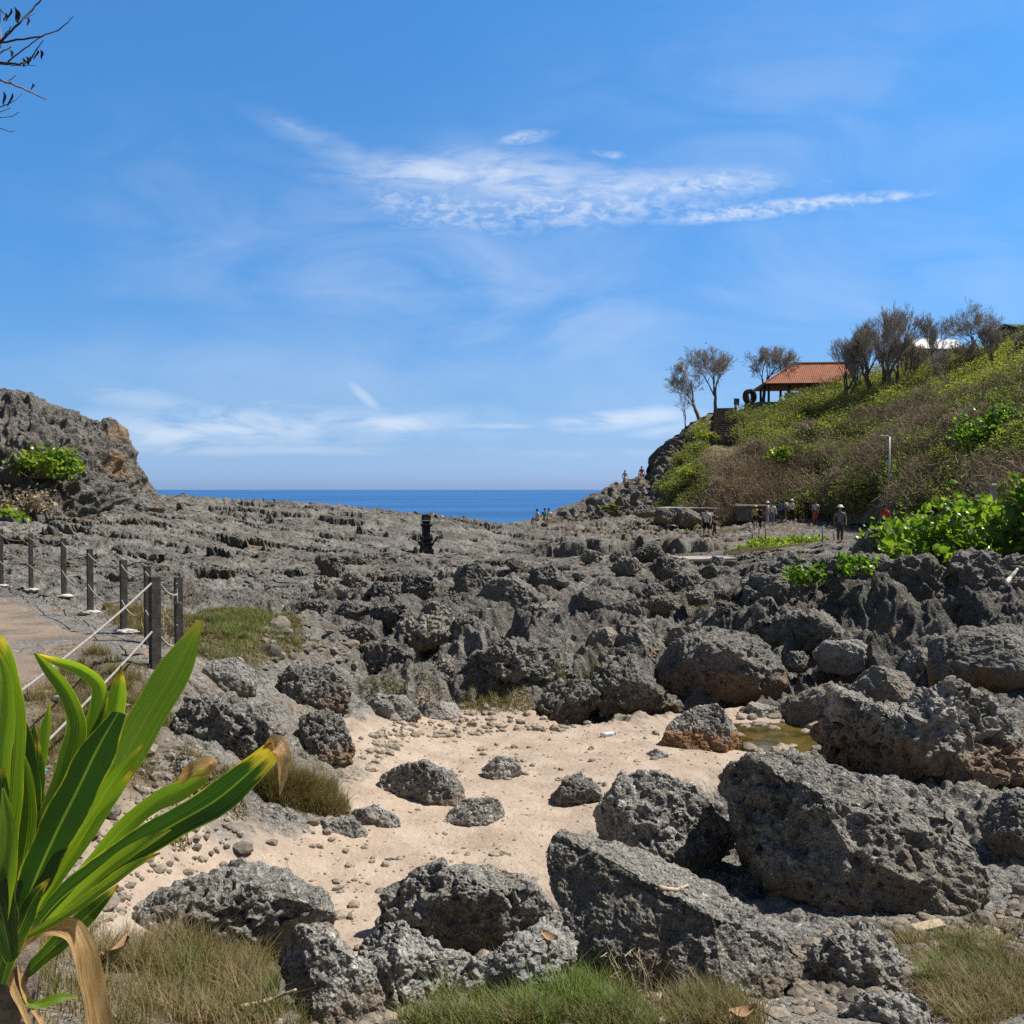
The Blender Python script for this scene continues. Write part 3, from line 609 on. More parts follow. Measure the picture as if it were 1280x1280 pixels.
boulder('half-buried flat stone nearest the great slab on the sand', [(455,1082),(490,1070),(525,1078),(520,1090),(465,1090)], depth=1.0, seed=86, rough=.9, pit=.8, res=6, m=dict(pale=.3))
boulder('tiny pale stone near the tent-shaped boulder', [(806,942),(820,935),(836,942),(834,956),(812,957)], depth=.9, seed=87, rough=.9, res=5, m=dict(pale=.8))
# left side
boulder('lumpy black honeycombed rock below the rope fence', [(208,910),(232,874),(290,864),(342,878),(356,920),(335,952),(262,952),(214,934)], depth=1.0, seed=91, rough=1.3, pit=1.7, res=7, m=dict(dark=.85))
boulder('jagged black rock next to the grass patch', [(342,862),(362,832),(412,834),(444,860),(434,892),(370,894)], depth=.9, seed=93, rough=1.4, pit=1.3, res=7, m=dict(dark=.75))
boulder('tall black fin of rock at the left sand edge', [(374,902),(396,880),(425,892),(446,935),(434,972),(394,966),(378,935)], depth=.9, seed=95, rough=1.4, pit=1.2, res=7, m=dict(dark=.75, ochre=.5))
boulder('smooth grey rock with a white splash under the fence corner', [(240,852),(262,824),(300,820),(326,845),(320,872),(262,876)], depth=.9, seed=97, rough=.7, pit=.6, res=6, m=dict(dark=1.0, pale=.2))
boulder('crumbling pale and black rock on the bank above the pitted dome', [(262,1038),(288,1008),(350,1004),(396,1034),(414,1056),(382,1066),(300,1066)], depth=1.0, seed=99, rough=1.6, pit=1.5, res=7, m=dict(pale=.4))
boulder('rounded brown rock below the dry tuft on the bank', [(385,1040),(402,1022),(440,1018),(460,1040),(452,1060),(412,1060)], depth=.9, seed=101, rough=.8, pit=.8, res=6)
boulder('light sloping rock between the bank and the loaf-shaped boulder', [(432,1015),(470,1004),(498,1022),(508,1044),(480,1054),(446,1040)], depth=1.0, seed=103, rough=.8, pit=.7, res=6, m=dict(pale=.5))
boulder('small dark rock on the bank beside the dried leaf tip', [(196,965),(225,945),(262,950),(268,985),(222,992)], depth=1.0, seed=105, rough=1.3, pit=1.3, res=6)
# beyond the sand
FG = 'boulders between the sand and the sea shelf'
boulder('tall dark boulder with a peaked top in the middle of the rock field', [(586,758),(610,728),(640,716),(684,745),(676,772),(640,784),(600,776)], depth=.95, seed=111, d=22, rough=.9, pit=.8, res=6, group=FG, m=dict(dark=.85))
boulder('dark boulder just below and beside the black shrine', [(466,716),(476,698),(505,692),(532,700),(542,722),(520,736),(480,735)], depth=.95, seed=113, d=34, rough=1.0, pit=.8, res=6, group=FG, m=dict(dark=.8))
boulder('dark cubic boulder to the left of the peaked one', [(564,735),(572,708),(598,702),(616,722),(608,748),(580,752)], depth=.95, seed=115, d=25, rough=.9, pit=.8, res=6, group=FG, m=dict(dark=.8))
boulder('dark cubic boulder to the right of the peaked one', [(656,735),(664,710),(690,705),(712,726),(704,748),(672,750)], depth=.95, seed=117, d=25, rough=.9, pit=.8, res=6, group=FG, m=dict(dark=.8))
boulder('wide black overhanging boulder with a dark cave under it', [(706,784),(712,745),(750,732),(792,742),(806,772),(776,798),(738,804)], depth=1.0, seed=119, d=20, rough=.9, pit=.6, res=6, group=FG, m=dict(dark=.75), planes=[((-.2, -.9, -.35), .55)])
boulder('smooth pale round boulder under the peaked one', [(590,780),(604,760),(630,760),(642,782),(628,796),(600,796)], depth=.9, seed=121, d=19.5, rough=.5, pit=.3, res=6, group=FG, m=dict(warm=.35, dark=1.3))
boulder('pale boulder in front of the dark cave', [(730,806),(740,786),(766,782),(780,800),(770,818),(738,818)], depth=.9, seed=123, d=18, rough=.5, pit=.4, res=6, group=FG, m=dict(warm=.45, dark=1.3))
boulder('block with ochre base leaning against the barrel-shaped boulder', [(764,815),(778,782),(806,780),(826,806),(818,838),(780,838)], depth=.9, seed=125, d=17.3, rough=.9, pit=.7, res=6, group=FG, m=dict(ochre=.7))
boulder('pale brown boulder above the barrel-shaped boulder', [(828,806),(840,785),(868,780),(884,798),(872,816),(838,818)], depth=.9, seed=127, d=18.6, rough=.7, pit=.5, res=6, group=FG, m=dict(warm=.6))
boulder('grey-green weathered hump behind the smooth pale round boulder', [(640,790),(652,758),(690,750),(716,770),(712,796),(664,802)], depth=.9, seed=129, d=20.5, rough=.9, pit=.8, res=6, group=FG)
# dark outcrop under the leafy shrub
OG = 'dark outcrops under the leafy shrub'
boulder('leaning dark outcrop with a rounded overhang at the near end of the ledge', [(918,790),(930,742),(922,715),(948,690),(992,688),(1016,708),(1022,760),(1000,806),(950,815)], depth=1.1, seed=131, d=19.2, rough=1.1, pit=.9, res=7, group=OG, cat='outcrop', name='rock_outcrop', m=dict(dark=.78))
boulder('largest cracked black outcrop with small green vines on it', [(990,812),(1002,735),(1040,698),(1100,694),(1160,700),(1190,745),(1180,800),(1120,832),(1040,828)], depth=1.0, seed=133, d=19.4, rough=2.1, pit=1.6, res=7, group=OG, cat='outcrop', name='rock_outcrop', m=dict(dark=.78, ochre=.3))
boulder('black outcrop below the white dead branch, cut by the right edge', [(1150,800),(1165,730),(1200,690),(1262,690),(1330,705),(1340,790),(1240,806)], depth=1.0, seed=135, d=19.0, rough=2.1, pit=1.6, res=7, group=OG, cat='outcrop', name='rock_outcrop', m=dict(dark=.8))
boulder('flat dark rock apron below the leaning outcrop', [(930,790),(960,760),(1030,765),(1070,800),(1040,822),(960,815)], depth=1.3, seed=137, d=17.6, rough=2.1, pit=1.6, res=6, group=OG, cat='outcrop', name='rock_outcrop', m=dict(dark=.85))
boulder('conical dark rock next to the leafy shrub', [(1060,698),(1072,668),(1090,656),(1112,680),(1120,702),(1090,710)], depth=1.0, seed=139, d=24, rough=1.2, pit=.8, res=6, group=OG, m=dict(dark=.8))

for i, (px, py, w, hh) in enumerate([(300, 1092, 60, 16), (398, 1098, 46, 14), (526, 1050, 40, 10), (660, 1022, 36, 10), (470, 935, 44, 14), (590, 905, 50, 14), (425, 1120, 34, 14)]):
    rw = np.random.default_rng(600 + i); an = np.arange(9) * 2 * math.pi / 9; boulder('low pale stone half buried in the sand', [(px + math.cos(a) * w * .5 * rw.uniform(.75, 1.1), py + math.sin(a) * hh * .5 * rw.uniform(.75, 1.1)) for a in an], depth=1.0, seed=600 + i, rough=1.2, pit=1.0, res=6, group='pale stones half buried in the sand', name='half_buried_stone', cat='stone', m=dict(pale=.7, warm=.45))
# the jumble of dark rocks between the sand and the shelf
rj = np.random.default_rng(77); taken = []; N_NAMED = len(BOULDERS)
for t_ in range(2600):
    if len(taken) >= 78: break
    px = rj.uniform(390, 1010); py = rj.uniform(706, 884); p = hit(px, py); sz = rj.uniform(.42, 1.1) ** 1.2 * (1.35 if p[1] < 28 else 1.7); w = sz / p[1] * F
    if poly_sdf(np.array([p[0]]), np.array([p[1]]), hits(SAND_PX))[0] < .35 or p[1] < 13: continue
    if any(math.hypot(px - a, (py - b) * 1.6) < (w + c) * .34 for a, b, c in taken) or (px < 440 and py > 770): continue
    if any(abs(px - b_[3][0]) < (w + b_[3][1]) * .42 and abs(py - b_[3][2]) < (w * .6 + b_[3][3]) * .42 for b_ in BOULDERS[:N_NAMED]): continue
    taken.append((px, py, w)); n = rj.integers(7, 10); an = np.sort(rj.uniform(0, 2 * math.pi, n) * .25 + np.arange(n) * 2 * math.pi / n); hh = rj.uniform(.55, .85)
    o_ = [(px + math.cos(a) * w * .5 * rj.uniform(.8, 1.1), py - w * .5 * hh * .7 + math.sin(a) * w * .5 * hh * rj.uniform(.8, 1.1)) for a in an]
    boulder('jagged dark rock in the jumble between the sand and the sea shelf', o_, depth=rj.uniform(.9, 1.3), seed=300 + len(taken), rough=rj.uniform(1.3, 2.1), pit=rj.uniform(.9, 1.7), res=6, cuts=8, group='jumble of dark rocks beyond the sand', name='rock', cat='rock', m=[dict(dark=.7), dict(dark=.85), dict(dark=1.0), dict(dark=.7), dict(dark=1.1, warm=.3)][len(taken) % 5])
print('jumble', len(taken))
# ------------------------------------------------------------------ headlands
def ridge(name, crest, base, nu, nv, backdrop, amp, m, seed, prof=(.0, 1.0), nose=None, terrace=.0, us=None, extra=None):
    """a hill swept between a foot line and a crest line, then falling away behind; crest/base rows: (px, py, distance)"""
    cr = np.array([[p[0], *at(*p)] for p in crest]); ba = np.array([[p[0], *at(*p)] for p in base])
    U = np.linspace(cr[0, 0], cr[-1, 0], nu)
    C_ = np.stack([np.interp(U, cr[:, 0], cr[:, k]) for k in (1, 2, 3)], 1); B_ = np.stack([np.interp(U, ba[:, 0], ba[:, k]) for k in (1, 2, 3)], 1)
    v = np.linspace(0, 1, nv); f = int(nv * .74)
    P = np.zeros((nu, nv, 3))
    t = np.linspace(0, 1, f)
    B2 = B_.copy(); B2[:, 2] -= .8
    hz = prof[0]
    for k in range(f):
        tt = t[k]; ver = tt ** (1 - hz * .5) if hz >= 0 else tt; hor = tt ** (1 + hz)
        P[:, k, :2] = B2[:, :2] * (1 - hor) + C_[:, :2] * hor; P[:, k, 2] = B2[:, 2] * (1 - ver) + C_[:, 2] * ver
    out = C_ - B_; out[:, 2] = 0; ln = np.linalg.norm(out, axis=1)[:, None] + 1e-6; out = out / ln
    for k in range(f, nv):
        s = (k - f + 1) / (nv - f); P[:, k, :2] = C_[:, :2] + out[:, :2] * backdrop * s; P[:, k, 2] = C_[:, 2] - (C_[:, 2] + 9) * s ** 1.6
    return P
def grid_normals(P):
    du = np.gradient(P, axis=0); dv = np.gradient(P, axis=1); n = np.cross(du, dv); return n / (np.linalg.norm(n, axis=2)[..., None] + 1e-9)

# left headland
LC = [(-330,415,52),(-230,432,50),(-120,455,48),(-60,468,47),(0,484,46),(40,489,46),(66,505,46),(100,517,46),(136,524,46),(156,540,46),(170,572,46),(188,602,46.5),(203,626,47),(216,641,48),(224,648,49)]
LB = [(-330,700,33),(-120,695,34),(0,688,35),(55,674,36),(112,668,37.5),(150,656,40),(190,648,45),(216,645,47.5),(224,650,48.8)]
PL = ridge('headland', LC, LB, 620, 420, 14, 1, None, 5, prof=(.55, 1))
sh = PL.shape[:2]; q = PL.reshape(-1, 3)
nz = gnoise(q, dict(a=('fbm', .16, dict(detail=5, rough=.5)), b=('fbm', .6, dict(detail=6, rough=.58, dist=.5)), st=('fbm', .5, dict(detail=5, st=(.5, .5, 2.4), off=(4, 0, 0))), k=('ridged', 1.4, dict(detail=6, rough=.6)), e=('vor', .55, dict(feature='DISTANCE_TO_EDGE')), p=('vor', 1.5, {}), p2=('vor', 3.6, {}),
                    sl=('fbm', .8, dict(detail=4, st=(.5, .5, 1.5), off=(31, 0, 0)))))
Nl = grid_normals(PL).reshape(-1, 3); Nl = -Nl if (Nl[:, 1].mean() > 0) else Nl
vv = np.tile(np.linspace(0, 1, sh[1]), sh[0]); uu = np.repeat(np.linspace(0, 1, sh[0]), sh[1])
crestw = 1 - .65 * np.exp(-((vv - .74) / .05) ** 2)
thin = np.clip((1 - uu) * 9, .12, 1)
dl = crestw * thin * ((nz['a'] - .5) * 2.0 + (nz['b'] - .5) * 1.9 + (sstep(nz['e'], 0, .25) - .7) * .3 + (nz['k'] - 1.1) * .14 - (1 - sstep(nz['p'], .1, .5)) * .42 - (1 - sstep(nz['p2'], .1, .45)) * .15 - sstep(nz['sl'], .58, .66) * .5)
PLd = q + Nl * dl[:, None]
ochm = sstep(nz['b'] * .5 + nz['st'] * .5, .48, .58) * sstep(uu, .78, .86) * sstep(vv, .28, .4)
veg = sstep(nz['a'] * .5 + nz['b'] * .5, .46, .58) * (1 - sstep(vv, .25, .45)) * (1 - sstep(uu, .70, .78))
def m_cliff(N):
    p = pos_world(N)
    def A(k): return N.node('ShaderNodeAttribute', dict(attribute_name=k)).outputs['Fac']
    c = rock_colour(N, p, .66, .45)
    oc = N.mix(N.noise(p, 3.0, 5.0, .6), (.20, .125, .06), (.46, .31, .17))
    c = N.mix(N.m('MULTIPLY', A('ochre'), N.ss(N.noise(p, 1.3, 5.0, .65), .35, .6), clamp=True), c, oc)
    sc = N.mix(N.noise(p, 5.0, 5.0, .7), (.06, .055, .03), (.17, .125, .075))
    c = N.mix(N.m('MULTIPLY', A('veg'), .85), c, sc)
    return bsdf(N, c, .92, rock_bump(N, p, .45, .9), .2)
M_CLIFF = mat('cliff_limestone', m_cliff)
fcs = grid_faces(*sh)
headland = tag(link('headland_terrain', new_mesh('headland_terrain', PLd, fcs, 4, True, dict(ochre=ochm, veg=veg)), M_CLIFF), kind='structure')
PLG = PLd.reshape(*sh, 3)

# hill on the far side of the bay
HC = [(640,653,78),(662,650,80),(688,640,83),(722,626,86),(745,616,88),(765,604,90),(790,598,91),(812,590,92),(818,574,93),(836,550,95),(860,530,97),(884,517,98),(910,514,99),(940,509,100),(975,503,101),(1010,497,101),(1060,484,100),(1120,474,97),(1180,468,94),(1230,458,90),(1280,442,86),(1350,405,80),(1450,385,72),(1560,380,66)]
HB = [(640,656,76),(690,652,78),(725,650,78),(765,650,77),(800,650,74),(850,656,71),(900,657,69),(960,648,68),(1030,643,66),(1075,640,60),(1130,640,53),(1200,636,47),(1280,628,41),(1350,630,38),(1450,640,35),(1560,650,33)]
PH = ridge('hillside', HC, HB, 980, 420, 30, 1, None, 9, prof=(.12, 1))
sh = PH.shape[:2]; q = PH.reshape(-1, 3)
nz = gnoise(q, dict(a=('fbm', .09, dict(detail=4, rough=.5)), b=('fbm', .4, dict(detail=6, rough=.58, dist=.5)), k=('ridged', .8, dict(detail=6, rough=.6)), e=('vor', .45, dict(feature='DISTANCE_TO_EDGE')), p=('vor', 1.0, {}),
                    st=('fbm', .22, dict(detail=5, st=(.6, .6, 3.0), off=(4, 0, 0))), g=('fbm', .13, dict(detail=5, off=(3, 3, 3))), g2=('fbm', .5, dict(detail=4, off=(8, 3, 3)))))
Nh = grid_normals(PH).reshape(-1, 3); Nh = -Nh if (Nh[:, 1].mean() > 0) else Nh
upx = np.repeat(np.linspace(HC[0][0], HC[-1][0], sh[0]), sh[1]); vv = np.tile(np.linspace(0, 1, sh[1]), sh[0])
rk = 1 - sstep(upx + (nz['g2'] - .5) * 90 + np.where(vv > .5, -25, 0) - vv * 40, 805, 850)    # bare rock towards the sea
rkf = np.clip(rk + .0, 0, 1)
qq = nz['st'] * 9; terr = np.floor(qq) + sstep(qq - np.floor(qq), .75, .98) - qq
crestw = 1 - .6 * np.exp(-((vv - .74) / .06) ** 2)
thinh = np.clip((upx - 640) / 90, .1, 1)
dh = crestw * thinh * ((nz['a'] - .5) * 1.6 * (1 - rkf * .5) + (nz['b'] - .5) * (.9 + .9 * rkf) + rkf * (terr * .5 + (sstep(nz['e'], 0, .25) - .7) * .5 + (nz['k'] - 1.1) * .22 - (1 - sstep(nz['p'], .1, .5)) * .5))
PHd = q + Nh * dh[:, None]
def m_hill(N):
    p = pos_world(N)
    def A(k): return N.node('ShaderNodeAttribute', dict(attribute_name=k)).outputs['Fac']
    c = rock_colour(N, p, .8, .35)
    br = N.mix(N.ss(N.noise(p, .8, 6.0, .7), .35, .65), (.10, .085, .065), (.27, .20, .13))
    c = N.mix(N.ss(N.noise(p, .35, 5.0, .6), .42, .62), c, br)
    so = N.mix(N.ss(N.noise(p, 1.2, 6.0, .7), .35, .65), (.13, .105, .06), (.30, .24, .14))
    c = N.mix(A('rock'), so, c)
    return bsdf(N, c, .93, rock_bump(N, p, .3, .9), .15)
M_HILL = mat('hill_ground', m_hill)
hill = tag(link('hillside', new_mesh('hillside', PHd, grid_faces(*sh), 4, True, dict(rock=rkf)), M_HILL), kind='structure')
PHG = PHd.reshape(*sh, 3); NHG = Nh.reshape(*sh, 3); RKG = rkf.reshape(sh)
def hill_at(px, v):
    """point of the hill face: px names the column, v 0 foot .. 1 crest"""
    i = np.clip((np.asarray(px, float) - HC[0][0]) / (HC[-1][0] - HC[0][0]) * (sh[0] - 1), 0, sh[0] - 1).astype(int); j = np.clip(np.asarray(v) * .74 * (sh[1] - 1), 0, sh[1] - 1).astype(int)
    return PHG[i, j]
def hill_px(px, py):
    """the hill point seen at a pixel (column search along the face)"""
    P = PHG[:, :int(.76 * sh[1])].reshape(-1, 3); r = (P - np.array([0, 0, CAMZ])); sy = r[:, 1] * cp - r[:, 2] * sp_; ux = CX + F * r[:, 0] / sy; uy = CY - F * (r[:, 2] * cp + r[:, 1] * sp_) / sy
    k = np.argmin((ux - px) ** 2 + (uy - py) ** 2); return P[k]
boulder('dark bulging crag at the seaward end of the hill', [(806,597),(812,572),(832,553),(860,540),(892,536),(905,560),(868,580),(838,592)], depth=1.4, seed=141, d=93, rough=.8, pit=.4, res=7, cat='crag', name='rock_crag', m=dict(dark=.6, k=.4), box=.9)
# ------------------------------------------------------------------ paved path with a broken concrete edge
def densify(poly, step):
    out = []
    for p, q in zip(poly[:-1], poly[1:]):
        n = max(1, int(math.dist(p, q) / step)); out += [(p[0] + (q[0] - p[0]) * k / n, p[1] + (q[1] - p[1]) * k / n) for k in range(n)]
    return np.array(out + [poly[-1]])
edge = densify(PATH_EDGE, .12); k_ = np.arange(len(edge))
w = gnoise(np.stack([edge[:, 0], edge[:, 1], 0 * k_], 1), dict(a=('fbm', 1.6, dict(detail=5, rough=.65)), b=('fbm', .35, dict(detail=2))))
tn_ = np.gradient(edge, axis=0); tn_ /= np.linalg.norm(tn_, axis=1)[:, None]; nrm = np.stack([tn_[:, 1], -tn_[:, 0]], 1)
for _ in range(3): nrm[1:-1] = (nrm[:-2] + nrm[1:-1] + nrm[2:]) / 3
out_e = edge - nrm * ((w['a'] - .5) * .45 + .05)[:, None]
offs = [0.0, .02, .05, .3, .8, 1.4, 2.0, 2.6, 3.4, 4.2]
def zpath(x, y): return 1.49 - .02 * np.clip((y - 6) / 10, 0, 1)
side = -1.0 if (edge[0] + nrm[0] - edge[0])[0] > 0 else 1.0
V = []; nrow = len(offs) + 3
for i in range(len(edge)):
    p = out_e[i]; zz = zpath(*p); inw = nrm[i] * side
    if i == 0: print('inward', inw)
    V += [(*(p + inw * .10), zz - .55), (*(p + inw * -.02), zz - .20), (*(p + inw * -.015), zz - .035)]
    for k, o_ in enumerate(offs):
        q = p + inw * o_; V.append((*q, zz + (-.018 if k == 0 else 0) + .012 * min(o_, 1.5)))
V = np.array(V); q3 = gnoise(V, dict(a=('fbm', 3.0, dict(detail=5)), c=('fbm', 9, dict(detail=4))))
V[:, 2] += (q3['a'] - .5) * .05 + (q3['c'] - .5) * .012
def m_path(N):
    p = pos_world(N); n = N.noise(p, 1.1, 5.0, .6); f = N.noise(p, 45.0, 4.0, .7)
    c = N.mix(N.ss(n, .35, .65), (.17, .14, .115), (.33, .25, .18))
    c = N.mix(N.m('MULTIPLY', N.ss(f, .5, .65), .5), c, (.40, .33, .26)); c = N.mix(N.m('MULTIPLY', N.ss(f, .48, .36), .6), c, (.08, .07, .06))
    return bsdf(N, c, .93, bump(N, N.m('ADD', f, N.m('MULTIPLY', N.noise(p, 12.0, 5.0, .7), 1.4)), .5, .02), .15)
pm_ = new_mesh('path', V, grid_faces(len(edge), nrow), 4, True)
path = tag(link('path', pm_, mat('worn_path', m_path)), kind='structure')

# ------------------------------------------------------------------ rope fence
M_POST = simple('weathered_post', (.085, .078, .072), .85, .35, 14, .2, .4)
M_ROPE = simple('pale_rope', (.36, .335, .295), .9, .35, 60, .1, .4)
M_FOOT = simple('lime_footing', (.50, .47, .42), .9, .35, 12, .1, .4)
fence = tag(empty('rope_fence', (0, 0, 0)), 'dark square posts with two sagging pale ropes along the paved path', 'fence')
def post(px, ptop, pbot, w, lean=0.0, foot=True, zb=None, white=False, y=None):
    if y is None: b = hit(px, pbot, lambda x_, y_: np.maximum(zfine(x_, y_), np.where(poly_sdf(np.asarray(x_, float), np.asarray(y_, float), PATH_W) < -.05, 1.49, -9)), 5)
    else: b = at(px, pbot, y)
    ht = (pbot - ptop) / F * b[1] * 1.02
    mb = MB(); a_ = RAD(35 + lean * 5); R3 = np.array([[math.cos(a_), -math.sin(a_), 0], [math.sin(a_), math.cos(a_), 0], [0, 0, 1]])
    w = w * .70; mb.box((0, 0, ht / 2 - .15), (w, w, ht + .3), R3)
    o = mb.build('post', M_POST, fence, loc=b, bevel=.006); o.rotation_euler = (RAD(lean), RAD(lean * .7), 0)
    if foot:
        V, Fc = ico(3); q = V * np.array([.15, .12, .035]); q = q * (1 + .22 * np.sin(V[:, :1] * 7 + px) * np.cos(V[:, 1:2] * 6 + px * .7) + .12 * np.sin(V[:, 2:] * 9 + V[:, :1] * 5 + px))
        f = link('footing', new_mesh('footing', q, Fc, 3, True), M_FOOT, o, (0.03, -.04, .0))
    if white:
        mb = MB(); mb.box((0, -w * .62, ht * .78), (.02, .012, .16)); mb.box((0, -w * .62, ht * .70), (.09, .012, .02)); mb.build('white_bracket', M_FOOT, o)
    return b, ht, w
posts = [post(-62, 668, 733, .11), post(2, 665, 734, .11), post(39, 670, 739, .11, .6), post(80, 674, 745, .12, -.5), post(113, 688, 766, .12), post(155, 702, 790, .12), post(185, 709, 806, .11, foot=False), post(224, 724, 828, .12, -.6, foot=False, white=True)]
def rope(a, b, sag, r=.009, n=14, name='rope'):
    t = np.linspace(0, 1, n)[:, None]; P = np.asarray(a) * (1 - t) + np.asarray(b) * t; P[:, 2] -= (4 * t * (1 - t) * sag)[:, 0]
    mb = MB(); mb.tube(P, r, 6); return mb.build(name, M_ROPE, fence, True)
for (p, hp, _), (q, hq, _) in zip(posts[:-1], posts[1:]):
    for fr in (.93, .44): rope(p + np.array([0, -.06, hp * fr]), q + np.array([0, -.06, hq * fr]), .10 if fr > .5 else .13)
corner = post(194, 722, 834, .15, .4, foot=False, zb=1.46)
cb, ch, _ = corner
# the near run of rope comes down from the corner post towards a peg beside the plant
near_b = at(-60, 925, 5.6); near_c = at(20, 990, 5.4)
peg = MB(); peg.box((0, 0, -.5), (.12, .12, 1.4)); peg.build('post', M_POST, fence, loc=at(-60, 925, 5.6) + np.array([0, .06, 0.1]), bevel=.006)
rope(cb + np.array([0, -.09, ch * .93]), near_b, .05, .0115, 20)
rope(cb + np.array([0, -.09, ch * .40]), near_b - np.array([0, 0, .55]), .035, .0115, 20)
rope(cb + np.array([.05, 0, ch * .93]), posts[-1][0] + np.array([0, -.06, posts[-1][1] * .8]), .05, .013)
rope(cb + np.array([.05, 0, ch * .35]), posts[-1][0] + np.array([0, -.06, posts[-1][1] * .2]), .05, .013)
# stubs of a thin stick fence on the far terrace
M_STICK = simple('grey_stick', (.20, .17, .14), .9, .3, 10)
stick_fence = tag(empty('stick_fence', (0, 0, 0)), 'row of thin crooked sticks with a sagging wire beside the far sandy track', 'fence')
sticks = []
for px, pt, pb, yy, ln in [(1026, 659, 692, 44, 4), (1043, 664, 685, 48, -5), (1056, 668, 684, 50, 9), (957, 656, 676, 58, -3), (948, 658, 676, 60, 2), (940, 663, 680, 58, 0), (980, 672, 690, 47, 38), (888, 667, 684, 60, 0)]:
    b = at(px, pb, yy); ht = (pb - pt) / F * yy; mb = MB(); d = np.array([math.sin(RAD(ln)) * ht, 0, math.cos(RAD(ln)) * ht])
    mb.tube([(0, 0, -.6), (0, 0, 0), d * .5 + np.array([.03, 0, 0]), d], [.05, .045, .04, .03], 6); mb.build('stick', M_STICK, stick_fence, True, b); sticks.append(b + d * .85)
for a, b in [(0, 1), (1, 2), (3, 4), (4, 5)]:
    t = np.linspace(0, 1, 8)[:, None]; P = sticks[a] * (1 - t) + sticks[b] * t; P[:, 2] -= (t * (1 - t))[:, 0] * .3; mb = MB(); mb.tube(P, .012, 4); mb.build('wire', M_STICK, stick_fence)
# ------------------------------------------------------------------ vegetation
def m_leaf(name, cols, trans=.45, rough=.45, attr='tone', spec=.35, tcol=None, vein=False):
    """cols: list of colours along the attribute 0..1"""
    def f(N):
        t = N.node('ShaderNodeAttribute', dict(attribute_name=attr)).outputs['Fac']
        cr = N.node('ShaderNodeValToRGB', i0=t); e = cr.color_ramp.elements
        while len(e) < len(cols): e.new(.5)
        for i, c in enumerate(cols): e[i].position = i / max(1, len(cols) - 1); e[i].color = (*c, 1)
        col = cr.outputs[0]
        p = N.node('ShaderNodeTexCoord').outputs['Object']
        col = N.mix(N.m('MULTIPLY', N.ss(N.noise(p, 7.0, 4.0, .6), .4, .7), .25), col, N.mix(1.0, col, (1.5, 1.4, 1.0), 'MULTIPLY'))
        b = bsdf(N, col, rough, None, spec)
        tr = N.node('ShaderNodeBsdfTranslucent', Color=N.mix(1.0, col, tcol or (2.4, 2.5, .9), 'MULTIPLY'))
        return N.node('ShaderNodeMixShader', i0=trans, i1=b, i2=tr.outputs[0]).outputs[0]
    return mat(name, f)
M_GRASS = m_leaf('grass_blades', [(.30, .225, .12), (.22, .17, .08), (.14, .125, .042), (.12, .16, .032), (.19, .28, .05)], .25, .6, tcol=(1.5, 1.5, .8))
M_SCRUB = m_leaf('scrub_leaves', [(.07, .085, .028), (.115, .14, .038), (.18, .215, .05), (.28, .30, .07)], .42, .5, tcol=(1.8, 1.9, .8))
M_TWIG = m_leaf('dry_twigs', [(.20, .15, .10), (.36, .28, .185), (.50, .42, .31), (.62, .55, .44)], .25, .8, tcol=(1, 1, 1))
M_TWIGPALE = m_leaf('pale_twigs', [(.16, .13, .11), (.27, .235, .20), (.40, .36, .32), (.50, .46, .42)], .1, .8, tcol=(1, 1, 1))
M_BARK = simple('grey_bark', (.17, .145, .12), .9, .35, 9, .15, .4)
M_BROAD = m_leaf('round_leaves', [(.045, .09, .02), (.08, .15, .025), (.14, .24, .035), (.25, .31, .055)], .42, .32, spec=.5, tcol=(2.2, 2.2, .7))

def blades(P, hgt, wid, tone, lean=.5, segs=3, r_=rng):
    """grass blades growing from points P"""
    n = len(P); az = r_.uniform(0, 2 * math.pi, n); ln = r_.uniform(.15, 1, n) * lean; hgt = hgt * r_.uniform(.35, 1.25, n) * np.where(r_.uniform(size=n) < .05, 1.6, 1.0)
    dx, dy = np.cos(az), np.sin(az); V = np.zeros((n, 2 * segs + 1, 3))
    sx, sy = -dy, dx
    for k in range(segs + 1):
        t = k / segs; out = ln * t ** 1.8 * hgt; zz = hgt * t * (1 - .25 * ln * t); w = wid * (1 - t ** 1.5) * .5
        c = np.stack([P[:, 0] + dx * out, P[:, 1] + dy * out, P[:, 2] + zz - .01], 1)
        if k < segs:
            V[:, 2 * k] = c - np.stack([sx, sy, 0 * sx], 1) * (w if np.isscalar(w) else w[:, None]); V[:, 2 * k + 1] = c + np.stack([sx, sy, 0 * sx], 1) * (w if np.isscalar(w) else w[:, None])
        else: V[:, 2 * segs] = c
    b = np.arange(n)[:, None] * (2 * segs + 1); F4 = []; 
    for k in range(segs - 1): F4.append(np.concatenate([b + 2 * k, b + 2 * k + 1, b + 2 * k + 3, b + 2 * k + 2], 1))
    F3 = np.concatenate([b + 2 * segs - 2, b + 2 * segs - 1, b + 2 * segs], 1)
    fl = np.concatenate([np.concatenate(F4).ravel(), F3.ravel()]); sz = np.concatenate([np.full(n * (segs - 1), 4), np.full(n, 3)])
    return V.reshape(-1, 3), fl, sz, np.repeat(tone, 2 * segs + 1)
class Soup:
    def __init__(s): s.V = []; s.F = []; s.S = []; s.T = []; s.n = 0
    def add(s, V, fl, sz, T): s.V.append(V); s.F.append(np.asarray(fl).ravel() + s.n); s.S.append(sz if not np.isscalar(sz) else np.full(np.asarray(fl).size // sz, sz)); s.T.append(T); s.n += len(V)
    def mesh(s, name, smooth=False): return new_mesh(name, np.concatenate(s.V), np.concatenate(s.F), np.concatenate(s.S), smooth, dict(tone=np.concatenate(s.T)))
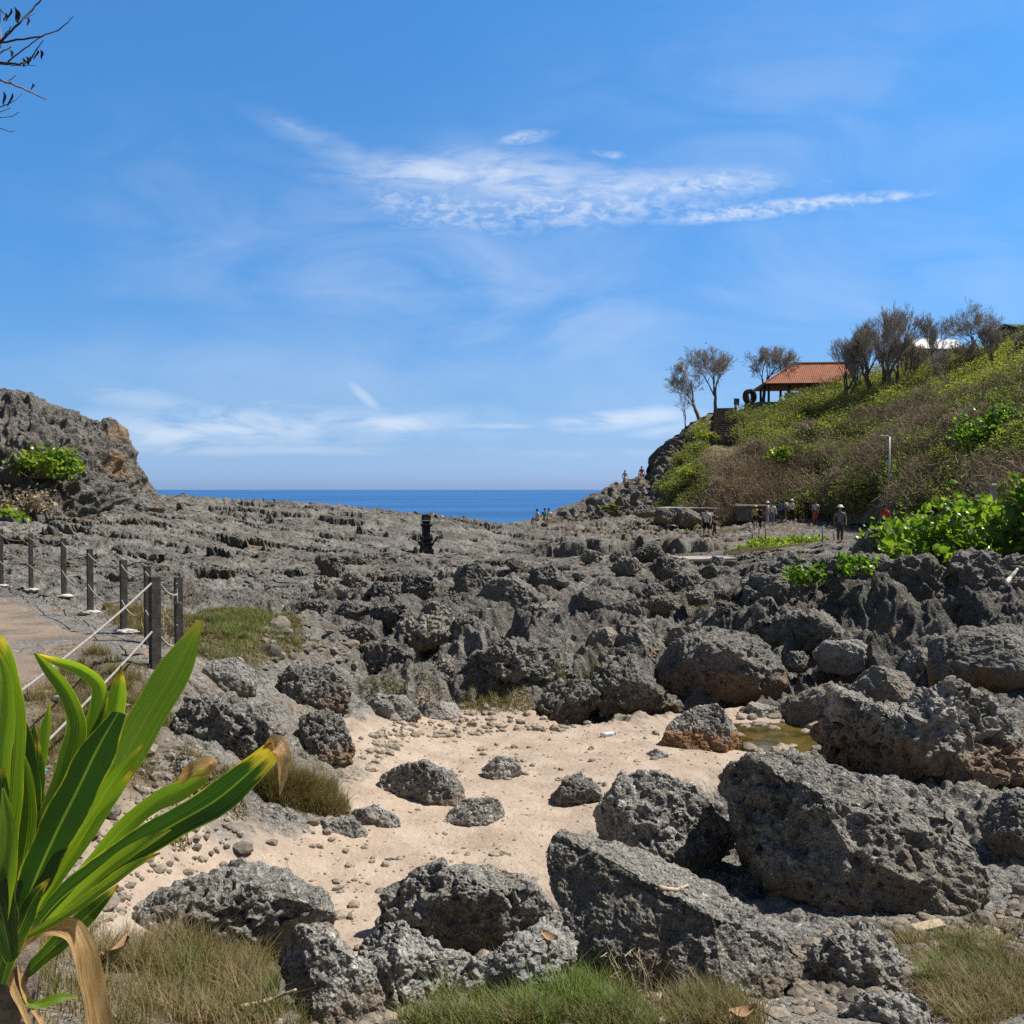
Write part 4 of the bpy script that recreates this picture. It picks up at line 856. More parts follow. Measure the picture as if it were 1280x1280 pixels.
def scatter(poly, n, r_=rng):
    poly = np.asarray(poly); lo, hi = poly.min(0), poly.max(0); p = r_.uniform(lo, hi, (n * 4, 2)); p = p[poly_sdf(p[:, 0], p[:, 1], poly) < 0][:n]; return p
gs = Soup()
def grass_patch(pxs, n, h, w, tone, lean=.7, clump=.5):
    W_ = hits(pxs); tc = scatter(W_, max(3, n // 260))
    for q in tc:
        m_ = int(rng.uniform(50, 130)); rr_ = np.sqrt(rng.uniform(0, 1, m_)) * rng.uniform(.025, .08) * (1 + .06 * q[1]); aa_ = rng.uniform(0, 6.28, m_); pp = q + np.stack([np.cos(aa_) * rr_, np.sin(aa_) * rr_], 1)
        gs.add(*blades(np.stack([pp[:, 0], pp[:, 1], zfine(pp[:, 0], pp[:, 1])], 1), h * rng.uniform(.8, 1.7), w, np.clip(tone + rng.normal(0, .18) + rng.normal(0, .14, m_), 0, 1), lean * 1.25))
    p = scatter(W_, int(n * .85)); nn = gnoise(np.stack([p[:, 0], p[:, 1], 0 * p[:, 0]], 1), dict(a=('fbm', 2.2, dict(detail=4)), b=('fbm', 7, dict(detail=2))))
    edge_d = np.clip(-poly_sdf(p[:, 0], p[:, 1], W_) / (.28 + .02 * p[:, 1]), 0, 1)
    dens = nn['a'] * .6 + nn['b'] * .4 + .16 * edge_d - .10
    keep = dens > clump - rng.uniform(0, .13, len(p)); p = p[keep]; a = (nn['a'] * .7 + .3 * edge_d)[keep]
    if not len(p): return
    P = np.stack([p[:, 0], p[:, 1], zfine(p[:, 0], p[:, 1])], 1)
    gs.add(*blades(P, h * (.4 + 1.2 * a), w, np.clip(tone + (a - .5) * 1.1 + rng.normal(0, .16, len(p)), 0, 1), lean))
def tuft(px, py, rad, n, h, w, tone, lean=1.0, y=None):
    c = hit(px, py) if y is None else at(px, py, y); r = np.sqrt(rng.uniform(0, 1, n)) * rad; a = rng.uniform(0, 6.28, n); p = c[:2] + np.stack([np.cos(a) * r, np.sin(a) * r], 1)
    P = np.stack([p[:, 0], p[:, 1], zfine(p[:, 0], p[:, 1])], 1); gs.add(*blades(P, h * (1.15 - .6 * r / rad), w, np.clip(tone + rng.normal(0, .17, n), 0, 1), lean))
grass_patch(GRASS_PX[1], 4800, .15, .0055, .30, 1.1, .47); tuft(235, 1208, .24, 1900, .24, .0056, .30, 1.2); tuft(300, 1225, .22, 1500, .20, .0056, .38, 1.2); tuft(165, 1215, .22, 1300, .22, .0056, .25, 1.2); tuft(340, 1275, .2, 1200, .14, .0056, .5, 1.2)
grass_patch([(0,1190),(60,1130),(130,1160),(150,1300),(-40,1300)], 2600, .13, .0055, .28, 1.2, .44); grass_patch(GRASS_PX[2], 9000, .11, .005, .62, 1.0, .45); tuft(700, 1258, .30, 3600, .19, .006, .85, 1.0); tuft(655, 1278, .2, 1500, .16, .006, .75, 1.0); tuft(590, 1285, .22, 1400, .13, .006, .65, 1.0); tuft(770, 1285, .2, 1300, .13, .006, .6, 1.0)
grass_patch(GRASS_PX[3], 5000, .10, .005, .40, 1.0, .46); tuft(880, 1268, .2, 1600, .18, .005, .5)
grass_patch(GRASS_PX[4], 20000, .075, .0056, .36, 1.1, .46); tuft(1085, 1222, .13, 900, .16, .005, .5)
grass_patch(GRASS_PX[0], 15000, .09, .008, .55, 1.1, .42); grass_patch(GRASS_PX[5], 7000, .20, .006, .36, 1.0, .40); tuft(360, 990, .3, 2200, .24, .007, .34, 1.1); tuft(405, 1000, .25, 1800, .26, .007, .32, 1.1)
grass_patch(GRASS_PX[6], 15000, .12, .005, .28, 1.2, .56); grass_patch(GRASS_PX[7], 7000, .13, .009, .38, 1.0, .44); grass_patch(GRASS_PX[8], 2200, .1, .006, .35, 1.0, .50)
tuft(470, 1222, .11, 700, .16, .005, .55); tuft(780, 1075, .05, 250, .07, .004, .7); tuft(912, 1040, .1, 300, .07, .005, .75)
for px, py, r, n, h, t in [(480, 868, .35, 900, .12, .55), (600, 868, .4, 1200, .13, .4), (590, 880, .3, 700, .12, .35), (640, 876, .35, 900, .14, .42), (690, 850, .3, 800, .16, .75), (665, 845, .3, 700, .14, .5), (760, 868, .3, 800, .16, .55), (735, 845, .25, 600, .14, .5),
                           (720, 875, .25, 600, .13, .6), (606, 835, .25, 500, .12, .35), (475, 765, .5, 900, .12, .5), (640, 852, .3, 600, .12, .6), (130, 965, .12, 300, .1, .5), (215, 1045, .15, 300, .1, .45), (280, 1000, .2, 500, .12, .4), (545, 880, .3, 500, .1, .4),
                           (880, 750, .7, 1500, .1, .35), (900, 757, .8, 1600, .1, .38), (830, 745, .5, 800, .1, .36), (640, 758, .5, 700, .12, .45), (1240, 1165, .3, 500, .1, .4)]: tuft(px, py, r, n, h, .010, t, 1.0)
for px, py, y_, r in [(1000, 683, 48, 1.4), (965, 689, 44, 1.6), (940, 697, 40, 1.2), (910, 668, 64, 2.0)]: tuft(px, py, r, 2600, .22, .02, .38, 1.0, y=y_)
grass = tag(link('grass', gs.mesh('grass'), M_GRASS), kind='stuff')

# ------------------------------------------------------------------ leaf and twig clumps
def leafquads(C, size, r_, flat=.4, tone=None, asp=.55, up=0.0):
    n = len(C); d = r_.normal(size=(n, 3)); d[:, 2] *= flat; d[:, 2] += up; d /= np.linalg.norm(d, axis=1)[:, None]
    e = np.cross(d, r_.normal(size=(n, 3))); e /= np.linalg.norm(e, axis=1)[:, None]; s = size * r_.uniform(.6, 1.3, n)[:, None]
    nn = np.cross(d, e) * s * .12
    V = np.stack([C - d * s * .5, C + e * s * asp * .5 + nn, C + d * s * .5, C - e * s * asp * .5 + nn], 1).reshape(-1, 3)
    b = np.arange(n)[:, None] * 4; return V, np.concatenate([b, b + 1, b + 2, b + 3], 1), 4, np.repeat(tone, 4)
def twigs(A, B, w, tone, r_):
    n = len(A); m = (A + B) / 2 + r_.normal(size=(n, 3)) * np.linalg.norm(B - A, axis=1)[:, None] * .08; d = B - A; e = np.cross(d, r_.normal(size=(n, 3))); e /= np.linalg.norm(e, axis=1)[:, None] + 1e-9; w = np.broadcast_to(w, (n,))[:, None]
    f = np.cross(d, e); f /= np.linalg.norm(f, axis=1)[:, None] + 1e-9
    V = np.stack([A + e * w * .5, A - e * w * .25 + f * w * .43, A - e * w * .25 - f * w * .43, m + e * w * .4, m - e * w * .2 + f * w * .34, m - e * w * .2 - f * w * .34, B], 1).reshape(-1, 3)
    b = np.arange(n)[:, None] * 7
    F4 = np.concatenate([np.concatenate([b + i, b + (i + 1) % 3, b + 3 + (i + 1) % 3, b + 3 + i], 1) for i in range(3)]).ravel(); F3 = np.concatenate([np.concatenate([b + 3 + i, b + 3 + (i + 1) % 3, b + 6], 1) for i in range(3)]).ravel()
    return V, np.concatenate([F4, F3]), np.concatenate([np.full(3 * n, 4), np.full(3 * n, 3)]), np.repeat(tone, 7)
def ball(n, r_, power=.5): 
    d = r_.normal(size=(n, 3)); d /= np.linalg.norm(d, axis=1)[:, None]; return d * (r_.uniform(0, 1, n) ** power)[:, None]
# hill scrub
r2 = np.random.default_rng(21); dry, green = Soup(), Soup()
cand = 1500; ux = r2.uniform(770, 1500, cand); vvv = r2.uniform(.02, 1.0, cand); pts = hill_at(ux, vvv)
nn = gnoise(pts, dict(g=('fbm', .11, dict(detail=4, off=(3, 3, 3))), h=('fbm', .35, dict(detail=3))))
ii = np.clip((ux - HC[0][0]) / (HC[-1][0] - HC[0][0]) * (sh[0] - 1), 0, sh[0] - 1).astype(int); jj = np.clip(vvv * .74 * (sh[1] - 1), 0, sh[1] - 1).astype(int)
rkc = RKG[ii, jj]
nb = 0
for i in range(cand):
    p = pts[i]
    if rkc[i] > .35 and not (rkc[i] < .75 and r2.uniform() < .25): continue
    if (abs(ux[i] - 905) < 24 and vvv[i] > .40) or (885 < ux[i] < 975 and vvv[i] > .84): continue
    if 975 <= ux[i] < 1005 and vvv[i] > .95: continue
    g = nn['g'][i] + r2.normal(0, .06) + .035 + (.09 if vvv[i] > .55 else -.05) + .06 * (ux[i] > 1080) * (vvv[i] > .6) + (.05 if ux[i] < 880 else 0) - (.06 if (vvv[i] < .35 and 900 < ux[i] < 1120) else 0) + .10 * (ux[i] > 1180) * (vvv[i] > .15)
    h_ = nn['h'][i]; s = .5 + 1.1 * h_ + r2.uniform(0, .5); s *= (1.25 if p[1] > 60 else 1.0) * (.6 if ux[i] < 880 else 1); sq = .75
    c = p + np.array([0, -.2, s * .35]); nb += 1
    if ux[i] > 1080 and vvv[i] > .88: s *= 1.35
    if g > .475:
        n = int(330 * s); C = c + ball(n, r2, .45) * np.array([s, s, s * sq]); tone = np.clip(.35 + (g - .5) * 2.2 + r2.normal(0, .22, n), 0, 1); green.add(*leafquads(C, .20, r2, .5, tone))
        n = int(60 * s); A = p + r2.normal(size=(n, 3)) * .15 * s; B = c + ball(n, r2, .3) * s * 1.15; dry.add(*twigs(A, B, .035, np.clip(r2.normal(.5, .2, n), 0, 1), r2))
    else:
        base_t = np.clip(.30 + (h_ - .5) * 1.6 + r2.normal(0, .12), .05, .85)
        n = int(88 * s); A = p + r2.normal(size=(n, 3)) * .25 * s * np.array([1, 1, .2]); B = c + ball(n, r2, .35) * np.array([s, s, s * .95]) + np.array([0, 0, .25 * s]); dry.add(*twigs(A, B, .040, np.clip(base_t + r2.normal(0, .16, n), 0, 1), r2))
        k = r2.integers(0, n, int(n * 1.7)); t = r2.uniform(.45, .95, len(k))[:, None]; A2 = A[k] * (1 - t) + B[k] * t; dry.add(*twigs(A2, A2 + r2.normal(size=(len(k), 3)) * .28 * s + np.array([0, 0, .12]), .022, np.clip(base_t + .08 + r2.normal(0, .18, len(k)), 0, 1), r2))
        n = int((70 if g > .44 else 26) * s); C = c + ball(n, r2, .5) * s; green.add(*leafquads(C, .15, r2, .5, np.clip(.25 + r2.normal(0, .25, n), 0, 1)))
        n = int(70 * s); C = c + ball(n, r2, .5) * s; dry.add(*leafquads(C, .13, r2, .6, np.clip(base_t + r2.normal(0, .2, n), 0, 1)))
print('bushes', nb)
tag(link('dry_undergrowth', dry.mesh('dry_undergrowth'), M_TWIG), kind='stuff'); tag(link('green_undergrowth', green.mesh('green_undergrowth'), M_SCRUB), kind='stuff')

# bushes one can point at
def round_leaf(C, size, r_, tone, up=.5, k=7, cup=.25):
    n = len(C); nrm = r_.normal(size=(n, 3)) * .8 + np.array([.25, .1, up]); nrm /= np.linalg.norm(nrm, axis=1)[:, None]; e = np.cross(nrm, r_.normal(size=(n, 3))); e /= np.linalg.norm(e, axis=1)[:, None]; f = np.cross(nrm, e); s = (size * r_.uniform(.55, 1.25, n))[:, None]
    V = [C - nrm * s * cup * .3]
    for q in range(k):
        a = 2 * math.pi * q / k; V.append(C + (e * math.cos(a) + f * math.sin(a) * .92) * s * .5 + nrm * s * cup * .5 * abs(math.sin(a)))
    V = np.stack(V, 1).reshape(-1, 3); b = np.arange(n)[:, None] * (k + 1)
    return V, np.concatenate([np.concatenate([b, b + 1 + q, b + 1 + (q + 1) % k], 1) for q in range(k)]).ravel(), 3, np.repeat(tone, k + 1)
def shrub(name, label, cat, c, rad, n, leaf, stems=24, seed=1, rnd=True, tone=.55, mleaf=None, sw=.03, low=None, clusters=40, sigma=.17):
    r_ = np.random.default_rng(seed); c = np.array(c, float); rad = np.array(rad, float); root = tag(empty(name, c), label, cat)
    cen = ball(clusters, r_, .42); cen[:, 2] = np.abs(cen[:, 2]) * 1.0 - .15 * (cen[:, 2] < 0); k = r_.integers(0, clusters, n)
    C = (cen[k] + r_.normal(size=(n, 3)) * sigma) * rad; tn = np.clip(tone + r_.normal(0, .2, n) + r_.normal(0, .12, clusters)[k], 0, 1)
    sp = Soup(); sp.add(*(round_leaf(C, leaf, r_, tn) if rnd else leafquads(C, leaf, r_, .6, tn))); link('foliage', sp.mesh('foliage'), mleaf or M_BROAD, root)
    st = Soup(); A = r_.normal(size=(clusters, 3)) * rad * .22 * np.array([1, 1, 0]) + np.array([0, 0, -rad[2] * .25]); st.add(*twigs(A, cen * rad, sw, np.full(clusters, .4), r_)); j = r_.integers(0, n, min(n // 3, 500)); st.add(*twigs((cen[k] * rad)[j], C[j], sw * .5, np.full(len(j), .45), r_))
    link('stems', st.mesh('stems'), M_TWIG, root); return root
p = at(1195, 700, 21.5); p[2] = 1.85
shrub('leafy_shrub', 'sprawling bright green shrub with big round leaves on top of the dark outcrop', 'shrub', p, (1.75, 1.2, 1.3), 1150, .20, seed=3, clusters=80, sigma=.11)
p = at(1285, 690, 20.2); p[2] = 1.95
shrub('leafy_shrub', 'taller round-leaved shrub on dark thin stems cut by the right edge', 'shrub', p, (.75, .9, 1.65), 700, .21, seed=5, clusters=34, sigma=.15, tone=.4)
p = at(1135, 668, 24.0); p[2] = 1.95
shrub('leafy_shrub', 'small yellowish loose shrub between the lamp post and the big leafy shrub', 'shrub', p, (1.1, .9, .75), 520, .15, seed=6, clusters=34, sigma=.14, tone=.75)
for px, py, y_, lab, sd in [(1010, 722, 18.5, 'small green vine in a crack of the leaning outcrop', 11), (1066, 712, 18.4, 'small yellow-green vine draped over the largest cracked outcrop', 12)]:
    p = at(px, py, y_ - .3); shrub('rock_vine', lab, 'vine', p, (.42, .35, .32), 260, .11, seed=sd, clusters=16, sw=.012, tone=.5)
def cliff_pt(px, py):
    P = PLG[:, :int(.76 * PLG.shape[1])].reshape(-1, 3); r = P - np.array([0, 0, CAMZ]); sy = r[:, 1] * cp - r[:, 2] * sp_; ux = CX + F * r[:, 0] / sy; uy = CY - F * (r[:, 2] * cp + r[:, 1] * sp_) / sy
    return P[np.argmin((ux - px) ** 2 + (uy - py) ** 2)]
shrub('cliff_shrub', 'yellow-green shrub clinging to the grey cliff face above the fence', 'shrub', cliff_pt(58, 590) + np.array([0, -.3, 0]), (1.6, .8, 1.0), 520, .25, seed=15, clusters=42, tone=.72, sigma=.10)
shrub('cliff_shrub', 'bright lime shrub at the cliff foot behind the fence posts', 'shrub', cliff_pt(18, 668) + np.array([0, -.8, .1]), (1.15, .8, .85), 800, .24, seed=16, clusters=36, tone=.8, sigma=.15)
shrub('cliff_shrub', 'brown dying shrub hanging on the cliff between the two green ones', 'shrub', cliff_pt(38, 636) + np.array([0, -.3, 0]), (1.6, .8, .75), 420, .2, seed=17, clusters=50, tone=.45, rnd=False, mleaf=M_TWIG)
for px, py, rad, lab, sd, tn, rd in [(1045, 552, 2.0, 'fresh green bush high on the slope below the tiled roof', 31, .75, False), (988, 588, 2.0, 'large green-leaved bush low on the slope above the crowd', 32, .55, True), (1030, 580, 1.6, 'light green bush halfway up the slope beside the large-leaved one', 33, .8, False),
                                 (1005, 532, 1.5, 'yellow-green bush under the near end of the pavilion', 34, .85, False), (868, 605, 1.4, 'low bright bush at the foot of the long stair flight', 35, .85, False), (885, 556, 1.0, 'little lime bush beside the long stair flight', 36, .95, False), (866, 668, .9, 'small lime bush by the dark hollow below the concrete wall', 37, .85, True),
                                 (1235, 560, 2.2, 'dark-leaved bush with round leaves near the right edge of the slope', 38, .35, True), (1190, 480, 2.0, 'green bush spreading below the white roof', 39, .6, False), (765, 643, .6, 'lone small green tuft bush on the bare rock slope', 40, .5, False)]:
    c = hill_px(px, py) + np.array([-.3, -1.3, .5]); sc = F / c[1] / F
    shrub('hill_bush', lab, 'bush', c, (rad * 1.1, rad * .8, rad * .8), int(560 * rad), .26, seed=sd, clusters=int(18 * rad) + 8, tone=tn, rnd=rd, mleaf=M_BROAD if rd else M_SCRUB, sigma=.16)

for px, py, y_, rx, lab, sd in [(968, 668, 54, 1.5, 'low lime creeper beside the thin sticks on the far terrace', 41), (1008, 664, 54, 1.3, 'low lime creeper just below the crowd', 42), (944, 676, 47, .9, 'tiny green creeper patch on the grey rocks of the terrace', 43), (980, 676, 48, 1.1, 'yellow-green creeper in front of the slanting stick', 44)]:
    p = at(px, py, y_); p[2] = float(zfine(p[0], p[1])) + .08; shrub('ground_creeper', lab, 'creeper', p, (rx, .9, .35), 330, .17, seed=sd, clusters=22, tone=.8, sw=.015)
# ------------------------------------------------------------------ bare trees
def tree_mesh(h, seed, spread=.55, levels=5, lean=(0, 0), r0=None, first=.25, forks=3, upw=.25, leafy=.0, r_=None):
    r_ = np.random.default_rng(seed); trunk, crown = MB(), Soup(); tips = []; r0 = r0 or h * .022
    def branch(p, d, L, r, lv):
        n = 5 if lv > 2 else 3; pts = [p]; dd = d.copy()
        for k in range(n):
            dd = dd + r_.normal(size=3) * .13 + np.array([0, 0, upw * .10]); dd /= np.linalg.norm(dd); pts.append(pts[-1] + dd * L / n)
        rr = np.linspace(r, r * .62, n + 1)
        if lv >= levels - 2: trunk.tube(pts, rr, 6 if lv == levels else 5, True)
        else:
            A = np.array(pts[:-1]); B = np.array(pts[1:]); crown.add(*twigs(A, B + (B - A) * .1, max(r * 1.5, .017), np.full(n, .75 + r_.uniform(-.25, .2)), r_))
        if lv == 0: tips.append(pts[-1]); return
        nf = forks + (r_.uniform() < .4) + (lv <= 3)
        for q in range(nf):
            t = r_.uniform(.45, 1.0) if q else 1.0; i = min(n, max(1, int(round(t * n)))); ax = r_.normal(size=3); ax -= dd * (ax @ dd); ax /= np.linalg.norm(ax)
            nd = dd * math.cos(spread) + ax * math.sin(spread * r_.uniform(.6, 1.3)); nd[2] += upw * .5; nd /= np.linalg.norm(nd); branch(pts[i], nd, L * r_.uniform(.58, .82), rr[i] * (.62 if q else .75), lv - 1)
    d0 = np.array([lean[0], lean[1], 1.0]); d0 /= np.linalg.norm(d0); branch(np.array([0, 0, -.3]), d0, h * first, r0, levels)
    tips = np.array(tips)
    if leafy and len(tips):
        k = r_.integers(0, len(tips), int(len(tips) * leafy)); crown.add(*leafquads(tips[k] + r_.normal(size=(len(k), 3)) * .12, .15, r_, .7, np.clip(r_.normal(.35, .15, len(k)), 0, 1)))
    top = max(max(v[:, 2].max() for v in trunk.V), max([v[:, 2].max() for v in crown.V] or [0])); k = h / top
    for i in range(len(trunk.V)): trunk.V[i] = trunk.V[i] * k
    for i in range(len(crown.V)): crown.V[i] = crown.V[i] * k
    return trunk, crown
def bare_tree(label, loc, h, seed, name='bare_tree', **kw):
    root = tag(empty(name, loc), label, 'tree'); t, c = tree_mesh(h, seed, **kw); t.build('trunk', M_BARK, root, True); link('crown', c.mesh('crown'), M_TWIGPALE, root); return root
for px, pb, ptop, lab, sd, kw in [
    (857, 527, 487, 'smallest leaning bare tree nearest the sea on the hilltop', 1, dict(lean=(-.25, 0), first=.42, levels=4, spread=.6)), (874, 522, 452, 'bare tree with a wide twiggy crown just seaward of the long stairs', 2, dict(lean=(-.3, 0), levels=6, spread=.5, leafy=.04)), (893, 516, 441, 'tallest bare tree beside the top of the long stairs', 3, dict(lean=(.05, 0), levels=6, spread=.52, leafy=.03)),
    (955, 505, 433, 'dark forked bare tree between the stone ring and the pavilion', 4, dict(lean=(-.2, 0), levels=6, spread=.5, leafy=.03)), (985, 495, 430, 'bare tree rising behind the near end of the pavilion roof', 5, dict(levels=5, spread=.6, leafy=.02)), (1056, 516, 418, 'bare tree standing in front of the far end of the tiled roof', 6, dict(levels=6, spread=.4, upw=.5)),
    (1105, 505, 390, 'tallest upright bare tree between the tiled roof and the white roof', 7, dict(levels=6, spread=.36, upw=.6)), (1078, 500, 420, 'slender bare tree just past the tiled roof', 8, dict(levels=5, spread=.36, upw=.6)), (1135, 490, 412, 'crooked dark tree with a few green sprouts before the white roof', 9, dict(levels=5, spread=.5, upw=.4, leafy=.06)),
    (1168, 490, 398, 'bare tree in the middle of the white roof', 10, dict(levels=6, spread=.34, upw=.6)), (1190, 500, 432, 'stubby bare tree at the end of the white roof', 11, dict(levels=5, spread=.4, upw=.5)), (1225, 470, 382, 'spreading umbrella-like bare tree near the banana plant', 12, dict(levels=6, spread=.62, upw=.15, lean=(.1, 0)))]:
    q = hill_px(px, pb); bare_tree(lab, q, (pb - ptop) / F * q[1] * 1.10, 100 + sd, **kw)
for i, (px, pb, ptop) in enumerate([(1072, 505, 425), (1085, 505, 396), (1100, 500, 388), (1122, 498, 402), (1142, 494, 412), (1205, 480, 425), (1252, 470, 400), (1272, 465, 408)]):
    q = hill_px(px, pb); o = bare_tree('thin leafless tree in the thicket along the hilltop between the roofs', q, (pb - ptop) / F * q[1], 300 + i, levels=6, spread=.38, upw=.6, forks=3); o['group'] = 'leafless thicket along the hilltop'
for px, pb, ptop, lab, sd in [(1012, 560, 520, 'pale leafless bush on the slope under the pavilion', 61), (905, 632, 590, 'silvery leafless bush low on the slope left of the crowd', 62), (1100, 600, 560, 'grey leafless bush beside the lamp post', 63), (1062, 625, 580, 'thorny grey bush above the crowd', 64), (950, 590, 545, 'brown leafless bush on the slope above the silvery one', 65), (1200, 560, 500, 'tall brown leafless bush on the upper slope', 66)]:
    q = hill_px(px, pb); root = tag(empty('leafless_bush', q), lab, 'bush'); t, c = tree_mesh((pb - ptop) / F * q[1], sd, levels=5, spread=.7, first=.22, forks=4, r0=.06); t.build('stem', M_BARK, root, True); link('twigs', c.mesh('twigs'), M_TWIG, root)

# banana-like plants and palm fronds at the top of the slope
def frond_plant(name, label, cat, loc, n, L, wd, seed, up=.9, droop=.6, tone=.4, trunk_h=0.0, feather=False):
    r_ = np.random.default_rng(seed); root = tag(empty(name, loc), label, cat)
    if trunk_h: mb = MB(); mb.tube([(0, 0, -.4), (.05, 0, trunk_h * .5), (0.1, 0, trunk_h)], [.16, .13, .12], 8); mb.build('trunk', M_BARK, root, True)
    for i in range(n):
        a = 2 * math.pi * i / n + r_.uniform(-.3, .3); l = L * r_.uniform(.75, 1.15); m = 9; t = np.linspace(0, 1, m); hz = l * (.25 * t + .55 * t ** 1.7) * r_.uniform(.5, 1.1); zz = trunk_h + l * (up * t - droop * t ** 2.4 * r_.uniform(.6, 1.2)); w = wd * np.sin(np.clip(t * .93 + .07, 0, 1) * math.pi) ** .7 * .5
        c = np.stack([math.cos(a) * hz, math.sin(a) * hz, zz], 1); s = np.array([-math.sin(a), math.cos(a), 0]); sp = Soup()
        if feather:
            k = 26; tt = np.linspace(.12, 1, k); cc = np.stack([np.interp(tt, t, c[:, q]) for q in range(3)], 1); ll_ = wd * np.sin(tt * math.pi * .9 + .15)[:, None]
            for sg in (-1, 1): sp.add(*twigs(cc, cc + sg * s * ll_ + np.array([math.cos(a), math.sin(a), -.7]) * ll_ * .6, .045, np.clip(r_.normal(tone, .1, k), 0, 1), r_))
            sp.add(*twigs(c[:-1], c[1:], .04, np.full(m - 1, tone), r_))
        else:
            V = np.stack([c - s * w[:, None] + np.array([0, 0, .15]) * w[:, None], c, c + s * w[:, None] + np.array([0, 0, .15]) * w[:, None]], 1).reshape(-1, 3); sp.add(V, grid_faces(m, 3), 4, np.full(len(V), np.clip(tone + r_.normal(0, .12), 0, 1)))
        link('frond' if feather else 'leaf', sp.mesh('frond'), M_SCRUB, root)
frond_plant('banana_plant', 'banana plant with upright torn green leaves at the top of the slope', 'plant', hill_px(1238, 462), 8, 2.9, .75, 5, up=1.05, droop=.35, tone=.55)
frond_plant('banana_plant', 'drooping pale banana plant beside the umbrella-like bare tree', 'plant', hill_px(1258, 455), 6, 2.6, .5, 6, up=1.1, droop=.7, tone=.85, trunk_h=.8)
frond_plant('palm_tree', 'palm crown cut by the right edge above the dark green roof', 'palm', hill_px(1287, 440) + np.array([0, 0, -.2]), 12, 2.0, .6, 7, up=.6, droop=.9, tone=.25, trunk_h=2.2, feather=True)
# ------------------------------------------------------------------ built things
M_CONC = simple('old_concrete', (.40, .37, .33), .9, .25, 3, .15, .4)
M_DARKSTONE = simple('black_stone', (.022, .021, .022), .85, .4, 12, .25, .6)
M_STONE = simple('rough_stone', (.16, .145, .13), .9, .35, 5, .15, .5)
M_METAL = simple('galvanised_metal', (.50, .51, .52), .5, .1, 8, .4, 0, .3)
M_WHITE = simple('white_sheet', (.78, .78, .76), .6, .06, 3)
M_WOOD = simple('dark_timber', (.05, .038, .028), .8, .35, 7)
M_GREENROOF = simple('dark_green_roof', (.035, .06, .045), .7, .25, 3)
def m_tiles(N):
    p = N.node('ShaderNodeTexCoord').outputs['Object']; n = N.noise(p, 2.2, 5.0, .65); w = N.node('ShaderNodeTexWave', dict(wave_type='BANDS', bands_direction='X'), Vector=p, Scale=1.6).outputs[1]
    v = N.vor(N.node('ShaderNodeMapping', Vector=p, Scale=(4, 3, 3)).outputs[0], 1.0, out='Color'); sep = N.node('ShaderNodeSeparateColor', i0=v).outputs[0]
    c = N.mix(N.ss(n, .3, .7), (.34, .135, .08), (.47, .21, .125)); c = N.mix(N.m('MULTIPLY', sep, .35), c, (.25, .085, .05))
    return bsdf(N, c, .85, bump(N, w, .5, .05), .2)
M_TILE = mat('clay_tiles', m_tiles)

# stepped black shrine on the shelf
b = hit(532, 692, zfine, 20); b[1] += .3; b[2] = float(zfine(b[0], b[1])); print('shrine', b)
sh_root = tag(empty('stone_shrine', b, RAD(20)), 'black stepped stone shrine standing alone on the rock shelf', 'shrine')
u = b[1] / F
def tier(name, z0, z1, w0, w1=None, parent=sh_root, flare=None):
    mb = MB(); z0 *= u; z1 *= u; w = w0 * u * .92; mb.box((0, 0, (z0 + z1) / 2), (w, w, z1 - z0), taper=(w1 / w0 if w1 else 1))
    if flare:
        for sx, sy in ((1, 1), (1, -1), (-1, 1), (-1, -1)): mb.tube([(sx * w * .36, sy * w * .36, z0 + .3 * (z1 - z0)), (sx * w * .55, sy * w * .55, z0 + .6 * (z1 - z0)), (sx * w * flare, sy * w * flare, z1 + .08)], [.09, .07, .03], 5)
    return mb.build(name, M_DARKSTONE, parent, bevel=.015)
tier('base', -4, 6, 17); tier('plinth', 6.01, 9, 14.5); tier('lower_tier', 9.01, 14, 12.5, 15, flare=.74); tier('lower_cornice', 14.01, 16, 14, 11.5); tier('middle_tier', 16.01, 20.5, 11, 15, flare=.6)
tier('shaft', 20.51, 34, 9.0, 9.5); tier('upper_cornice', 34.01, 37.5, 12, 14); tier('neck', 37.51, 41, 8, 10); tier('seat', 41.01, 45, 10, 11)
mb = MB(); mb.box((0, 0, 42.2 * u), (11.4 * u * .92, 11.4 * u * .92, 1.1 * u)); mb.build('pale_band', M_METAL, sh_root)
mb = MB(); mb.box((0, 4.2 * u, 47.2 * u), (10 * u, 1.6 * u, 4.2 * u), taper=.8); mb.build('back_slab', M_DARKSTONE, sh_root, bevel=.01)
for sx in (-1, 1): mb = MB(); mb.box((sx * 4.6 * u, 0, 46.3 * u), (1.2 * u, 8 * u, 2.4 * u)); mb.build('armrest', M_DARKSTONE, sh_root)

# stair flights
def stairs(label, p0, p1, width, n, m, side_wall=True):
    p0 = np.array(p0); p1 = np.array(p1); root = tag(empty('stone_stairs', p0), label, 'stairs'); d = p1 - p0; f = np.array([d[0], d[1], 0]); L = np.linalg.norm(f); f /= L; s = np.array([f[1], -f[0], 0]); R3 = np.stack([s, f, [0, 0, 1]], 1)
    for k in range(n):
        mb = MB(); c = f * (L * (k + .5) / n); z = d[2] * (k + 1) / n; mb.box(c + np.array([0, 0, z - .7]), (width * (1 + .05 * math.sin(k * 2.3)), L / n + .06, 1.4), R3); mb.build('step', m, root, bevel=.03)
    if side_wall:
        for sg in (-1, 1):
            mb = MB(); a = -f * .2 + s * sg * (width / 2 + .14); b_ = d + s * sg * (width / 2 + .14)
            for q in range(6):
                c = a + (b_ - a) * (q + .5) / 6; mb.box(c + np.array([0, 0, -.55]), (.26, L / 6 + .02, 1.5 + d[2] / 6 * .3), R3)
            mb.build('side_wall', M_STONE, root)
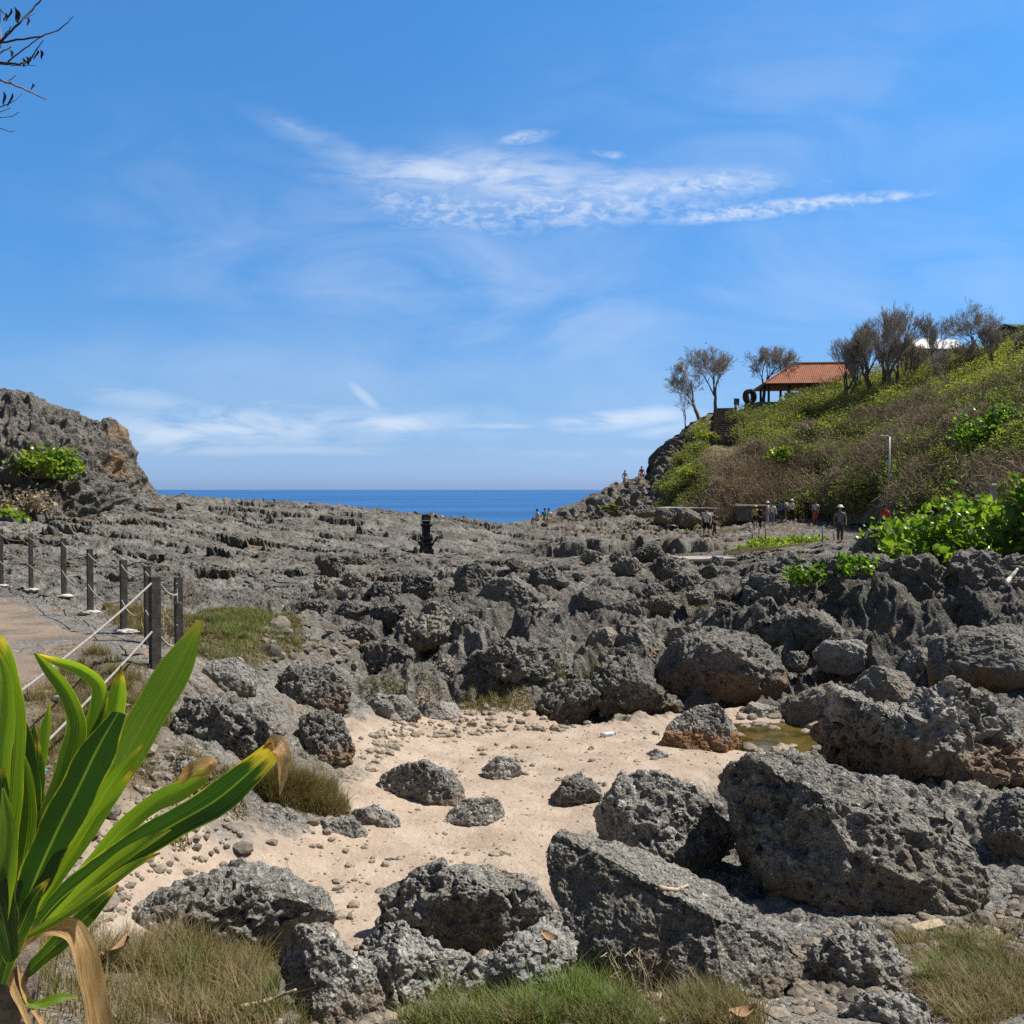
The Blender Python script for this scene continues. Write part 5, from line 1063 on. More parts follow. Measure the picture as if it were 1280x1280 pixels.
M_STEP = simple('dark_steps', (.12, .095, .078), .9, .35, 4, .15, .4)
st_top = hill_px(908, 514) + np.array([0, .4, .35]); st_bot = hill_px(904, 553) + np.array([0, -.9, .25])
stairs('long dark stone stair flight climbing the hill below the bare trees', st_bot, st_top, 1.75, 16, M_STEP)
s0 = hill_px(800, 622) + np.array([0, -.5, .1]); s1 = hill_px(790, 602) + np.array([0, -.2, .25])
stairs('short worn concrete stair flight on the bare rock slope', s0, s1, 1.35, 8, M_CONC, False)
# retaining walls of the terraces
def wall(label, pa, pb, h, t, m=M_CONC, cap=True):
    pa = np.array(pa); pb = np.array(pb); d = pb - pa; L = math.hypot(d[0], d[1]); root = tag(empty('terrace_wall', pa, math.atan2(d[1], d[0])), label, 'wall')
    mb = MB(); mb.box((L / 2, t / 2, -h / 2 - .3), (L, t, h + .6)); mb.build('wall_body', M_STONE, root, bevel=.03)
    if cap: mb = MB(); mb.box((L / 2, t / 2 - .03, .05), (L + .1, t + .14, .1)); mb.build('coping', m, root, bevel=.02)
wall('long low concrete terrace wall below the silvery bush', at(818, 636, 71.5), at(892, 640, 69.5), .5, 3.2)
wall('short terrace wall behind the crowd', at(922, 633, 68), at(962, 632, 68), .45, 1.2)
wall('thin concrete slab bridging the grey rocks in front of the mossy ledge', at(858, 702, 31.2), at(918, 697, 31.6), .3, 1.0)

for i, (px, py, w) in enumerate([(832, 652, 34), (858, 655, 40), (884, 652, 26), (806, 645, 30)]):
    rw = np.random.default_rng(500 + i); an = np.arange(8) * math.pi / 4; boulder('dark rock piled at the foot of the concrete terrace walls', [(px + math.cos(a) * w * .5 * rw.uniform(.8, 1.1), py - w * .2 + math.sin(a) * w * .34 * rw.uniform(.8, 1.1)) for a in an], depth=1.0, seed=500 + i, d=68.5 if px < 900 else 65.5, rough=1.3, res=5, group='rocks under the terrace walls', name='rock', cat='rock', m=dict(dark=.8, warm=.2))
# pavilion with a tiled roof
pv = at(1004, 509, 101); pv_root = tag(empty('pavilion', pv, RAD(-6)), 'open hilltop pavilion with an orange clay tiled roof', 'pavilion'); k = 101 / F
V = np.array([(-54, -36, 26), (57, -36, 26), (57, 40, 26), (-54, 40, 26), (-11, 0, 54), (51, 0, 54)], float) * k; V2 = V + np.array([0, 0, -.14])
me = bpy.data.meshes.new('roof'); n6 = 6
fs = [(0, 1, 5, 4), (1, 2, 5), (2, 3, 4, 5), (3, 0, 4)]; fs += [tuple(i + 6 for i in f[::-1]) for f in fs]; fs += [(0, 6, 7, 1), (1, 7, 8, 2), (2, 8, 9, 3), (3, 9, 6, 0)]
me.from_pydata(np.concatenate([V, V2]).tolist(), [], fs); link('roof', me, M_TILE, pv_root)
mb = MB(); mb.tube([V[4] + (0, 0, .05), V[5] + (0, 0, .05)], .14, 6); [mb.tube([V[a] + (0, 0, .04), V[b_] + (0, 0, .04)], .10, 6) for a, b_ in ((0, 4), (3, 4), (1, 5), (2, 5))]; mb.build('roof_ridge', M_TILE, pv_root)
for x_ in (-47, -22, 4, 28, 50):
    for y_ in (-30, 33): mb = MB(); mb.box((x_ * k, y_ * k, 12.6 * k), (.22, .22, 25.4 * k)); mb.build('post', M_WOOD, pv_root)
mb = MB(); mb.box((0, 0, -.55), (104 * k, 72 * k, 1.1)); mb.build('floor_slab', M_STONE, pv_root)
mb = MB(); mb.box((8 * k, -31 * k, 4.6 * k), (70 * k, .12, 8.6 * k)); mb.box((8 * k, 0, 9.1 * k), (60 * k, .3, 18 * k)); mb.build('parapet', M_WOOD, pv_root)
mb = MB(); mb.box((1.5 * k, -36 * k, 25.2 * k), (110 * k, .08, .2)); mb.build('fascia', M_WOOD, pv_root)
mb = MB(); mb.box((0, 0, 0), (34 * k, 1.6, 1.3)); o = mb.build('stone_wall', M_STONE, None, loc=at(962, 511, 97.5)); tag(o, 'dark stone retaining wall at the near corner of the pavilion', 'wall')
# two roofs further up
def house(label, px, py, d, w, dep, hgt, rh, m, rz, cat='building'):
    p = at(px, py, d); root = tag(empty('hilltop_house', p, RAD(rz)), label, cat); mb = MB(); mb.box((0, 0, hgt / 2 - 1), (w * .94, dep * .9, hgt + 2)); mb.build('wall', M_STONE, root)
    V = np.array([(-w / 2, -dep / 2, hgt), (w / 2, -dep / 2, hgt), (w / 2, dep / 2, hgt), (-w / 2, dep / 2, hgt), (-w / 2, 0, hgt + rh), (w / 2, 0, hgt + rh)]); V2 = V - np.array([0, 0, .1]); f = [(0, 1, 5, 4), (2, 3, 4, 5), (1, 2, 5), (3, 0, 4)]; f += [tuple(i + 6 for i in q[::-1]) for q in f]; f += [(0, 6, 7, 1), (2, 8, 9, 3), (1, 7, 8, 2), (3, 9, 6, 0)]
    me = bpy.data.meshes.new('roof'); me.from_pydata(np.concatenate([V, V2]).tolist(), [], f); link('roof', me, m, root)
    mb = MB(); mb.box((0, -dep * .45 - .02, hgt * .45), (w * .12, .06, hgt * .8)); mb.build('door', M_WOOD, root)
    for s_ in (-.3, .3): mb = MB(); mb.box((w * s_, -dep * .45 - .02, hgt * .55), (w * .12, .06, hgt * .4)); mb.build('window', M_WOOD, root)
house('house with a white sheet roof behind the bare trees', 1163, 452, 97, 5.2, 4.6, 1.0, 1.3, M_WHITE, 5)
house('house with a dark green roof at the hilltop, cut by the frame edge', 1292, 430, 90, 6.5, 4.5, 1.0, .8, M_GREENROOF, 12)

# ring sculpture, information board, lamp post
k = 99.5 / F; p = at(937, 508, 99.5); root = tag(empty('ring_sculpture', p, RAD(28)), 'round dark stone ring sculpture on a pedestal at the top of the stairs', 'sculpture')
mb = MB(); mb.box((0, 0, -.2), (1.0, .9, 1.0), taper=.8); mb.build('pedestal', M_STONE, root, bevel=.03)
R_, r_ = 7.2 * k, .2; A = np.linspace(0, 2 * math.pi, 41); mb = MB()
V = np.array([[(R_ + ra) * math.cos(a) * .93, ya, (R_ + ra) * math.sin(a) + R_ + .42] for a in A[:-1] for ra, ya in ((-.17, -.3), (.17, -.3), (.19, 0), (.17, .3), (-.17, .3))]); mb.add(V, [[i * 5 + j, i * 5 + (j + 1) % 5, ((i + 1) % 40) * 5 + (j + 1) % 5, ((i + 1) % 40) * 5 + j] for i in range(40) for j in range(5)]); mb.build('ring', simple('dark_ring', (.07, .05, .042), .85, .4, 6, .2, .5), root, True)
mb = MB(); mb.lathe([(.02, .35), (.24, .37), (.22, .55), (.13, .72), (.10, .86), (.13, .98), (.09, 1.09), (.02, 1.13)], (-.18, 0, 0), 10); mb.build('carved_figure', simple('red_stone', (.22, .09, .06), .9, .3, 6), root, True)
k = 98.5 / F; p = at(919.5, 514, 98.5); root = tag(empty('information_board', p, RAD(18)), 'small blue board on a pale post beside the ring sculpture', 'sign')
mb = MB(); mb.box((0, 0, .15), (.16, .12, 1.1)); mb.build('post', M_METAL, root)
mb = MB(); mb.box((.06, -.08, .98), (.62, .06, .68)); mb.build('board', simple('blue_board', (.05, .14, .24), .5, .2, 4), root)
mb = MB(); mb.box((.10, -.115, 1.02), (.30, .008, .36)); mb.build('dark_panel', simple('navy_panel', (.02, .04, .09), .5, .3, 8), root)
yl = 57.0; p = at(1111, 643, yl); p[2] = min(p[2], 2.6); hL = (643 - 546) / F * yl
root = tag(empty('lamp_post', p), 'thin galvanised lamp post with a box in front of the brown scrub', 'lamp post')
mb = MB(); mb.tube([(0, 0, -.8), (0, 0, hL * .5), (0, 0, hL)], [.075, .065, .05], 8); mb.build('pole', M_METAL, root, True)
mb = MB(); mb.tube([(0, 0, hL * .99), (-.12, 0, hL + .05), (-.30, 0, hL + .06)], .03, 6); mb.build('arm', M_METAL, root, True)
mb = MB(); mb.box((-.42, 0, hL + .05), (.36, .16, .08), taper=.7); mb.build('lamp_head', M_METAL, root, bevel=.01)
mb = MB(); mb.box((.10, -.12, 1.32), (.44, .2, .36)); mb.build('control_box', M_METAL, root, bevel=.01)
mb = MB(); mb.box((-.16, -.05, 1.62), (.14, .12, .16)); mb.build('speaker', M_METAL, root, bevel=.01)
mb = MB(); mb.tube([(-.02, -.05, hL * .72), (-.22, -.1, hL * .68)], .02, 5); mb.build('bracket', M_METAL, root)
p = at(1241, 626, 36); root = tag(empty('concrete_pillar', p), 'short pale concrete marker post behind the leafy shrub', 'post'); mb = MB(); mb.box((0, 0, .0), (.20, .20, 1.2), taper=.85); mb.build('shaft', M_CONC, root, bevel=.02); mb = MB(); mb.box((0, 0, .63), (.22, .22, .06), taper=.6); mb.build('cap', M_CONC, root)

# standing water between the boulders
pw = MB(); a_ = np.linspace(0, 2 * math.pi, 41)[:-1]; rr = 1 + .15 * np.sin(a_ * 3 + 1) + .08 * np.sin(a_ * 7)
pw.add(np.stack([pool_c[0] + np.cos(a_) * rr * 1.15, pool_c[1] + np.sin(a_) * rr * 1.0, np.full(40, -.055)], 1), [tuple(range(40))])
def m_pool(N):
    p = pos_world(N); c = N.mix(N.ss(N.noise(p, 3.0, 4.0, .6), .35, .65), (.045, .035, .010), (.13, .095, .025)); return bsdf(N, c, .06, bump(N, N.noise(p, 9.0, 3.0, .5), .06, .02), .5, IOR=1.33)
tag(pw.build('puddle_water', mat('brackish_water', m_pool)), kind='structure')

# ------------------------------------------------------------------ loose stones of the slopes and the sand
r3 = np.random.default_rng(5); st = Soup()
def stones(P, size, ic=2, dark=(.3, .9), flat=.6):
    V0, F0 = ico(ic); n = len(P); nv = len(V0); sc = size[:, None] * np.stack([r3.uniform(.7, 1.3, n), r3.uniform(.7, 1.3, n), r3.uniform(.45, .9, n) * flat / .6], 1)
    a = r3.uniform(0, 6.28, n); c_, s_ = np.cos(a)[:, None], np.sin(a)[:, None]; V = V0[None] * sc[:, None, :]; V = np.stack([V[..., 0] * c_ - V[..., 1] * s_, V[..., 0] * s_ + V[..., 1] * c_, V[..., 2]], -1)
    q = (V0[None] * 1.1 + r3.uniform(0, 400, (n, 1, 3))).reshape(-1, 3); nn = gnoise(q, dict(a=('fbm', 1.2, dict(detail=3)), e=('vor', 1.1, {}))); k = (.55 + .9 * nn['a'] - .25 * (1 - sstep(nn['e'], .1, .6))).reshape(n, nv, 1)
    V = V * k + P[:, None, :]; st.add(V.reshape(-1, 3), (F0[None] + (np.arange(n) * nv)[:, None, None]).ravel(), 3, np.repeat(r3.uniform(*dark, n), nv))
def on_ground(xy, lift=0.0): return np.stack([xy[:, 0], xy[:, 1], zfine(xy[:, 0], xy[:, 1]) + lift], 1)
def stone_patch(pxs, n, smin, smax, ic=1, dark=(.3, .9), power=2.5):
    xy = scatter(hits(pxs), n); s = smin + (smax - smin) * r3.uniform(0, 1, len(xy)) ** power; P = on_ground(xy); P[:, 2] += s * .12; stones(P, s, ic, dark)
stone_patch([(60,960),(150,880),(260,960),(320,1070),(180,1100),(120,1170),(60,1100)], 700, .008, .055)
stone_patch([(60,960),(150,880),(260,960),(320,1070),(180,1100),(120,1170),(60,1100)], 22, .05, .13, 2, (.3, .8))
stone_patch([(330,780),(450,790),(450,880),(380,865),(330,835)], 160, .02, .09, 1, (.15, .6))
stone_patch([(330,780),(450,790),(450,880),(380,865),(330,835)], 18, .06, .2, 2, (.1, .5))
stone_patch(SAND_PX, 1500, .006, .024, 1, (.7, 1.0), 3)
stone_patch(SAND_PX, 70, .03, .07, 2, (.55, .95), 2)
stone_patch([(440,930),(520,880),(640,880),(760,905),(640,915),(520,920),(460,965)], 350, .015, .09, 1, (.5, 1.0))
stone_patch([(280,1080),(440,1000),(470,1070),(430,1180),(420,1100)], 90, .010, .06, 1, (.5, .95))
stone_patch([(980,1180),(1130,1150),(1235,1150),(1290,1090),(1290,1210),(1180,1180),(1120,1250),(1000,1270)], 1500, .010, .06, 1, (.2, .85))
stone_patch([(980,1180),(1130,1150),(1235,1150),(1290,1090),(1290,1210),(1180,1180),(1120,1250),(1000,1270)], 45, .05, .13, 2, (.15, .6))
stone_patch([(380,1180),(640,1180),(720,1230),(980,1240),(980,1290),(330,1290)], 500, .012, .08, 1, (.3, .9))
stone_patch([(870,890),(1000,880),(1060,930),(960,950)], 120, .03, .16, 2, (.4, .9))
stone_patch([(140,760),(300,700),(560,760),(560,850),(430,870),(380,830),(230,840)], 60, .03, .10, 2, (.1, .5), 2.5)
def m_stones(N):
    t = N.node('ShaderNodeAttribute', dict(attribute_name='tone')).outputs['Fac']; p = pos_world(N); n = N.noise(p, 22.0, 5.0, .7)
    c = N.mix(t, (.07, .068, .064), (.46, .39, .31)); c = N.mix(1.0, c, N.mix(N.ss(n, .3, .7), (.65, .65, .65), (1.25, 1.22, 1.15)), 'MULTIPLY'); return bsdf(N, c, .92, bump(N, N.noise(p, 40.0, 5.0, .7), .7, .02), .15)
tag(link('rubble', st.mesh('rubble', False), mat('loose_stones', m_stones)), kind='stuff')
# ------------------------------------------------------------------ visitors
_pm = {}
def cloth(c):
    if c not in _pm: _pm[c] = simple('cloth', c, .85, .15, 14)
    return _pm[c]
SKIN = [(.42, .25, .17), (.30, .17, .11), (.52, .34, .25), (.22, .125, .08)]
def skinned(name, nodes, edges, root=0, sub=1):
    """one continuous surface grown round a skeleton: nodes (x, y, z, radius)"""
    me = bpy.data.meshes.new(name); me.from_pydata([n[:3] for n in nodes], edges, []); o = bpy.data.objects.new(name, me); COL.objects.link(o)
    md = o.modifiers.new('skin', 'SKIN'); md.use_smooth_shade = True
    for i, v in enumerate(me.skin_vertices[0].data): v.radius = (nodes[i][3], nodes[i][3] * (nodes[i][4] if len(nodes[i]) > 4 else 1)); v.use_root = (i == root)
    sd = o.modifiers.new('sub', 'SUBSURF'); sd.levels = sd.render_levels = sub
    ev = o.evaluated_get(bpy.context.evaluated_depsgraph_get()); m2 = bpy.data.meshes.new_from_object(ev); m2.name = name; bpy.data.objects.remove(o); bpy.data.meshes.remove(me); return m2
def person(label, px, feet, hpx, shirt, legs, shorts=False, skirt=False, hat=None, hair=(.015, .012, .01), pose='stand', face=180, skin=0, bag=None, d=None, on=None, seed=0, hmin=1.5):
    r_ = np.random.default_rng(seed + int(px)); p = np.array(on) if on is not None else (at(px, feet, d) if d else hit(px, feet, zfine, 12))
    H = hpx / F * p[1]; H = min(max(H, hmin), 1.8) if pose != 'sit' else 1.65; k = H / 1.72
    root = tag(empty('person', p, RAD(face)), label, 'person'); sw = r_.uniform(-.10, .10); sp2 = r_.uniform(.07, .12); sit = pose == 'sit'; dz = -.48 if sit else 0.0
    def S_(n): return [(a * k, b_ * k, c * k, r * k, *q) for a, b_, c, r, *q in n]
    hipz = .92 + dz
    if sit: lg = lambda s: [(s * .10, .05, hipz - .03, .085), (s * .12, .42, hipz + .04, .062), (s * .12, .48, .06, .042), (s * .12, .60, .035, .035)]
    else:
        st_ = r_.uniform(.02, .16); lg = lambda s: [(s * .09, 0, hipz - .06, .085), (s * sp2 * 1.05, s * st_ * .5 + .02, .49, .060), (s * sp2, s * st_ * .9, .09, .040), (s * sp2 * 1.15, s * st_ * .9 + .13, .035, .034)]
    el = r_.uniform(.0, .18); up_ = pose == 'photo'
    def arm(s):
        if up_: return [(s * .18, 0, 1.40 + dz, .055), (s * .26, .10, 1.17 + dz, .042), (s * .13, .30, 1.36 + dz, .032), (s * .09, .36, 1.42 + dz, .028)]
        return [(s * .18, 0, 1.40 + dz, .055), (s * .26, -.03 + sw * s, 1.13 + dz, .042), (s * .25, .08 + el + sw * s, .88 + dz, .032), (s * .24, .12 + el + sw * s, .80 + dz, .030)]
    torso = [(0, 0, hipz, .13, .8), (0, -.01, 1.12 + dz, .115, .75), (0, 0, 1.32 + dz, .145, .75), (0, 0, 1.43 + dz, .075), (0, .015, 1.52 + dz, .052), (0, .03, 1.60 + dz, .088), (0, .02, 1.69 + dz, .072)]
    n = list(torso); e = [(i, i + 1) for i in range(6)]
    for s in (-1, 1):
        b0 = len(n); n += lg(s); e += [(0, b0), (b0, b0 + 1), (b0 + 1, b0 + 2), (b0 + 2, b0 + 3)]; b0 = len(n); n += arm(s); e += [(2, b0), (b0, b0 + 1), (b0 + 1, b0 + 2), (b0 + 2, b0 + 3)]
    link('body', skinned('body', S_(n), e), cloth(SKIN[skin % 4]), root)
    n = [(0, 0, hipz + .0, .150, .85), (0, -.01, 1.12 + dz, .137, .8), (0, 0, 1.32 + dz, .165, .8), (0, 0, 1.42 + dz, .095)]; e = [(0, 1), (1, 2), (2, 3)]
    for s in (-1, 1): a = arm(s); b0 = len(n); n += [(a[0][0], a[0][1], a[0][2], .072), (a[0][0] * .4 + a[1][0] * .6, a[0][1] * .4 + a[1][1] * .6, a[0][2] * .4 + a[1][2] * .6, .064)]; e += [(2, b0), (b0, b0 + 1)]
    link('shirt', skinned('shirt', S_(n), e), cloth(shirt), root)
    if skirt: mb = MB(); mb.lathe([(.14 * k, 1.0 * k), (.18 * k, .86 * k), (.24 * k, .5 * k), (.27 * k, .32 * k), (.2 * k, .33 * k)], (0, 0, 0), 14); mb.build('skirt', cloth(legs), root, True)
    else:
        n = [(0, 0, hipz + .02, .148, .85)]; e = []
        for s in (-1, 1):
            L_ = lg(s); b0 = len(n); q = 1 if shorts else 2; m_ = [(L_[0][0], L_[0][1], L_[0][2], .105), (L_[1][0], L_[1][1], L_[1][2] + (.05 if shorts else 0), .086 if shorts else .076)] + ([] if shorts else [(L_[2][0], L_[2][1], L_[2][2] + .03, .060)])
            n += m_; e += [(0, b0)] + [(b0 + i, b0 + i + 1) for i in range(len(m_) - 1)]
        link('shorts' if shorts else 'trousers', skinned('trousers', S_(n), e), cloth(legs), root)
    V, Fc = ico(3); hz = (1.645 + dz) * k; q = V * np.array([.10, .115, .10]) * k; keep = (V[:, 2] > .05) | (V[:, 1] < -.1); q[~keep] *= .72
    link('hair', new_mesh('hair', q + np.array([0, .012 * k, hz]), Fc, 3, True), cloth(hair), root)
    if hat is not None: mb = MB(); mb.lathe([(.175 * k, 0), (.17 * k, .015 * k), (.108 * k, .03 * k), (.10 * k, .10 * k), (.05 * k, .125 * k)], (0, .01 * k, hz + .03 * k), 14); mb.build('hat', cloth(hat), root, True)
    mb = MB(); mb.box((0, .125 * k, hz - .05 * k), (.03 * k, .04 * k, .045 * k), taper=.5); mb.build('nose', cloth(SKIN[skin % 4]), root)
    if bag is not None:
        mb = MB(); mb.box((0, 0, 0), (.30 * k, .17 * k, .42 * k), taper=.85); o = mb.build('backpack', cloth(bag[0]), None, bevel=.04); a = RAD(face); off = np.array([0.21 * math.sin(a), -.21 * math.cos(a), 1.2]) * k; o.location = p + off; o.rotation_euler = (0, 0, a); tag(o, bag[1], 'backpack')
    return root
WH, BK, GY_, BL, NV, RD, TN, YL, PU, TL, JN = (.72, .72, .70), (.018, .018, .02), (.20, .19, .19), (.10, .22, .42), (.02, .035, .10), (.55, .05, .035), (.50, .38, .24), (.68, .52, .16), (.13, .08, .22), (.07, .26, .26), (.16, .24, .36)
person('man in a grey shirt and white cap walking alone on the sandy track', 1050, 679, 36, GY_, (.07, .065, .065), hat=WH, face=165, skin=1)
person('person in a yellow shirt, yellow hat and black shorts at the edge of the crowd', 944, 661, 22, YL, BK, shorts=True, hat=YL, face=-20, skin=0)
person('person all in black beside the one in yellow', 950.5, 662, 22, BK, BK, face=15, skin=1)
person('long-haired person in a white top and blue jeans amid the crowd', 965.5, 657, 22, WH, JN, face=170, skin=2, hair=(.01, .008, .008))
person('person in pale clothes and a white hat next to the one in blue jeans', 959.5, 655, 20, (.6, .58, .55), (.4, .38, .36), hat=WH, face=70)
person('person in a blue shirt and dark shorts in the middle of the crowd', 977, 653, 21, BL, NV, shorts=True, face=0, skin=1)
person('person in a beige shirt standing next to the blue shirt', 982.5, 652, 20, (.48, .40, .33), GY_, shorts=True, face=40)
person('person in a white shirt, white hat and dark trousers in the crowd', 989.5, 652, 22, WH, BK, hat=WH, face=-60, skin=2)
person('person in a red top and white trousers at the back of the crowd', 994, 643, 19, RD, WH, face=175, skin=0, bag=((.60, .05, .04), 'bright red backpack worn at the back of the crowd'))
person('person in white with a pale hat beside the red top', 999, 641, 18, WH, (.5, .48, .45), hat=(.6, .55, .45), face=120)
person('person in black with a bare forearm beside the tall pale pair', 1008.5, 651, 21, BK, BK, face=-30, skin=1, pose='photo')
person('person in a white blouse and red skirt at the near side of the crowd', 1019.5, 654, 23, (.68, .60, .58), (.55, .12, .09), skirt=True, face=160, skin=2)
person('person in white and a white hat standing behind the red skirt', 1021.5, 638, 18, WH, (.66, .65, .62), hat=WH, face=200)
person('person in a light blue shirt and cap standing above the crowd by the terrace wall', 970, 637, 17, (.32, .42, .58), NV, hat=(.45, .5, .6), face=170)
person('person in navy standing on the terrace wall behind the crowd', 951, 635, 16, NV, BK, face=180)
person('person with a white shirt and black shorts below the terrace by the dark hollow', 883, 675, 22, (.70, .62, .57), BK, shorts=True, face=150, skin=2)
person('person in dark clothes next to the white shirt by the dark hollow', 893, 670, 20, BK, (.03, .03, .03), face=-120, skin=0)
person('person in a purple shirt near the terrace wall end', 900, 641, 17, PU, NV, face=140)
person('person in dark clothes standing at the cliff edge against the sea', 667.5, 650, 17, (.03, .03, .04), NV, face=190, hmin=1.6)
person('second dark figure at the cliff edge, a little shorter', 671, 650, 15, (.05, .05, .07), BK, face=150)
person('person in white with a white hat standing tallest at the cliff edge', 688.5, 648, 18, WH, (.35, .33, .32), hat=WH, face=-160, hmin=1.65)
person('person in a teal shirt sitting near the cliff edge', 681, 656, 13, TL, GY_, shorts=True, face=200, pose='sit')
person('person in a white shirt sitting beside the teal shirt', 686, 656, 13, WH, TN, shorts=True, face=170, pose='sit')
person('pale figure sitting apart by the cliff edge under the dark pair', 671.5, 656, 11, (.60, .52, .48), GY_, shorts=True, face=120, pose='sit')
person('person in a tan dress at the top of the short concrete stairs', 781, 611, 13, TN, TN, skirt=True, face=180, on=hill_px(781, 609) + np.array([0, -.2, .1]))
person('person in a red shirt sitting on the rocks above the short stairs', 802, 600, 8, RD, GY_, shorts=True, face=150, pose='sit', on=hill_px(802, 600) + np.array([0, -.1, .1]))
person('person in white at the foot of the short concrete stairs', 801.5, 631, 13, (.6, .58, .56), GY_, shorts=True, face=90, on=hill_px(803, 629) + np.array([0, -.6, .1]))
person('person in purple and white walking past the short stairs', 813, 629, 16, (.42, .36, .46), PU, face=-100, on=hill_px(814, 628) + np.array([0, -.5, .1]))
person('person in a red shirt half hidden behind the leafy shrub', 1106, 672, 29, RD, BK, face=170, skin=1, d=44)
# ------------------------------------------------------------------ broad strap-leaved plant in the near corner
def m_strap(name, young_lit, mid, old, trans, tcol, dry=0.0):
    def f(N):
        A = lambda k: N.node('ShaderNodeAttribute', dict(attribute_name=k)).outputs['Fac']
        u, v, g = A('along'), A('across'), A('age_light'); st = N.node('ShaderNodeCombineXYZ', X=N.m('MULTIPLY', v, 14.0), Y=N.m('MULTIPLY', u, 1.6), Z=N.m('MULTIPLY', g, 9.0)).outputs[0]
        n = N.noise(st, 1.0, 5.0, .6); vein = N.noise(N.node('ShaderNodeCombineXYZ', X=N.m('MULTIPLY', v, 60.0), Y=N.m('MULTIPLY', u, .8)).outputs[0], 1.0, 2.0, .5)
        blot = N.noise(N.node('ShaderNodeCombineXYZ', X=N.m('MULTIPLY', v, 2.2), Y=N.m('MULTIPLY', u, 7.0), Z=N.m('MULTIPLY', g, 30.0)).outputs[0], 1.0, 5.0, .65)
        c = N.mix(N.ss(N.m('ADD', N.m('MULTIPLY', n, .7), N.m('MULTIPLY', g, .5)), .3, .85), mid, young_lit); c = N.mix(N.m('MULTIPLY', N.ss(vein, .46, .66), .6), c, N.mix(1.0, c, (.55, .66, .55), 'MULTIPLY')); c = N.mix(N.m('MULTIPLY', N.ss(N.m('ABSOLUTE', v), .10, .03), .45), c, (.22, .30, .07))  # green by leaf age, with sunlit and shaded blades painted into the tone
        edge = N.ss(N.m('ADD', N.m('ABSOLUTE', v), N.m('MULTIPLY', N.m('SUBTRACT', blot, .5), .35)), .90, 1.02); c = N.mix(N.m('MULTIPLY', edge, .8), c, (.38, .36, .06))
        u = N.m('MULTIPLY', u, N.ss(g, -.1, -.2, 1.0, .8)); u = N.m('MULTIPLY', u, A('tipw')); tip = N.ss(N.m('ADD', u, N.m('MULTIPLY', N.m('SUBTRACT', blot, .5), .22)), .86, .95); c = N.mix(tip, c, (.42, .33, .06)); tip2 = N.ss(N.m('ADD', u, N.m('MULTIPLY', N.m('SUBTRACT', blot, .5), .18)), .93, .975); c = N.mix(tip2, c, (.16, .085, .035))
        if dry: c = N.mix(dry, c, N.mix(N.ss(N.m('ADD', N.m('MULTIPLY', n, .5), N.m('MULTIPLY', blot, .5)), .35, .65), (.46, .24, .07), (.80, .56, .26)))
        sp = N.ss(N.noise(N.node('ShaderNodeCombineXYZ', X=N.m('MULTIPLY', v, 9.0), Y=N.m('MULTIPLY', u, 45.0), Z=g).outputs[0], 1.0, 2.0, .5), .70, .76); c = N.mix(N.m('MULTIPLY', sp, .5), c, (.14, .08, .03))
        nm = bump(N, N.m('ADD', N.m('MULTIPLY', vein, .8), n), .5, .004)
        b = bsdf(N, c, .30, nm, .5); t = N.node('ShaderNodeBsdfTranslucent', Color=N.mix(1.0, c, tcol, 'MULTIPLY'))
        return N.node('ShaderNodeMixShader', i0=trans, i1=b, i2=t.outputs[0]).outputs[0]
    return mat(name, f)
M_STRAP = m_strap('strap_leaf', (.17, .27, .03), (.013, .044, .008), (.2, .2, .04), .40, (4.2, 4.0, 1.0))
M_STRAPDRY = m_strap('dry_strap_leaf', (.3, .25, .08), (.25, .2, .08), (.2, .2, .04), .35, (1.5, 1.3, .9), 1.0)
plant = tag(empty('strap_leaf_plant', at(20, 1240, 2.0) - np.array([0, 0, .66])), 'broad strap-leaved green plant with browned leaf tips in the near corner', 'plant')
PO = np.array(plant.location)
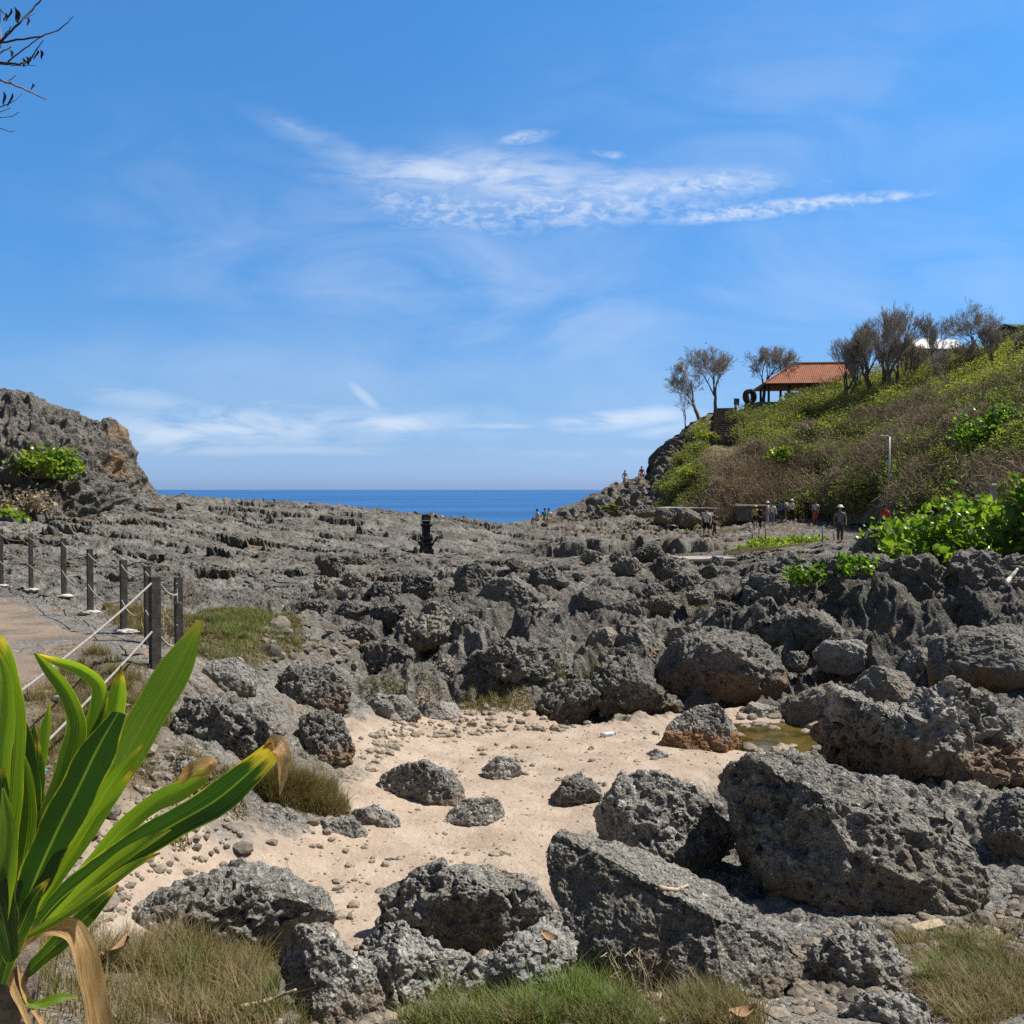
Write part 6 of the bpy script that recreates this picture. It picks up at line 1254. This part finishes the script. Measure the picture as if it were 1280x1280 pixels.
def strap(mid, dep, wid, fold=.25, roll=0.0, age_light=.4, m=None, name='leaf', wave=.04, tip=None, label=None, nu=44, nvv=11, seed=0):
    """mid: pixels of the midrib from base to tip; dep: distances; wid: full widths in pixels; roll turns the blade about its midrib"""
    mid = np.array(mid, float); k = len(mid); s = np.concatenate([[0], np.cumsum(np.linalg.norm(np.diff(mid, axis=0), axis=1))]); s /= s[-1]; t = np.linspace(0, 1, nu)
    def spline(a):
        a = np.asarray(a, float); m_ = np.gradient(a, s) if len(a) > 2 else np.full(len(a), (a[-1] - a[0])); i = np.clip(np.searchsorted(s, t, 'right') - 1, 0, k - 2); h = s[i + 1] - s[i]; x_ = (t - s[i]) / h
        return (2*x_**3-3*x_**2+1)*a[i] + (x_**3-2*x_**2+x_)*h*m_[i] + (-2*x_**3+3*x_**2)*a[i+1] + (x_**3-x_**2)*h*m_[i+1]
    px, py, d, w = spline(mid[:, 0]), spline(mid[:, 1]), spline(dep), np.maximum(.6, spline(wid) * .90 * (1 + .05 * np.sin(t * 23 + seed))); C = np.array([at(a, b, c) for a, b, c in zip(px, py, d)])
    T = np.gradient(C, axis=0); T /= np.linalg.norm(T, axis=1)[:, None]; V = C - np.array([0, 0, CAMZ]); V /= np.linalg.norm(V, axis=1)[:, None]
    s0 = np.cross(T, V); s0 /= np.linalg.norm(s0, axis=1)[:, None]; n0 = np.cross(s0, T); rl = np.interp(t, np.linspace(0, 1, np.size(roll)) if np.size(roll) > 1 else [0, 1], roll if np.size(roll) > 1 else [roll, roll])
    s1 = s0 * np.cos(rl)[:, None] + n0 * np.sin(rl)[:, None]; n1 = np.cross(s1, T)
    hw = w / F * d * .5 / np.maximum(.35, np.cos(rl)); v = np.linspace(-1, 1, nvv); wv = np.sin(t * 17 + seed * 2.1)[:, None] * np.abs(v)[None] ** 2 * np.sign(v)[None] * wave + np.sin(t * 11 + seed)[:, None] * np.abs(v)[None] ** 2 * wave * .7
    P = C[:, None] + s1[:, None] * (v[None, :, None] * hw[:, None, None]) - n1[:, None] * ((np.abs(v) ** 1.3 * fold)[None, :, None] * hw[:, None, None]) + n1[:, None] * (wv * .5)[..., None] * hw.max()
    me = new_mesh(name, P.reshape(-1, 3) - PO, grid_faces(nu, nvv), 4, True, dict(along=np.repeat(t, nvv), across=np.tile(v, nu), age_light=np.full(nu * nvv, age_light), tipw=np.full(nu * nvv, tip if tip is not None else (1.0, .93, .9, .97)[seed % 4])))
    o = link(name, me, m or M_STRAP, plant)
    if label: o['label'] = label
    return o
strap([(34,1150),(62,1108),(100,1045),(140,975),(182,900),(222,832),(251,776)], [2.0,2.0,2.02,2.05,2.08,2.1,2.12], [12,22,34,44,50,42,10], .22, [.25,.15,.1,.1], .85, seed=1)
strap([(22,1160),(40,1110),(66,1050),(98,985),(126,928),(148,890)], [1.95,1.93,1.9,1.88,1.86,1.85], [24,40,50,52,44,20], .30, [.1,.1,-.1,-.2,-.5], -.3, seed=2)  # very dark tone painted in for the shade on this blade
strap([(40,1165),(72,1128),(118,1092),(170,1058),(222,1028),(270,1000),(312,965),(346,934)], [1.95,1.93,1.91,1.89,1.87,1.86,1.85,1.84], [14,26,36,40,42,44,40,26], .28, [.2,.1,.0,.0], -.05, seed=3)
tipo = strap([(338,938),(346,930),(353,938),(354,962),(350,994)], [1.84,1.835,1.83,1.83,1.83], [22,26,22,15,2], .2, .2, .9, M_STRAPDRY, seed=4, nu=24, label='withered cream and brown leaf tip hanging straight down'); tipo.name = 'withered_tip'
strap([(45,1170),(95,1120),(145,1078),(185,1052),(214,1037)], [1.9,1.87,1.85,1.84,1.84], [8,14,17,14,2], .3, [.5,.4], .95, seed=5)  # sunlit strip of the long leaf's fold, painted as a separate lighter blade
strap([(28,1150),(48,1085),(70,1010),(88,950),(97,905),(84,866),(58,832),(44,816)], [2.02,2.02,2.02,2.03,2.04,2.05,2.06,2.07], [20,32,36,30,26,20,12,4], .35, [0,.1,.3,.6], .45, seed=6)
strap([(70,1080),(92,1000),(112,930),(124,888),(124,856),(104,838),(72,826),(43,817)], [2.06,2.07,2.08,2.09,2.1,2.1,2.1,2.1], [14,22,26,24,20,16,11,3], .35, [.2,.2,.4,.7], .7, seed=7)
strap([(88,1050),(120,975),(138,925),(146,885),(150,850),(152,832)], [2.1,2.1,2.1,2.1,2.1,2.1], [14,20,22,24,16,2], .3, [.3,.3], 1.0, seed=8)
strap([(60,1140),(110,1085),(155,1035),(195,1003),(232,985),(256,966),(265,950)], [2.08,2.08,2.07,2.07,2.07,2.07,2.07], [10,18,24,26,26,20,10], .3, [.1,.1], .65, seed=9)
o = strap([(226,978),(240,962),(256,954),(266,952),(258,966),(240,972)], [2.06,2.05,2.05,2.05,2.05,2.05], [10,16,15,12,8,3], .3, .6, .5, M_STRAPDRY, seed=10, nu=22, label='small curled brown leaf tip'); o.name = 'withered_tip'
strap([(20,1230),(50,1200),(90,1163),(122,1132),(148,1106)], [1.98,1.98,1.98,2.0,2.0], [8,20,26,20,3], .25, [.1,.1], .15, seed=11)
strap([(6,1120),(8,1050),(14,980),(18,915),(14,860),(2,815),(-14,782)], [1.9,1.9,1.9,1.9,1.9,1.9,1.9], [26,34,34,32,30,26,12], .3, [.3,.3,.5], .5, seed=12)
strap([(2,1060),(-2,1000),(2,940),(8,890),(6,850),(-4,810)], [1.84,1.84,1.84,1.84,1.84,1.84], [20,26,28,24,18,4], .3, [.1,.2], .9, seed=13)
strap([(14,1140),(26,1080),(34,1020),(32,960),(24,910),(18,872)], [1.98,1.98,2.0,2.0,2.0,2.0], [20,28,34,34,24,5], .3, [.0,.1], .1, seed=14)
strap([(18,1130),(30,1070),(36,1010),(30,960),(22,925)], [1.93,1.92,1.92,1.92,1.92], [12,20,22,16,2], .3, [.4,.2], .35, seed=15)
strap([(24,1120),(38,1060),(46,1000),(48,950),(46,918)], [2.0,2.02,2.04,2.05,2.05], [12,18,20,14,2], .3, [.2,.2], .2, seed=16)
strap([(10,1180),(0,1120),(-6,1060),(-4,1000),(0,960)], [1.86,1.85,1.84,1.83,1.83], [22,34,40,34,10], .3, [-.1,-.2], .25, seed=17)
strap([(14,1200),(6,1160),(-6,1110),(-20,1070)], [1.82,1.8,1.78,1.77], [16,34,40,24], .25, [-.2,-.2], .1, seed=18)
strap([(30,1160),(54,1115),(82,1070),(112,1030),(140,1000),(168,960)], [1.99,1.98,1.98,1.98,1.98,1.98], [10,18,22,22,16,4], .35, [.6,.5], .95, seed=19)
strap([(18,1185),(40,1165),(66,1156),(92,1158),(106,1182),(114,1220),(122,1262),(132,1320)], [1.93,1.91,1.89,1.88,1.87,1.87,1.87,1.87], [8,13,16,20,26,31,33,30], .18, [.1,.0,.0,-.1], .6, M_STRAPDRY, seed=20, wave=.06, label='dead tan leaf bent over and hanging down')
strap([(15,1200),(36,1176),(60,1165),(84,1170),(96,1196),(100,1230)], [1.96,1.95,1.94,1.94,1.94,1.94], [6,9,10,10,9,4], .3, [.3,.3], .55, M_STRAPDRY, seed=21, label='narrow dried leaf bent over beside the dead tan one')
strap([(20,1250),(48,1256),(74,1248),(96,1246)], [1.96,1.95,1.95,1.95], [6,11,12,3], .25, [.4,.4], 1.0, seed=22)
strap([(10,1200),(14,1230),(28,1262),(44,1300)], [1.92,1.9,1.9,1.9], [8,10,8,5], .3, [.3,.3], .5, M_STRAPDRY, seed=23); strap([(24,1205),(30,1240),(50,1275),(70,1310)], [1.97,1.96,1.96,1.96], [7,8,7,4], .3, [.5,.5], .7, M_STRAPDRY, seed=24)
strap([(22,1240),(6,1206),(-10,1190),(-30,1184)], [1.98,1.97,1.96,1.96], [8,20,24,14], .25, 0, .15, seed=25)
strap([(2,1230),(14,1190),(30,1150),(44,1120),(62,1098)], [1.86,1.85,1.84,1.84,1.84], [10,22,26,18,3], .3, [.1,.0], .1, seed=32)
strap([(30,1120),(56,1060),(84,1000),(108,950),(126,905),(134,872)], [2.03,2.04,2.05,2.06,2.07,2.07], [12,20,24,22,16,3], .35, [.2,.1], .3, seed=33)
strap([(6,1040),(20,985),(36,940),(44,905)], [2.06,2.06,2.06,2.06], [12,20,18,3], .3, [.2,.1], .15, seed=34)
strap([(30,1150),(70,1085),(112,1022),(150,965),(180,930)], [1.96,1.95,1.94,1.93,1.93], [9,16,19,16,3], .35, [.5,.4], .75, seed=35)
strap([(36,1170),(84,1142),(128,1110),(168,1082),(200,1066)], [1.86,1.84,1.83,1.82,1.82], [7,13,15,12,2], .35, [.4,.3], .55, seed=36)
strap([(16,1110),(28,1040),(44,975),(56,915),(62,880)], [2.1,2.11,2.12,2.13,2.13], [10,17,20,15,2], .3, [.2,.1], .8, seed=37)
strap([(4,1150),(10,1090),(10,1030),(4,985)], [1.8,1.79,1.79,1.79], [12,22,20,3], .3, [.2,.1], .7, seed=38)
mb = MB(); mb.tube([(0, 0, -.25), (.0, .0, .2), (-.01, 0, .50), (.0, 0, .68), (.02, 0, .78)], [.075, .06, .052, .046, .03], 14)
stem = mb.build('stem', simple('scarred_stem', (.19, .155, .12), .9, .4, 30, .15, .8), plant, True)

# ------------------------------------------------------------------ leafless tree reaching in over the near corner
tx = np.array([-3.05, 4.7]); tz = float(zfine(tx[0], tx[1])); tree = tag(empty('leafless_tree', (tx[0], tx[1], tz)), 'leafless thorny branches with hanging dry pods reaching in overhead from the corner', 'tree'); TO = np.array([tx[0], tx[1], tz])
tr = MB(); tr.tube([(0, 0, -.4), (-.05, .05, .9), (-.16, .05, 2.0), (-.12, .0, 3.0), (-.02, -.05, 3.9), (-.05, .0, 4.8)], [.15, .12, .105, .09, .07, .04], 10); M_TWIGD = simple('dark_twig', (.085, .065, .055), .85, .4, 20, .2, .3); M_TWIGP = simple('peeled_branch', (.34, .27, .22), .85, .4, 16, .2, .3)
tr.build('trunk', M_BARK, tree, True); hub = TO + np.array([-.08, 0, 3.4])
def tw(pts, r0, r1, m=M_TWIGD, d=4.6, start=None):
    P = [at(a, b, d + .06 * math.sin(i * 1.7 + a * .05)) for i, (a, b) in enumerate(pts)]
    if start is not None: P = [np.array(start)] + P
    t = np.linspace(0, 1, len(P)); tt = np.linspace(0, 1, len(P) * 4); P = np.stack([np.interp(tt, t, np.array(P)[:, q]) for q in range(3)], 1); P[1:-1] += rng.normal(size=(len(P) - 2, 3)) * .0016
    b_ = MB(); b_.tube(P - TO, np.linspace(r0 * (.6 if start is None else 1.0), r1 * .6, len(P)) if start is None else np.concatenate([np.linspace(r0, r0 * .55, 4), np.linspace(r0 * .5, r1 * .6, len(P) - 4)]), 6); b_.build('branch', m, tree, True)
tw([(-60, 80), (0, 52), (23, 30), (47, 5), (60, -12)], .016, .004, start=hub); tw([(-60, 62), (0, 53), (50, 46), (75, 37), (92, 21)], .013, .0025, start=hub); tw([(-50, 92), (0, 78), (22, 80), (37, 76), (46, 61), (54, 50)], .014, .003, start=hub + (0, 0, -.1))
tw([(10, 77), (34, 58), (56, 43)], .006, .003); tw([(-90, 80), (-30, 92), (0, 100), (30, 111), (59, 125)], .020, .004, M_TWIGP, start=hub + (0, 0, -.2)); tw([(-60, 150), (0, 134), (15, 128), (28, 117)], .007, .002, start=hub + (0, 0, -.4)); tw([(-60, 158), (0, 140), (13, 135)], .006, .002, start=hub + (0, 0, -.4)); tw([(0, 147), (14, 146), (25, 140)], .004, .002)
tw([(-50, 168), (0, 161), (12, 164), (19, 164)], .005, .002, start=hub + (0, 0, -.45)); tw([(-12, 70), (4, 64), (15, 59)], .008, .005, M_TWIGP); tw([(0, 54), (8, 42), (14, 33)], .006, .003); tw([(0, 80), (22, 82), (44, 82)], .005, .002); tw([(1, 60), (0, 30), (1, 10)], .005, .002, M_TWIGP); tw([(0, 12), (6, 18), (7, 26)], .005, .003); tw([(6, 104), (14, 99), (20, 94)], .004, .002); tw([(28, 24), (42, 18)], .003, .0015)
for px, py, ln, rot in [(18, 8, 20, .2), (14, 10, 16, -.3), (22, 12, 18, .1), (4, 114, 18, .1), (15, 116, 17, -.25), (32, 70, 12, .5), (37, 70, 10, -.2), (47, 62, 12, -.3), (50, 62, 12, .3), (34, 22, 10, .2), (7, 16, 10, -.1), (40, 104, 8, .1), (12, 62, 10, .5), (28, 72, 12, .3)]:
    a = at(px, py, 4.6); b_ = at(px + math.sin(rot) * ln, py + ln, 4.6); sp = Soup(); t = np.linspace(0, 1, 7)[:, None]; c = a * (1 - t) + b_ * t + np.array([.006, 0, 0]) * np.sin(t * 5); w = np.sin(np.clip(t * .95 + .03, 0, 1) * math.pi) * .0075; V = np.stack([c - np.array([1, 0, .2]) * w, c + np.array([0, .006, 0]), c + np.array([1, 0, .2]) * w], 1).reshape(-1, 3) - TO; link('pod', new_mesh('pod', V, grid_faces(7, 3), 4, True), M_TWIGD if ln > 11 else M_TWIGP, tree)

# ------------------------------------------------------------------ things lying about
bpy.context.view_layer.update()
def probe(px, py):
    dg = bpy.context.evaluated_depsgraph_get(); ok, loc, nrm, *_ = S.ray_cast(dg, Vector((0, 0, CAMZ)), Vector(ray(px, py)).normalized()); return np.array(loc) if ok else hit(px, py, zfine)
M_DRIFT = simple('bleached_wood', (.52, .42, .29), .9, .25, 30, .1, .4)
def stick(label, pxs, r, m=M_DRIFT, cat='stick', name='driftwood', lift=.012):
    P = np.array([probe(*p) for p in pxs]); P[:, 2] += lift; mb = MB(); t = np.linspace(0, 1, len(P)); tt = np.linspace(0, 1, 14); Q = np.stack([np.interp(tt, t, P[:, q]) for q in range(3)], 1); mb.tube(Q - P[0], np.linspace(r, r * .6, 14) * (1 + .2 * np.sin(tt * 19)), 7); tag(mb.build(name, m, None, True, P[0]), label, cat)
stick('pale bleached stick lying on the great dark slab', [(824, 1112), (845, 1115), (860, 1109)], .014); stick('thin straw-coloured twig on the pale grey boulder', [(843, 1018), (862, 1014)], .007)
stick('white forked dead branch at the top of the outcrop near the frame edge', [(1252, 736), (1262, 724), (1272, 712)], .05, simple('white_wood', (.66, .60, .52), .9, .15, 20))
stick('dry brown stalk standing behind the grass at the slab foot', [(300, 1262), (340, 1252), (370, 1240)], .010)
p = probe(1160, 1160); mb = MB(); mb.box((0, 0, .015), (.22, .09, .025)); o = mb.build('wooden_board', M_DRIFT, None, loc=p, bevel=.004); o.rotation_euler = (RAD(6), RAD(-8), RAD(8)); tag(o, 'short tan board in the shade under the biggest boulder', 'board')
p = probe(760, 920); root = tag(empty('plastic_bottle', p + np.array([0, 0, .025]), RAD(20)), 'small clear crushed plastic bottle on the far sand', 'bottle'); mb = MB(); mb.lathe([(.012, -.11), (.032, -.105), (.034, -.03), (.030, 0), (.034, .04), (.030, .07), (.013, .095)], (0, 0, 0), 12); o = mb.build('bottle_body', simple('clear_plastic', (.62, .68, .74), .25, .1, 5, .6), root, True); o.rotation_euler = (0, RAD(90), 0)
mb = MB(); mb.lathe([(.014, .096), (.014, .115), (.005, .116)], (0, 0, 0), 10); o = mb.build('cap', simple('blue_cap', (.05, .18, .5), .4, .1, 5), root, True); o.rotation_euler = (0, RAD(90), 0)
p = at(40, 918, 7.2); p[2] = float(zfine(p[0], p[1])) + .05; V = np.array([[-.10, 0, 0], [.02, -.04, .015], [.11, .02, .0], [.04, .09, .03], [-.06, .08, .01], [0, .03, .06]]); me = bpy.data.meshes.new('plastic_scrap'); me.from_pydata(V.tolist(), [], [(0, 1, 5), (1, 2, 5), (2, 3, 5), (3, 4, 5), (4, 0, 5)]); o = link('plastic_scrap', me, simple('turquoise_plastic', (.03, .36, .46), .4, .15, 9), None, p); tag(o, 'crumpled turquoise plastic scrap behind the strap leaves', 'litter')
p = hit(76, 880, zfine); mb = MB(); mb.lathe([(.01, -.09), (.035, -.085), (.035, .05), (.016, .08), (.016, .10)], (0, 0, 0), 12); o = mb.build('white_bottle', simple('white_plastic', (.75, .73, .70), .4, .1, 5), None, True, p + np.array([0, 0, .03])); o.rotation_euler = (RAD(80), 0, RAD(60)); tag(o, 'small white plastic bottle on the bank under the near rope', 'bottle')
M_DEAD = simple('dead_leaf', (.40, .24, .13), .8, .3, 12)
for px, py, s_, lab in [(575 + 350, 1272, .07, 'curled reddish dead leaf at the bottom edge by the slab'), (150, 1195, .10, 'dead leaf standing in the brown grass tuft'), (690, 1178, .06, 'dead orange leaf between the slanting pale rock and the cleft boulder')]:
    p = probe(px, py); t = np.linspace(-1, 1, 7); V = np.array([[a * s_, b_ * s_ * .4 * (1 - a * a * .8), abs(b_) * s_ * .25 + .02 + .03 * a * a] for a in t for b_ in (-1, 0, 1)]); o = link('dead_leaf', new_mesh('dead_leaf', V, grid_faces(7, 3), 4, True), M_DEAD, None, p); o.rotation_euler = (RAD(20), 0, px * .7); tag(o, lab, 'leaf')
# wiry dead grass stalks against the slab and near the fence corner
def wiry(label, px, py, n, h, sd, y=None):
    r_ = np.random.default_rng(sd); c = hit(px, py, zfine) if y is None else at(px, py, y); root = tag(empty('dead_stalks', c), label, 'plant'); mb = Soup(); A = r_.normal(size=(n, 3)) * np.array([.12, .08, .0]); B = A + np.stack([r_.normal(0, .22, n), r_.normal(0, .15, n), r_.uniform(.5, 1.1, n)], 1) * h; mb.add(*twigs(A, B, .010, np.clip(r_.normal(.55, .15, n), 0, 1), r_)); k = r_.integers(0, n, n * 2); t = r_.uniform(.4, .95, n * 2)[:, None]; A2 = A[k] * (1 - t) + B[k] * t; mb.add(*twigs(A2, A2 + r_.normal(size=(n * 2, 3)) * h * .22, .006, np.clip(r_.normal(.6, .15, n * 2), 0, 1), r_)); link('stalks', mb.mesh('stalks'), M_TWIG, root)
wiry('tangle of dead reddish stalks at the foot of the great slab', 800, 1250, 26, .26, 1); wiry('thin dead stalks behind the fence corner posts', 208, 805, 18, .95, 2); wiry('dry brown stalks on the shelf right of the fence corner', 236, 760, 22, .7, 3)
